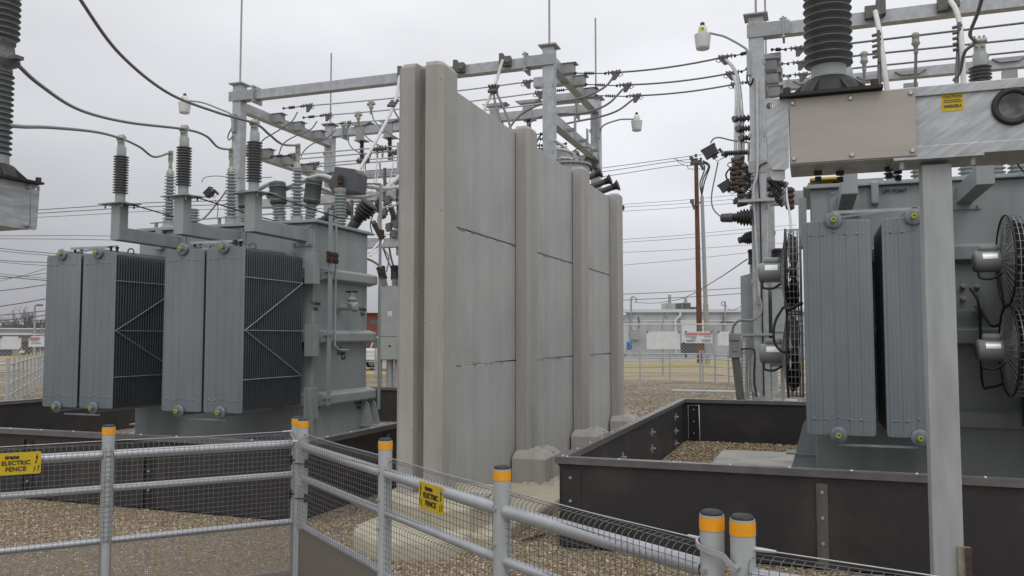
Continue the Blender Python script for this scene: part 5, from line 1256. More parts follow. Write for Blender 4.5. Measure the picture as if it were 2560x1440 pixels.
conductor('jumper_cable', 'dark cable hanging beside the right pale sleeved cable at upper right', [AY(2399, 66, 19.4), AY(2397, 110, 19.4), AY(2391, 215, 19.4)], .045)
for k, (px, py) in enumerate(((2196, 88), (2398, 68))):
    p = AY(px, py, 19.35); m = MB()
    for z in range(5): m.cyl(p+Vector((-.13, 0, -.12*z)), p+Vector((.05, 0, -.12*z+.03)), .035, n=6)
    m.bar(p+Vector((0, 0, .1)), p-Vector((0, 0, .6)), .09, .06, up=(1, 0, 0)); tag(m.build('cable_clamp', clampm), ['finned clamp block on the sleeved cable under the blue letter B', 'finned clamp block on the right sleeved cable near the top edge'][k], 'clamp')
# down leads on the right structure's left leg
for k, pts in enumerate(([(1815, 150), (1832, 168), (1846, 200), (1853, 260), (1857, 330), (1857, 425)], [(1832, 190), (1843, 215), (1847, 260), (1848, 330), (1851, 425)], [(1838, 214), (1841, 240), (1839, 330), (1839, 425)])):
    conductor('down_lead', ['rightmost, longest curving', 'middle', 'leftmost, straightest'][k]+' of the three pale leads curving down beside the right structure\'s leg', [AY(px, py, yc1[k]-(yc1[k]-20.0)*min(1, i/3)) for i, (px, py) in enumerate(pts)], .042, cableL, 'down lead', 'down leads beside the right structure')
for k, (px, py) in enumerate(((1838, 298), (1846, 323), (1854, 346))):
    a = AY(px, py, 19.95); t = thing('standoff_insulator', ['upper', 'middle', 'lower'][k]+' of the three short dark insulators holding the down leads off the steel leg', 'insulator', a, 'standoff insulators on the right structure')
    insulator('shed_stack', a, (1, 0, 0), XE-.17-a.x, .045, .09, .075, insuld, t, 12); MB().cyl(a-Vector((.02, .1, 0)), a+Vector((-.02, .1, 0)), .06, n=8).build('clamp', clampm, t)
def cutout(px, py, y, s, ang, lab, par=None):
    """ribbed covered fuse cutout hung on its bracket"""
    c = AY(px, py, y); ca, sa = math.cos(R(ang)), math.sin(R(ang)); u = Vector((ca, 0, sa)); v = Vector((-sa, 0, ca))
    t = thing('covered_cutout', lab, 'cutout', c, 'ribbed covered cutouts')
    m = MB().obox(c, u*s*.5, Vector((0, s*.3, 0)), v*s*.34)
    for k in range(5): m.obox(c+v*s*(-.30+.16*k)-Vector((0, s*.3, 0)), u*s*.52, Vector((0, s*.05, 0)), v*s*.022)
    m.obox(c+v*s*.36, u*s*.56, Vector((0, s*.36, 0)), v*s*.03); m.obox(c-v*s*.42+u*s*.1, u*s*.2, Vector((0, s*.14, 0)), v*s*.16)
    m.build('ribbed_cover', boot, t, bevel=s*.015)
    q = c+u*s*.62-v*s*.1; insulator('shed_stack', q, (u*.2-v), s*.85, s*.06, s*.15, s*.16, insuld, t, 10)
    MB().tube([c-v*s*.5, c-v*s*.85+u*s*.1, q-v*s*.75, q-v*s*.55], s*.035, n=5).build('hook', alum, t)
    return c
cutout(1776, 380, 20.0, .33, 27, 'ribbed dark cutout hung highest on the far left of the right structure\'s leg')
cutout(1814, 466, 20.0, .28, 30, 'smaller ribbed dark cutout below and right of the highest one')
cutout(1476, 409, 22.5, .36, -25, 'ribbed dark cutout above the far wall columns')
cutout(524, 482, 17.0, .23, 38, 'ribbed dark cutout in the sky between the left arresters')
def long_ins(p, q, lab, r0, rs, pitch, m=None, grp='dark shedded insulators'):
    t = thing('shedded_insulator', lab, 'insulator', p, grp); insulator('shed_stack', p, Vector(q)-Vector(p), (Vector(q)-Vector(p)).length, r0, rs, pitch, m or insuld, t, 12)
    d = (Vector(q)-Vector(p)).normalized(); MB().cyl(Vector(p)-d*.08, Vector(p), r0*1.5, n=8).cyl(Vector(q), Vector(q)+d*.06, r0*1.5, n=8).build('end_fitting', clampm, t)
long_ins(AY(1812, 384, 19.9), AY(1868, 381, 19.9), 'long horizontal insulator reaching from a bracket toward the highest cutout', .04, .075, .042)
MB_ = MB().tube([AY(1878, 357, 19.9), AY(1872, 358, 19.9), AY(1872, 404, 19.9), AY(1878, 405, 19.9)], .03, n=6).build('strut_bracket', galvd, sR)
conductor('lead_wire', 'thin arched wire over the highest cutout', [AY(1776, 358, 20), AY(1784, 347, 20), AY(1800, 344, 20), AY(1830, 351, 20), AY(1872, 357, 20)], .018)
conductor('lead_wire', 'thin wire drooping from the highest cutout to the horizontal black terminator', [AY(1795, 405, 20), AY(1788, 440, 20), AY(1780, 480, 20), AY(1779, 505, 20), AY(1785, 525, 20), AY(1802, 542, 20)], .016)
conductor('lead_wire', 'short black lead from the smaller cutout up to the switch', [AY(1818, 450, 20), AY(1815, 436, 20), AY(1824, 422, 20), AY(1832, 418, 20)], .02, blackm)
# disconnect switch blades
t = thing('disconnect_switch', 'rusty dark switch cluster at the foot of the pale down leads', 'switch', AY(1845, 430, 20), None)
m = MB()
for px, y0, y1 in ((1836, 418, 478), (1848, 400, 515), (1856, 425, 500)):
    m.bar(AY(px, y0, 19.95), AY(px, y1, 19.95), .10, .09, up=(1, 0, 0))
    for k in range(5): c = AY(px, y0+(y1-y0)*(k+.3)/5, 19.88); m.cyl(c-Vector((.1, 0, 0)), c+Vector((.1, 0, 0)), .055, n=8)
m.build('blade', rust, t)
m = MB()
for px, py in ((1841, 400), (1843, 412), (1850, 395), (1846, 505), (1856, 512)): c = AY(px, py, 19.9); m.cyl(c-Vector((.12, 0, 0)), c+Vector((.1, 0, .04)), .06, n=8)
m.tube([AY(1826+7*math.cos(R(a)), 412-6*math.sin(R(a)), 19.9) for a in range(0, 380, 20)], .012, n=5); m.build('jaw', clampm, t)
for k, (a, b) in enumerate((((1862, 418), (1880, 440)), ((1862, 440), (1880, 456)), ((1862, 472), (1882, 455)), ((1868, 495), (1882, 478)))):
    long_ins(AY(*a, 19.9), AY(*b, 19.9), ['first', 'second', 'third', 'lowest'][k]+' from the top of the slanting insulators between the switch cluster and the steel leg', .055, .10, .06, grp='slanting insulators left of the steel leg')
for k, (a, b) in enumerate((((1925, 452), (1955, 480)), ((1922, 470), (1950, 495)), ((1930, 488), (1955, 508)), ((1935, 450), (1962, 462)))):
    long_ins(AY(*a, 20.3), AY(*b, 20.3), ['upper slanting', 'middle slanting', 'lowest slanting', 'short shallow'][k]+' insulator right of the steel leg, below the breaker beam', .055, .10, .06, grp='slanting insulators right of the steel leg')
m = MB()
for k in range(4): m.lathe([(.04, 0), (.1, .04), (.1, .10), (.04, .14)], AY(1975, 468+14*k, 19.5), (0, 0, -1), n=10)
tag(m.build('spool_insulator', rust), 'stack of rusty brown spools hanging below the drilled end of the breaker beam', 'insulator')
conductor('lead_wire', 'pale wire running down from the rusty spools to the right transformer', [AY(1966, 470, 19), AY(1968, 500, 17), AY(1975, 540, 14), AY(1978, 580, 12)], .02, cableL)
# cable terminators: black tapering skirts with grey end
def terminator(a, b, lab, r=.17, grey=.4, grp='cable terminators'):
    a, b = Vector(a), Vector(b); d = (b-a).normalized(); L = (b-a).length
    t = thing('cable_terminator', lab, 'cable terminator', a, grp); P = [(r*.45, 0), (r*.5, L*grey)]
    MB().lathe([(r*.35, 0), (r*.5, L*.05), (r*.55, L*grey)], a, d, n=14).build('end_boot', boot, t); P = [(r*.35, L*grey)]; n = 6
    for k in range(n):
        h = L*(grey+(1-grey)*(k+.3)/n); w = r*(.55+.45*min(1, k/2.5)); P += [(w*.75, h-.01), (w, h+.01), (w, h+.03), (w*.75, h+.05)]
    P.append((r*.7, L)); MB().lathe(P, a, d, n=14).build('skirted_body', blackm, t); return t
terminator(AY(1801, 545, 19.8), AY(1880, 543, 19.8), 'horizontal black skirted terminator with grey end, fixed to the right steel leg', .20)
terminator(AY(1845, 602, 20.0), AY(1882, 592, 20.0), 'smaller black terminator just below the horizontal one on the right steel leg', .15, .2)
terminator(AY(873, 578, 13.5), AY(925, 508, 13.5), 'slanting black skirted terminator with grey end, right of the ribbed bushing', .19, .38)
terminator(AY(805, 556, 15.2), AY(870, 515, 15.2), 'squat black terminator between the rightmost bushings of the left transformer', .20, .05)
for k, (a, b) in enumerate((((1458, 450), (1497, 433)), ((1482, 466), (1521, 451)), ((1500, 480), (1540, 465)))):
    A, B = AY(*a, 17.6), AY(*b, 17.6); d = (B-A).normalized(); t = thing('wildlife_guard', ['highest', 'middle', 'lowest'][k]+' of the three dark bell ended tubes above the wall end', 'bushing guard', A, 'bell ended bushing guards')
    MB().cyl(A-d*.3, B-d*.05, .065, n=12).build('tube', boot, t); MB().lathe([(.07, 0), (.07, .05), (.1, .10), (.13, .13), (.10, .14)], B-d*.08, d, n=14).build('bell', blackm, t)
    MB().tube(spline([A-d*.3, A-d*.4-Vector((0, 0, .15)), A-d*.35-Vector((0, 0, .5))]), .03, n=6).build('tail', rust if k == 2 else blackm, t)
tag(MB().obox(AY(1550, 519, 17.8), (.09, 0, 0), (0, .05, 0), (0, 0, .04)).tube([AY(1555+4.5*math.cos(R(a)), 522+4.5*math.sin(R(a)), 17.8) for a in range(0, 361, 30)], .012, n=5).build('ringed_hook', rust), 'small rusty ringed hook sticking out beyond the last wall column', 'hook')
for k, pts in enumerate(([(1390, 372), (1420, 378), (1440, 392), (1455, 420), (1460, 450)], [(1400, 395), (1430, 398), (1455, 415), (1475, 440)], [(1385, 350), (1415, 372), (1440, 400), (1450, 430)])):
    conductor('jumper_cable', ['upper', 'middle', 'inner'][k]+' pale cable curving down behind the third wall column', [AY(px, py, 19+.2*i) for i, (px, py) in enumerate(pts)], .04, cableL, group='pale cables behind the third wall column')
conductor('lead_wire', 'thin wire arching over the ribbed cutout above the far wall columns', [AY(1410, 400, 22), AY(1430, 380, 22), AY(1455, 368, 22), AY(1478, 372, 22), AY(1480, 392, 22)], .018)
# regulator top seen over the wall
t = thing('regulator', 'grey lidded tank with a row of bolts peeping over the wall before the third column', 'regulator', AY(1420, 412, 15.8))
p = AY(1422, 412, 16.2); MB().cyl((p.x, p.y, .2), (p.x, p.y, p.z-.04), .42, n=28).build('tank', cabp, t); MB().cyl((p.x, p.y, p.z-.04), (p.x, p.y, p.z+.0), .46, n=28).build('lid', cabp, t)
m = MB()
for k in range(24): a = R(k*15); m.cyl((p.x+.44*math.cos(a), p.y+.44*math.sin(a), p.z-.06), (p.x+.44*math.cos(a), p.y+.44*math.sin(a), p.z+.04), .02, n=6)
m.build('lid_bolt', clampm, t)

# ------------------------------------------------------------------ area lights on the steel
def area_lamp(px, pt, pb, y, arm, lab, s, num=None, brk=None):
    top, bot = AY(px, pt, y), AY(px, pb, y); H = top.z-bot.z; c = Vector((bot.x, y, bot.z)); k = H
    t = thing('area_light', lab, 'area light', c, 'yard lights on the steel structures')
    MB().lathe([(k*.08, k*.86), (k*.08, k*.98), (k*.05, k)], c, n=12).build('photocell', blackm, t)
    MB().lathe([(k*.16, k*.57), (k*.165, k*.66), (k*.15, k*.84), (k*.09, k*.87)], c, n=16).build('ballast_housing', whitep, t)
    MB().lathe([(k*.30, k*.53), (k*.29, k*.55), (k*.15, k*.60)], c, n=20).build('reflector', alum, t)
    MB().lathe([(k*.18, 0), (k*.235, k*.02), (k*.25, k*.10), (k*.30, k*.53)], c, n=24, caps=True).build('glass_refractor', glassm, t)
    MB().tube(spline([AY(a, b, y+dy) for a, b, dy in arm]), .026, n=8).build('lamp_arm', galvd, t)
    if brk: MB().obox(AY(*brk, y+.0), (.045, 0, 0), (0, .05, 0), (0, 0, .27)).build('arm_bracket', galvd, t)
    if num:
        q = c+Vector((0, -k*.165, k*.70)); b = MB().obox(q, (k*.085, 0, 0), (0, .004, 0), (0, 0, k*.07)).build('number_plate', MATS['bright_yellow'], t); text('lettering', num, q-Vector((0, .006, 0)), k*.13, blackink, b, bold=.003)
mat('bright_yellow', (.75, .8, .02), .5)
area_lamp(461, 234, 284, YF-.2, [(470, 252, 0), (492, 254, 0), (515, 259, 0), (550, 273, 0), (575, 284, 0), (582, 300, .1)], 'white yard light on a bent arm at the left structure, against the left sky', 1, '3', (584, 308))
area_lamp(1757, 56, 124, YF-.2, [(1772, 82, 0), (1790, 86, 0), (1815, 93, 0), (1855, 115, 0), (1868, 127, 0), (1871, 150, .05)], 'largest yard light, numbered 15, reaching left from the right structure', 1, '15', (1872, 160))
area_lamp(1592, 281, 328, YBk-.2, [(1584, 298, 0), (1560, 298, 0), (1545, 300, 0), (1515, 310, 0), (1502, 322, 0), (1498, 340, .1)], 'unnumbered yard light beside the far end of the concrete wall', 1, None, (1496, 325))
conductor('lead_wire', 'short looped wire below the light bracket on the left structure', [AY(580, 318, 19.8), AY(570, 340, 19.8), AY(573, 350, 19.8), AY(582, 340, 19.8)], .02)
conductor('lead_wire', 'short looped black wire below the light bracket on the right structure', [AY(1870, 165, 19.8), AY(1868, 200, 19.8), AY(1876, 212, 19.8), AY(1884, 196, 19.8)], .022, blackm)
conductor('conduit', 'pale conduit running down the face of the right structure\'s left leg', [AY(1892, 200, 19.78), AY(1893, 300, 19.78), AY(1893, 430, 19.78), AY(1884, 470, 19.78), AY(1886, 540, 19.78), AY(1896, 700, 19.78), AY(1898, 760, 19.78)], .035, cableL, 'conduit')
conductor('conduit', 'dark thin conduit beside the pale one on the right structure\'s leg', [AY(1918, 405, 19.78), AY(1900, 415, 19.78), AY(1896, 440, 19.78), AY(1900, 520, 19.78), AY(1904, 700, 19.78), AY(1910, 990, 19.78)], .016, blackm, 'conduit')

# ------------------------------------------------------------------ recloser cabinets
def recloser(lab, x0, x1, y0, y1, z0, z1, boots, detail):
    t = thing('recloser_cabinet', lab, 'switchgear cabinet', ((x0+x1)/2, y0, 0), 'recloser cabinets')
    cx = (x0+x1)/2; z1b = z1-.09
    MB().prism([(x0, y0, z0), (x1, y0, z0), (x1, y0, z1b), (cx+.12, y0, z1-.01), (cx, y0, z1), (cx-.12, y0, z1-.01), (x0, y0, z1b)], (0, y1-y0, 0)).build('body', cabp, t, bevel=.01)
    zs = z0+(z1-z0)*.31
    d = MB().box(x0+.05, x1-.03, y0-.022, y0-.002, zs+.01, z1b-.02).build('upper_door', cabp, t, bevel=.006)
    e = MB().box(x0+.05, x1-.03, y0-.022, y0-.002, z0+.02, zs-.01).build('lower_door', cabp, t, bevel=.006)
    if detail:
        c = Vector((cx+.0, y0-.024, zs+(z1b-zs)*.50)); MB().obox(c, (.06, 0, 0), (0, .001, 0), (0, 0, .09)).build('danger_label', whitep, d); MB().obox(c+Vector((0, -.002, .068)), (.06, 0, 0), (0, .001, 0), (0, 0, .022)).build('label_header', redink, d)
        text('lettering', 'DANGER', c+Vector((0, -.004, .068)), .03, whitep, d); MB().prism([c+Vector((x, -.002, z)) for x, z in ((.0, .03), (-.012, .0), (0, .004), (-.006, -.03), (.014, .006), (.002, .004), (.010, .03))], (0, -.001, 0)).obox(c+Vector((0, -.002, -.05)), (.035, 0, 0), (0, .0005, 0), (0, 0, .003)).obox(c+Vector((0, -.002, -.065)), (.03, 0, 0), (0, .0005, 0), (0, 0, .003)).build('symbol', blackink, d)
        c = Vector((cx-.0, y0-.024, z0+(zs-z0)*.60)); MB().obox(c, (.04, 0, 0), (0, .001, 0), (0, 0, .05)).build('yellow_label', yellow, e); text('lettering', 'M', c-Vector((0, .002, 0)), .10, blackink, e, bold=.003)
        MB().bar((x1-.12, y0-.04, z0+.42), (x1-.12, y0-.04, z0+.22), .03, .02, up=(0, 1, 0)).cyl((x1-.12, y0-.05, z0+.42), (x1-.12, y0-.02, z0+.42), .035, n=10).build('handle', blackm, e)
    m = MB()
    for xx in (cx-.12, cx+.10): m.cyl((xx, y0+.25, .2), (xx, y0+.25, z0), .09, n=14)
    m.build('cable_riser', MATS['galvanised_dull'], t)
    MB().box(x0+.02, x0+.09, y0+.05, y0+.12, .2, z0).box(x1-.09, x1-.02, y0+.05, y0+.12, .2, z0).box(x0+.02, x0+.09, y1-.12, y1-.05, .2, z0).box(x1-.09, x1-.02, y1-.12, y1-.05, .2, z0).build('leg', galvd, t)
    MB().box(x0-.25, x1+.25, y0-.3, y1+.3, 0, .2).build('plinth', concs, t)
    for (x, y, tx, ty) in boots:
        b = Vector((x, y, z1-.06)); ax = Vector((tx, ty, 1)).normalized()
        u = insulator('bushing', b, ax, .28, .07, .10, .035, insulL, t, 14); MB().lathe([(.12, 0), (.13, .04), (.115, .05), (.115, .28), (.13, .3), (.13, .34), (.1, .36)], b+ax*.26, ax, n=14).build('boot', blackm, u)
    return t
yM = 20.3; xm0 = AY(944, 800, yM).x; xm1 = AY(1008, 800, yM).x; zm1 = AY(960, 714, yM).z; zm0 = AY(960, 900, yM).z
tM = recloser('grey cabinet with a yellow M label and black booted bushings, left of the wall', xm0, xm1, yM, yM+.6, zm0, zm1, [(xm0+.14, yM+.15, -.25, 0), (xm0+.30, yM+.45, -.12, .2), (xm0+.45, yM+.15, -.02, 0), (xm0+.62, yM+.15, .2, 0)], True)
for k, pts in enumerate(([(905, 645), (925, 650), (945, 662), (956, 678)], [(980, 535), (977, 590), (973, 615), (979, 650), (985, 668)], [(950, 560), (952, 600), (962, 625), (972, 645), (966, 680)], [(940, 572), (955, 612), (965, 640), (978, 670)])):
    conductor('lead_wire', ['dark lead entering the leftmost boot of the cabinet marked M', 'near vertical lead dropping to the tallest boot of the cabinet marked M', 'bent pale lead reaching the back boot of the cabinet marked M', 'thin dark lead crossing the bent pale one above the cabinet marked M'][k], [AY(px, py, 20.4) for px, py in pts], .03 if k < 2 else .022, cable if k != 2 else cableL)
conductor('jumper_cable', 'pair of white looped leads: the outer one, hanging right of the flat bus support bar', [AY(962, 558, 19), AY(958, 600, 18.5), AY(945, 622, 18), AY(925, 640, 17.5)], .022, pvc)
conductor('jumper_cable', 'pair of white looped leads: the inner one, hanging right of the flat bus support bar', [AY(955, 560, 19), AY(951, 595, 18.5), AY(940, 615, 18), AY(922, 632, 17.5)], .022, pvc)
for k, (a, b) in enumerate((((977, 520), (992, 560)), ((944, 510), (958, 540)), ((936, 560), (952, 590)))):
    long_ins(AY(*a, 19.9), AY(*b, 19.9), ['rightmost dark insulator above the cabinet marked M, slanting from a lower beam', 'middle dark insulator above the cabinet marked M', 'lowest dark insulator above the cabinet marked M, beside the flat bus support bar'][k], .05, .09, .055, boot)
m = MB()
for px, py in ((960, 530), (990, 560), (970, 500), (948, 470), (993, 455), (985, 585), (972, 568)): c = AY(px, py, 19.8); m.obox(c, (.07, 0, .02), (0, .06, 0), (-.02, 0, .1)).cyl(c-Vector((.12, 0, 0)), c+Vector((.12, 0, .03)), .04, n=6)
for px, y0, y1 in ((962, 420, 520), (993, 440, 490), (880, 500, 545)): m.bar(AY(px, y0, 19.9), AY(px, y1, 19.9), .07, .06, up=(1, 0, 0))
m.build('clamp', clampm, thing('disconnect_switch', 'cluster of dark switch clamps on the low beams above the M cabinet', 'switch', AY(960, 530, 19.8)))
yR = 20.25; xr0 = AY(1852, 760, yR).x
tR_ = recloser('tall grey steel cabinet standing behind the right structure\'s leg', xr0, xr0+.95, yR, yR+.7, AY(1870, 916, yR).z, AY(1870, 680, yR).z, [(xr0+.28, yR+.3, 0, 0), (xr0+.85, yR+.3, 0, 0), (xr0+.75, yR+.5, .1, 0)], False)
m = MB().box(xr0+.72, xr0+1.25, yR-.5, yR-.1, AY(1930, 893, yR).z, AY(1930, 716, yR).z); m.box(xr0+.72, xr0+1.3, yR-.54, yR-.501, AY(1930, 722, yR).z, AY(1930, 708, yR).z); bx = m.build('control_box', cabp, tR_, bevel=.01)
MB().box(xr0+.75, xr0+1.2, yR-.53, yR-.505, AY(1930, 830, yR).z, AY(1930, 808, yR).z).build('box_panel', cabp, bx)
for z in (AY(1900, 836, YF).z, AY(1900, 862, YF).z, AY(1900, 895, YF).z): MB().bar((xr0-.15 if z > 1.7 else xr0+.5, YF-.22, z), (xr0+1.4, YF-.22, z), .04, .05).build('strut_channel', galvd, sR)
m = MB()
for px in (1860, 1878): m.box(AY(px, 950, 19.7).x-.06, AY(px, 950, 19.7).x+.06, 19.68, 19.72, .05, AY(px, 846+(0 if px == 1860 else 55), 19.7).z)
ps = m.build('perforated_channel', galvd, sR); m = MB()
for px in (1860, 1878):
    for k in range(14):
        c = AY(px, 860+k*9+(60 if px > 1870 else 0), 19.675)
        if c.z > .1: m.obox(c, (.018, 0, 0), (0, .004, 0), (0, 0, .03))
m.build('slot', whitep, ps)
conductor('cable_bundle', 'black cables curling down at the foot of the right cabinet', [AY(1850, 873, 19.6), AY(1880, 872, 19.6), AY(1887, 885, 19.6), AY(1886, 950, 19.6), AY(1892, 990, 19.6)], .02, blackm, 'cable')
conductor('conduit', 'fat grey elbow conduit curving at the foot of the right cabinet', [AY(1882, 895, 19.65), AY(1881, 945, 19.65), AY(1884, 975, 19.65), AY(1896, 990, 19.65)], .05, galvd, 'conduit')
# motor operator box on its leaning post
t = thing('switch_post', 'small grey switch box on a dark leaning post in front of the right cabinet', 'switch post', AZ(1850, 1000, .1))
MB().bar(AY(1853, 1010, 19.2), AY(1838, 884, 19.2), .17, .12, up=(0, 1, 0)).build('post', mat('dark_post', (.09, .085, .08), .6, var=.15, vscale=6), t)
bx = MB().obox((AY(1837, 864, 19.2)), (.12, 0, 0), (0, .1, 0), (0, 0, .27)).build('switch_box', mat('box_grey', (.2, .205, .205), .55, var=.08, vscale=6), t, bevel=.015)
MB().obox(AY(1837, 868, 19.09), (.055, 0, 0), (0, .01, 0), (0, 0, .09)).obox(AY(1837, 849, 19.08), (.11, 0, 0), (0, .012, 0), (0, 0, .012)).build('box_cover', MATS['box_grey'], bx, bevel=.005)
MB().tube(spline([AY(1832, 838, 19.2), AY(1834, 815, 19.2), AY(1850, 801, 19.2), AY(1880, 800, 19.3), AY(1900, 785, 19.5), AY(1903, 760, 19.6), AY(1897, 740, 19.7)]), .03, n=8).build('flexible_conduit', cable, t)

# more of the tangle of leads above the M cabinet
tangle = [('pale lead looping from the upper low beam past the slanting terminator', [(880, 470), (900, 500), (905, 530), (885, 560), (870, 575)], 14.5, .018, 'L'),
          ('thin dark lead hanging from the low beam straight above the flat bus support bar', [(930, 500), (934, 530), (926, 560), (932, 590)], 19.6, .016, 'D'),
          ('short dark loop beside the hanging post insulator over the low beam', [(905, 382), (915, 400), (925, 392), (930, 372)], 20.2, .018, 'D'),
          ('pale jumper curving across the two lowest beams next to the wall edge', [(1003, 500), (985, 515), (960, 520), (945, 545), (950, 575)], 19.2, .024, 'L'),
          ('dark jumper dropping from the spar beside the wall edge', [(1000, 470), (992, 500), (998, 530), (1003, 545)], 19.5, .022, 'D'),
          ('pale thin lead between the dark covered terminal and the low beam', [(855, 450), (880, 440), (905, 455), (925, 490)], 16.0, .018, 'L'),
          ('dark lead curling under the squat terminator', [(795, 545), (810, 560), (835, 562), (852, 548)], 13.8, .018, 'D'),
          ('grey lead rising between the two outer bushings to a small clamp', [(480, 552), (510, 545), (545, 505), (565, 478)], 11.0, .014, 'G'),
          ('thin arched wire over the small cutout among the arresters', [(505, 455), (512, 444), (545, 440), (600, 446), (680, 443)], 13.0, .008, 'G'),
          ('thin wire falling from the small cutout behind the middle arrester', [(538, 500), (545, 520), (543, 545)], 13.0, .007, 'D')]
for lab, pts, y, r, c in tangle:
    conductor('lead_wire', lab, [AY(px, py, y+.05*k) for k, (px, py) in enumerate(pts)], r, {'L': cableL, 'D': blackm, 'G': cable}[c])
for k, (a, b) in enumerate((((905, 352), (905, 385)), ((690, 470), (672, 490)), ((948, 500), (944, 526)), ((1000, 440), (1000, 470)))):
    if k in (1, 2, 3): long_ins(AY(*a, 19.9), AY(*b, 19.9), ['', 'small dark insulator hanging under the lower side beam of the steel frame', 'small dark insulator hanging under the low beam above the M cabinet', 'small dark insulator close to the wall edge above the low beam'][k], .045, .085, .055)
st = thing('fallen_stick', 'short dark stick lying on the gravel before the containment corner', 'stick', AZ(1330, 1345, .04))
MB().tube([AZ(1305, 1352, .04), AZ(1330, 1345, .045), AZ(1362, 1336, .04)], .009, n=6).build('twig', mat('bark_dark', (.05, .04, .03), .9), st)
MB().tube([AZ(1335, 1344, .045), AZ(1345, 1331, .06)], .005, n=5).build('side_twig', MATS['bark_dark'], st)
# ------------------------------------------------------------------ distance: buildings, poles, wires, trees
def facade(p0, p1):
    p0, p1 = Vector(p0), Vector(p1); d = Vector((p1.x-p0.x, p1.y-p0.y, 0)).normalized(); n = Vector((d.y, -d.x, 0))
    if n.y > 0: n = -n
    return p0, d, n
A_, B_ = AD(1300, 786, 76), AD(2150, 773, 74); P0, FD, FN = facade(A_, B_)
def FP(px, py, off=0): return AP(px, py, P0+FN*off, FN)
bw = mat('pale_block_wall', (.40, .42, .425), .85, var=.07, vscale=.8, dirt=(.24, .25, .25), dscale=.6, damt=.5)
bw2 = mat('light_wall', (.56, .575, .575), .85, var=.05, vscale=.8)
roofm = mat('roof_edge', (.55, .57, .57), .6)
bld = thing('warehouse', 'long low pale grey block warehouse with pipes on its wall, beyond the wooden pole', 'building', (P0.x, P0.y, 0))
def panel(name, px0, px1, py0, py1, off, dep, m, par, bev=0):
    a, b = FP(px0, (py0+py1)/2, off), FP(px1, (py0+py1)/2, off); z1_, z0_ = FP((px0+px1)/2, py0, off).z, FP((px0+px1)/2, py1, off).z
    return MB().prism([(a.x, a.y, z0_), (b.x, b.y, z0_), (b.x, b.y, z1_), (a.x, a.y, z1_)], -FN*dep).build(name, m, par, bevel=bev)
zr = FP(1700, 781).z; a, b = FP(1300, 800), FP(2150, 800)
wl_ = MB().prism([(a.x, a.y, 0), (b.x, b.y, 0), (b.x, b.y, zr), (a.x, a.y, zr)], -FN*18).build('wall', bw, bld)
MB().prism([(a.x, a.y, zr), (b.x, b.y, zr), (b.x, b.y, zr+.28), (a.x, a.y, zr+.28)], -FN*18.4).build('roof', roofm, bld).location = FN*.25
panel('light_bay', 1380, 1574, 812, 886, .02, .05, bw2, bld)
panel('courses', 1549, 1850, 800, 803, .015, .02, bw2, wl_)
dr_ = panel('loading_door', 1704, 1762, 800, 856, .06, .05, whitep, bld); panel('door_hood', 1701, 1745, 800, 808, .14, .1, roofm, dr_)
panel('dock_opening', 1704, 1762, 856, 880, .05, .04, blackm, dr_)
panel('loading_door', 1768, 1788, 815, 885, .03, .02, MATS['galvanised_dull'], bld)
m = MB(); m.tube([FP(1701, 782, .2), FP(1700, 790, .25), FP(1689, 799, .25), FP(1689, 830, .25), FP(1689, 884, .25)], .12, n=8); m.build('downspout', bw2, bld)
m = MB().tube([FP(1576, 835, .2), FP(1577, 800, .2), FP(1578, 746, .2), FP(1582, 741, .2)], .09, n=6).tube(spline([FP(1582, 741, .2), FP(1590, 745, .2), FP(1591, 752, .2), FP(1586, 757, .2)]), .05, n=5).build('service_mast', galvd, bld)
panel('meter_box', 1576, 1599, 826, 849, .3, .28, MATS['galvanised_dull'], bld); panel('meter_box', 1581, 1588, 818, 825, .25, .2, bw2, bld)
MB().tube(spline([FP(1596, 792, .1), FP(1598, 805, .1), FP(1597, 820, .1)]), .05, n=5).build('service_cable', clampm, bld)
MB().tube([FP(1812, 830, .2), FP(1813, 790, .2), FP(1813, 757, .2), FP(1811, 753, .2)], .09, n=6).tube([FP(1808+4.5*math.cos(R(a)), 759+5*math.sin(R(a)), .2) for a in range(60, 330, 25)], .05, n=5).build('service_mast', galvd, bld)
panel('wall_strut', 1802, 1834, 804, 806, .1, .08, clampm, bld); panel('wall_strut', 1806, 1808, 790, 850, .1, .06, MATS['galvanised_dull'], bld)
MB().lathe([(.18, 0), (.3, .12), (.12, .25)], FP(1559, 789, .5), n=10).build('wall_lamp', whitep, bld)
ac = thing('rooftop_unit', 'boxy pale and dark air conditioning unit on the warehouse roof left of the wooden pole', 'rooftop unit', FP(1700, 778, -3))
panel('casing', 1660, 1695, 758, 777, -3, 2.2, mat('hvac_pale', (.36, .40, .36), .6), ac); panel('coil_section', 1690, 1704, 758, 776, -2.9, 2.2, mat('hvac_dark', (.10, .10, .10), .7), ac)
panel('casing', 1703, 1709, 757, 777, -2.95, 2.2, galvd, ac); panel('coil_section', 1707, 1727, 757, 774, -2.9, 2.2, MATS['hvac_dark'], ac)
ac2 = thing('rooftop_unit', 'small dark rooftop box just left of the wooden pole', 'rooftop unit', FP(1738, 772, -4)); panel('casing', 1731, 1746, 767, 776, -4, 1.5, MATS['hvac_dark'], ac2); panel('curb', 1731, 1746, 776, 780, -4, 1.5, roofm, ac2)
ac3 = thing('rooftop_unit', 'low flat dark hatch at the left end of the warehouse roof', 'rooftop unit', FP(1555, 777, -3)); panel('hatch', 1538, 1567, 776, 780, -3, 1.5, MATS['hvac_dark'], ac3); panel('side', 1564, 1571, 775, 780, -2.9, 1.5, roofm, ac3)
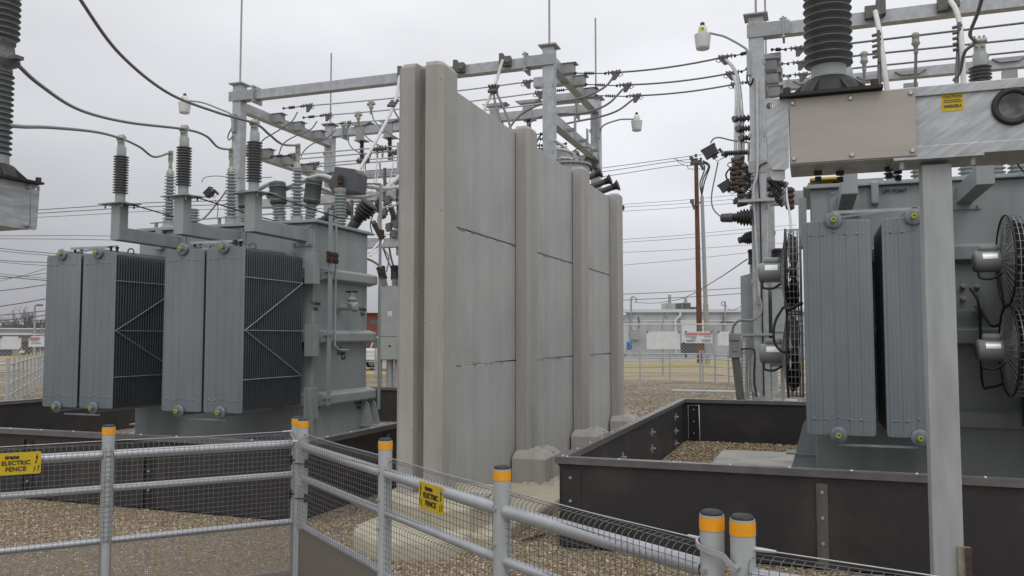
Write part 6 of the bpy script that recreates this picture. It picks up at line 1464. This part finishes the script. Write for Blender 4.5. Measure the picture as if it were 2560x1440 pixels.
for k, (px, py0, py1, w) in enumerate(((1674, 737, 776, .14), (1714, 745, 758, .16), (1667, 768, 793, .1))):
    o = MB().cyl(FP(px, py1, -2.5 if k < 2 else .1), FP(px, py0, -2.5 if k < 2 else .1), w, n=8).build('vent_pipe', galvd); tag(o, ['tall thin vent pipe behind the pale rooftop unit', 'short dark vent on top of the rooftop unit', 'short pipe standing at the warehouse roof edge'][k], 'vent pipe')
bb = AZ(1573, 882, 0); rd = 6.2*bb.length/2084/1.0
br = thing('barrel', 'blue plastic barrel against the warehouse wall', 'barrel', FP(1573, 872, .8)); p = FP(1573, 872, .8); h = FP(1573, 855, .8).z-FP(1573, 874, .8).z
MB().lathe([(.2, 0), (.235, .03), (.235, h*.3), (.245, h*.33), (.235, h*.36), (.235, h*.64), (.245, h*.67), (.235, h*.7), (.235, h-.03), (.2, h)], (p.x, p.y, FP(1573, 874, .8).z), n=16).build('drum', bluep, br); MB().cyl((p.x, p.y, FP(1573, 874, .8).z+h), (p.x, p.y, FP(1573, 874, .8).z+h+.04), .1, n=10).build('lid', bluep, br)
MB().cyl((p.x, p.y, 0), (p.x, p.y, FP(1573, 874, .8).z), .3, n=10).build('stand', concs, br)

# caged trailer behind the board
cg = thing('wire_cage', 'black wire cage standing at the warehouse loading dock', 'cage', FP(1735, 880, 6)); m = MB()
a0, a1 = FP(1706, 858, 6), FP(1762, 882, 6)
for k in range(15):
    s_ = k/14; x = a0+(a1-a0)*s_; m.bar((x.x, x.y, a1.z), (x.x, x.y, a0.z), .04, .04, up=(1, 0, 0))
for k in range(6): z = a1.z+(a0.z-a1.z)*k/5; m.bar((a0.x, a0.y, z), (a1.x, a1.y, z), .04, .04)
m.build('bars', blackm, cg); MB().prism([(a0.x, a0.y, a1.z), (a1.x, a1.y, a1.z), (a1.x, a1.y, a0.z), (a0.x, a0.y, a0.z)], -FN*1.2).build('dark_load', MATS['hvac_dark'], cg)
mm = MB()
for x in (a0+(a1-a0)*.15, a0+(a1-a0)*.85): mm.cyl((x.x, x.y, 0), (x.x, x.y, a1.z), .08, n=8)
mm.build('leg', blackm, cg)
# utility pole and its slim companion
pt, pb = AD(1740, 396, 55), AD(1750, 905, 55)
up = thing('utility_pole', 'weathered brown wooden utility pole leaning slightly above the warehouse', 'utility pole', (pb.x, pb.y, 0)); pz = Vector((pb.x, pb.y, 0))
pole = MB().cyl(pz, pt, .20, .13, n=12).build('pole', woodp, up)
s55 = 55/2084.
m = MB().obox(AD(1741, 408, 55), (.35, .12, 0), (-.05, .1, 0), (0, 0, .12))
for px, py in ((1731, 400), (1752, 402), (1733, 412), (1750, 412), (1757, 424), (1740, 393), (1727, 398)): c = AD(px, py, 54.8); m.lathe([(.05, 0), (.11, .05), (.07, .10), (.11, .15), (.05, .22)], c, n=8)
m.bar(AD(1727, 398, 54.9), AD(1757, 412, 54.9), .12, .14).bar(AD(1748, 400, 54.9), AD(1758, 425, 54.9), .12, .14).build('crossarm_hardware', clampm, up)
m = MB().bar(AD(1737, 524, 54.8), AD(1729, 502, 54.8), .14, .12).obox(AD(1730, 503, 54.8), (.12, 0, 0), (0, .1, 0), (0, 0, .12)).bar(AD(1757, 500, 54.8), AD(1740, 515, 54.8), .1, .1); m.build('lower_bracket', clampm, up)
sp = thing('steel_pole', 'slim pale grey steel riser pole just right of the wooden pole', 'steel pole', AZ(1768, 890, 0)); q0, q1 = AD(1769, 902, 53), AD(1755, 490, 53)
MB().cyl((q0.x, q0.y, 0), AD(1764, 760, 53), .17, n=10).cyl(AD(1764, 760, 53), q1, .14, .11, n=10).build('tube', galvd, sp)
for k in range(3):
    m = MB().tube(spline([AD(1755, 492-3*k, 53), AD(1753-3+5*k, 460, 53.2), AD(1756+5*k, 440, 53.4), AD(1768+3*k-6*(k == 0), 420-3*k, 53.6), AD(1758, 408-3*k, 54)]), .045, n=6); m.build('riser_cable', blackm, sp)
# street lamp far left
sl = thing('street_lamp', 'small distant street lamp with one arm, at far left above the low roof', 'street lamp', AD(87, 840, 70)); b0 = AD(87, 846, 70)
MB().cyl((b0.x, b0.y, 0), AD(87, 764, 70), .12, .08, n=8).tube([AD(87, 765, 70), AD(90, 762, 70), AD(100, 762, 70)], .06, n=6).build('post', galvd, sl); MB().obox(AD(99, 763, 70), (.25, 0, 0), (0, .12, 0), (0, 0, .07)).build('lamp_head', clampm, sl)
# overhead lines
def wire(lab, pts, r=.022, grp='distant overhead wires'):
    tag(MB().tube(spline(pts, 6), r, n=5).build('overhead_wire', MATS['wire_dark']), lab, 'overhead wire', grp)
mat('wire_dark', (.11, .11, .115), .7)
Rl = [((1380, 485), (1545, 459), (1690, 436), 'top', 1), ((1380, 492), (1545, 467), (1692, 444), 'second', 1)]
def wl2(y0, y1, d, lab, x0=1380, x1=1990, r=.016): wire(lab, [AD(x0, y0+(y0-y1)*.55, d), AD(1545, y0, d), AD((1545+1850)/2, (y0+y1)/2+1.5, d), AD(1850, y1, d), AD(x1, y1-(y0-y1)*.45, d)], r)
wire('highest thin wire meeting the wooden pole from the left', [AD(1380, 436, 56), AD(1545, 415, 56), AD(1684, 396, 56), AD(1742, 388, 55)])
wire('second thin wire meeting the wooden pole from the left', [AD(1380, 446, 56), AD(1545, 424, 56), AD(1692, 402, 56), AD(1745, 398, 55)])
wire('third thin wire meeting the wooden pole from the left', [AD(1380, 462, 56), AD(1545, 436, 56), AD(1700, 413, 56), AD(1722, 422, 55.5), AD(1750, 422, 55)])
wire('short sagging loop left of the pole head', [AD(1684, 396, 56), AD(1700, 402, 55.5), AD(1715, 406, 55.2), AD(1733, 404, 55)])
wire('lower short sagging loop left of the pole head', [AD(1692, 402, 56), AD(1705, 410, 55.5), AD(1718, 414, 55.2), AD(1733, 413, 55)])
wire('thin wire leaving the pole head to the right, behind the down leads', [AD(1742, 388, 55), AD(1800, 380, 55), AD(1868, 374, 55)], .018)
for y0, y1, lab in ((512, 487, 'upper of two close wires crossing the wooden pole below its head'), (519, 497, 'lower of two close wires crossing the wooden pole below its head'), (529, 507, 'faint wire under the two close ones crossing the pole'),
                    (600, 574, 'upper of the wire pair crossing the pole at mid height'), (607, 583, 'lower of the wire pair crossing the pole at mid height'), (632, 614, 'faint wire right above the middle of the wooden pole'), (664, 634, 'lower faint wire across the middle of the pole'),
                    (736, 720, 'dark wire just above the warehouse roofline'), (751, 734, 'lower dark wire touching the rooftop units')):
    wl2(y0, y1, 60, lab, r=.024 if y0 > 700 else .015)
wire('slanting wire rising from the service mast to the right structure', [FP(1590, 756, .3), AD(1625, 758, 70), AD(1660, 755, 62), AD(1714, 743, 52), AD(1790, 700, 40), AD(1868, 648, 28)], .022)
wire('thin sagging wire meeting the right service mast', [FP(1813, 760, .3), AD(1825, 775, 60), AD(1845, 770, 50), AD(1870, 750, 40)], .018)
LW = [(531, 518, 506, 400, .03, 'upper of three faint wires crossing the sky behind the left arresters'), (539, 527, 516, 400, .03, 'middle of three faint wires crossing the sky behind the left arresters'), (548, 538, 527, 400, .02, 'lowest of three faint wires crossing the sky behind the left arresters'),
      (590, 589, 590, 340, .022, 'faint wire low in the left sky, above a parallel one'), (597, 598, 600, 340, .022, 'faint wire low in the left sky, beneath a parallel one')]
for y0, ym, y1, x1, r, lab in LW: wire(lab, [AD(-60, y0+2, 60), AD(0, y0, 60), AD(x1/2, ym, 60), AD(x1, y1, 60), AD(x1+300, y1-6, 60), AD(1010, y1-3, 60)], r)
far = [(621, 632, .024), (627, 638, .02), (651, 656, .024), (655, 664, .018), (690, 701, .03), (697, 683, .02), (684, 696, .018), (703, 672, .018), (727, 712, .03), (766, 747, .034), (788, 777, .03), (802, 788, .034), (807, 800, .03)]
ft_ = ['two lines meeting near the radiator top, upper', 'two lines meeting near the radiator top, lower', 'with a dark fitting at the radiator edge', 'faint companion of the one with a dark fitting', 'gently falling, in the crossing group', 'rising to the right, in the crossing group', 'faintest falling, in the crossing group', 'steepest rising, in the crossing group', 'alone below the crossing group', 'thick, highest of the low dark ones', 'second of the low dark ones above the street lamp base', 'third of the low dark ones, just above the treetops', 'lowest, brushing the treetops']
for (a, b, r), lab in zip(far, ft_): wire('wire at far left: '+lab, [AD(-80, a+(a-b)*.7, 55), AD(0, a, 55), AD(58, (a+b)/2+.8, 55), AD(115, b, 55), AD(260, b-(a-b)*1.2, 55)], r)

# left buildings and tree line
lb_, rb2 = AD(-120, 826, 78), AD(330, 824, 84); P0, FD, FN = facade(lb_, rb2)
ob = thing('low_building', 'low cream building with a long flat grey roof at the far left', 'building', (lb_.x, lb_.y, 0)); a, b = FP(-120, 850), FP(420, 850); zt_ = FP(60, 833).z
MB().prism([(a.x, a.y, 0), (b.x, b.y, 0), (b.x, b.y, zt_), (a.x, a.y, zt_)], -FN*14).build('wall', mat('cream_wall', (.37, .36, .30), .85, var=.06, vscale=.7), ob)
MB().prism([(a.x, a.y, zt_), (b.x, b.y, zt_), (b.x, b.y, zt_+.5), (a.x, a.y, zt_+.5)], -FN*15).build('roof', mat('grey_roof', (.23, .23, .235), .8, var=.08, vscale=.6), ob).location = FN*.5
panel('fascia', -100, 400, 821, 823.5, .6, .1, roofm, ob); panel('canopy', -40, 78, 833, 838, 1.2, 1.1, bw2, ob); panel('dark_bay', -60, 30, 852, 900, .05, .04, MATS['hvac_dark'], ob); panel('dark_bay', 55, 300, 853, 900, .05, .04, MATS['hvac_dark'], ob)
rbd = thing('red_building', 'red painted building glimpsed between the left transformer and the grey cabinet marked M', 'building', AD(960, 860, 62)); P0, FD, FN = facade(AD(900, 780, 62), AD(1120, 778, 62))
panel('wall', 905, 1100, 782, 905, 0, 10, MATS['red_brick_paint'], rbd); panel('roof', 900, 1105, 778, 782, .3, 10, roofm, rbd); panel('window_band', 925, 950, 800, 812, .03, .02, MATS['hvac_dark'], rbd)
def bare_tree(c, h, seed, lab, grp='bare winter trees'):
    rng = random.Random(seed); t = thing('bare_tree', lab, 'tree', c, grp); tw = MB(); tr_ = MB()
    def grow(p, d, L, r, lev):
        q = p+d*L; (tr_ if lev == 0 else tw).cyl(p, q, r, r*.65, n=5 if lev < 2 else 3, caps=False)
        if lev >= 5: return
        for k in range(3 if lev else 4):
            e = (d+Vector((rng.uniform(-1, 1), rng.uniform(-1, 1), rng.uniform(-.2, .7)))*.75).normalized(); grow(p+d*L*rng.uniform(.6, 1), e, L*rng.uniform(.6, .8), r*.55, lev+1)
    grow(Vector(c), Vector((0, 0, 1)), h*.3, h*.022, 0); m_ = MATS['bark_haze']; tr_.build('trunk', m_, t); tw.build('crown', m_, t)
mat('bark_haze', (.16, .145, .14), .9)
tl = [(-30, 96, 6.0), (15, 100, 5.5), (38, 92, 4.6), (55, 92, 6.4), (78, 94, 6.6), (100, 96, 5.2), (128, 98, 5.5)]
tn = ['at the left edge', 'second from the left edge', 'small, beside the tall pair', 'left of the tall pair near the street lamp', 'just left of the street lamp post', 'right of the street lamp', 'touching the radiator edge']
for k, ((px, d, h), nn) in enumerate(zip(tl, tn)): p = AD(px, 846, d); bare_tree((p.x, p.y, 0), h, 10+k, 'hazy bare tree behind the low roof, '+nn)
hm = mat('distant_wood', (.15, .14, .14), 1.0, var=.25, vscale=.3)
def treeline(px0, px1, d, h0, h1, seed):
    rng = random.Random(seed); V, F = [], []; n = int((px1-px0)/2.0)
    for i in range(n*14):
        px = px0+(px1-px0)*rng.random(); dd = d*(1+rng.uniform(-.06, .06)); p = AD(px, 846, dd); hh = h0+(h1-h0)*(.5+.5*math.sin(px*.05)*math.cos(px*.013+1)); z = hh*rng.random()**.6
        s = rng.uniform(.25, .9); a = rng.random()*6.28; b = len(V)
        V += [(p.x+s*math.cos(a), p.y+s*math.sin(a), z), (p.x-s*math.cos(a), p.y-s*math.sin(a)*.5, z+rng.uniform(-.3, .3)), (p.x+rng.uniform(-.3, .3), p.y, z+s*rng.uniform(.8, 2.2))]; F.append((b, b+1, b+2))
    o = MB().add(V, F).build('treeline', hm); tag(o, 'low hazy belt of bare woodland along the horizon', 'woodland', kind='stuff')
treeline(-300, 520, 190, 3.0, 5.0, 3)
# chain link fence with boards
clm = bpy.data.materials.new('chain_link'); clm.use_nodes = True; _n, _l = clm.node_tree.nodes, clm.node_tree.links
_b = _n['Principled BSDF']; _b.inputs['Base Color'].default_value = (.38, .4, .4, 1); _b.inputs['Roughness'].default_value = .5; _b.inputs['Metallic'].default_value = .3
_uv = _n.new('ShaderNodeTexCoord'); _mp = _n.new('ShaderNodeMapping'); _mp.inputs['Rotation'].default_value = (0, 0, R(45)); _mp.inputs['Scale'].default_value = (9, 9, 1)
_l.new(_uv.outputs['UV'], _mp.inputs[0]); _br = _n.new('ShaderNodeTexBrick'); _br.offset = 0; _br.inputs['Scale'].default_value = 1; _br.inputs['Mortar Size'].default_value = .055; _br.inputs['Brick Width'].default_value = 1; _br.inputs['Row Height'].default_value = 1
_l.new(_mp.outputs[0], _br.inputs['Vector']); _t = _n.new('ShaderNodeBsdfTransparent'); _m = _n.new('ShaderNodeMixShader'); _l.new(_br.outputs['Fac'], _m.inputs[0]); _l.new(_t.outputs[0], _m.inputs[1]); _l.new(_b.outputs[0], _m.inputs[2]); _l.new(_m.outputs[0], _n['Material Output'].inputs[0])
def chain_fence(p, q, h, lab, posts):
    p, q = Vector(p), Vector(q); d = (q-p).normalized(); L = (q-p).length
    t = thing('chain_link_fence', lab, 'chain link fence', p, 'chain link fences')
    me = bpy.data.meshes.new('link_fabric'); me.from_pydata([(0, 0, .05), (q.x-p.x, q.y-p.y, .05), (q.x-p.x, q.y-p.y, h), (0, 0, h)], [], [(0, 1, 2, 3)]); uv = me.uv_layers.new(name='UV')
    for li, c in enumerate(((0, 0), (L, 0), (L, h), (0, h))): uv.data[li].uv = c
    me.materials.append(clm); o = bpy.data.objects.new('link_fabric', me); COL.objects.link(o); o.parent = t
    MB().cyl(p+Vector((0, 0, h)), q+Vector((0, 0, h)), .03, n=8).build('top_rail', roofm, t)
    for s in posts:
        c = p+d*s; MB().cyl(c, c+Vector((0, 0, h)), .035, n=8).bar(c+Vector((0, 0, h)), c+Vector((.1, -.05, h+.42)), .04, .04).build('post', galvd, t)
    return t
cf0 = AD(1380, 936, 38); cf1 = AD(2000, 935, 36.5); P0, FD, FN = facade(cf0, cf1); hh = FP(1620, 811).z
c0, c1 = FP(1330, 900), FP(2050, 900); c0.z = c1.z = 0; pp = FP(1657, 900); 
chain_fence(c0, c1, hh, 'chain link fence with white boards in front of the warehouse', [(Vector((pp.x, pp.y, 0))-c0).length, 1.0, (Vector((pp.x, pp.y, 0))-c0).length+7])
def board(px0, px1, py0, py1, lab, head=False):
    a, b = FP(px0, py0, .06), FP(px1, py1, .06); t = thing('fence_board', lab, 'sign board', (a.x, a.y, b.z), 'boards wired to the chain link fences')
    bd = MB().prism([(a.x, a.y, b.z), (b.x, b.y, b.z), (b.x, b.y, a.z), (a.x, a.y, a.z)], FN*.01).build('panel', whitesgn, t)
    m = MB()
    for px, py in ((px0+2, py0+1), (px1-2, py0+1)): c = FP(px, py, .08); m.obox(c, FD*.04+Vector((0, 0, .05)), FN*.01, FD*.02-Vector((0, 0, .02)))
    m.build('corner_tie', clampm, t)
    if head:
        for q0, q1 in head[0]: panel('red_band', q0, q1, py0+3, py0+8.5, .09, .01, pinkink, bd)
        for x, y, w in head[1]: panel('faded_lettering', x, x+w, y, y+2.2, .09, .01, MATS['faint_ink'], bd)
mat('faint_ink', (.33, .34, .35), .8)
board(1616, 1700, 829, 873, 'larger blank white board on the chain link fence, left of the red lettered one')
board(1712, 1781, 829, 858, 'white board with faded red bands across the pole base, on the chain link fence', ([(1713, 1745), (1747, 1779)], [(1713, 840, 28), (1727, 844, 14), (1760, 840, 18), (1716, 849, 24), (1753, 848, 25), (1716, 852, 20), (1756, 852, 20)]))
board(1794, 1830, 829, 864, 'blank white board on the chain link fence, next to the small grey switch box')
l0, l1 = AD(-200, 900, 33), AD(330, 900, 38); P0, FD, FN = facade(l0, l1); hh = FP(50, 836).z
c0, c1 = FP(-200, 900), FP(380, 900); c0.z = c1.z = 0; chain_fence(c0, c1, hh, 'chain link fence at the far left, carrying two white boards', [1.5, 4.2, 7.0])
board(1, 52, 841, 873, 'blank white board with rounded corners at the far left'); board(72, 118, 840, 867, 'white board with a faded pink band, beside the first radiator at far left', ([(74, 100)], [(76, 850, 20), (78, 856, 24)]))
board(48, 61, 872, 882, 'smallest white notice, low on the far left chain link fence')
# parked pickup glimpsed behind the switchgear
pk = AD(960, 905, 42); car = thing('parked_truck', 'white pickup truck glimpsed between the left transformer and the cabinet marked M', 'truck', (pk.x, pk.y, 0)); X, Y = pk.x, pk.y
body = MB().prism([(X-2.6, Y, .55), (X+2.6, Y, .5), (X+2.65, Y, 1.0), (X+1.5, Y, 1.15), (X+1.45, Y, 1.12), (X-2.6, Y, 1.12)], (0, 1.9, 0)).build('body', whitep, car, bevel=.06)
MB().prism([(X-.9, Y+.1, 1.1), (X+1.45, Y+.1, 1.12), (X+.7, Y+.2, 1.72), (X-.7, Y+.2, 1.74)], (0, 1.7, 0)).build('cab', whitep, body, bevel=.05)
MB().prism([(X-.8, Y+.12, 1.16), (X+1.2, Y+.12, 1.16), (X+.62, Y+.19, 1.64), (X-.62, Y+.19, 1.66)], (0, -.03, 0)).build('side_window', MATS['hvac_dark'], body)
for dx in (-1.65, 1.7):
    for dy in (-.02, 1.72):
        w = MB().cyl((X+dx, Y+dy, .38), (X+dx, Y+dy+.22, .38), .38, n=20).build('wheel', blackm, car); MB().cyl((X+dx, Y+dy-.01, .38), (X+dx, Y+dy, .38), .2, n=14).build('rim', alum, w)
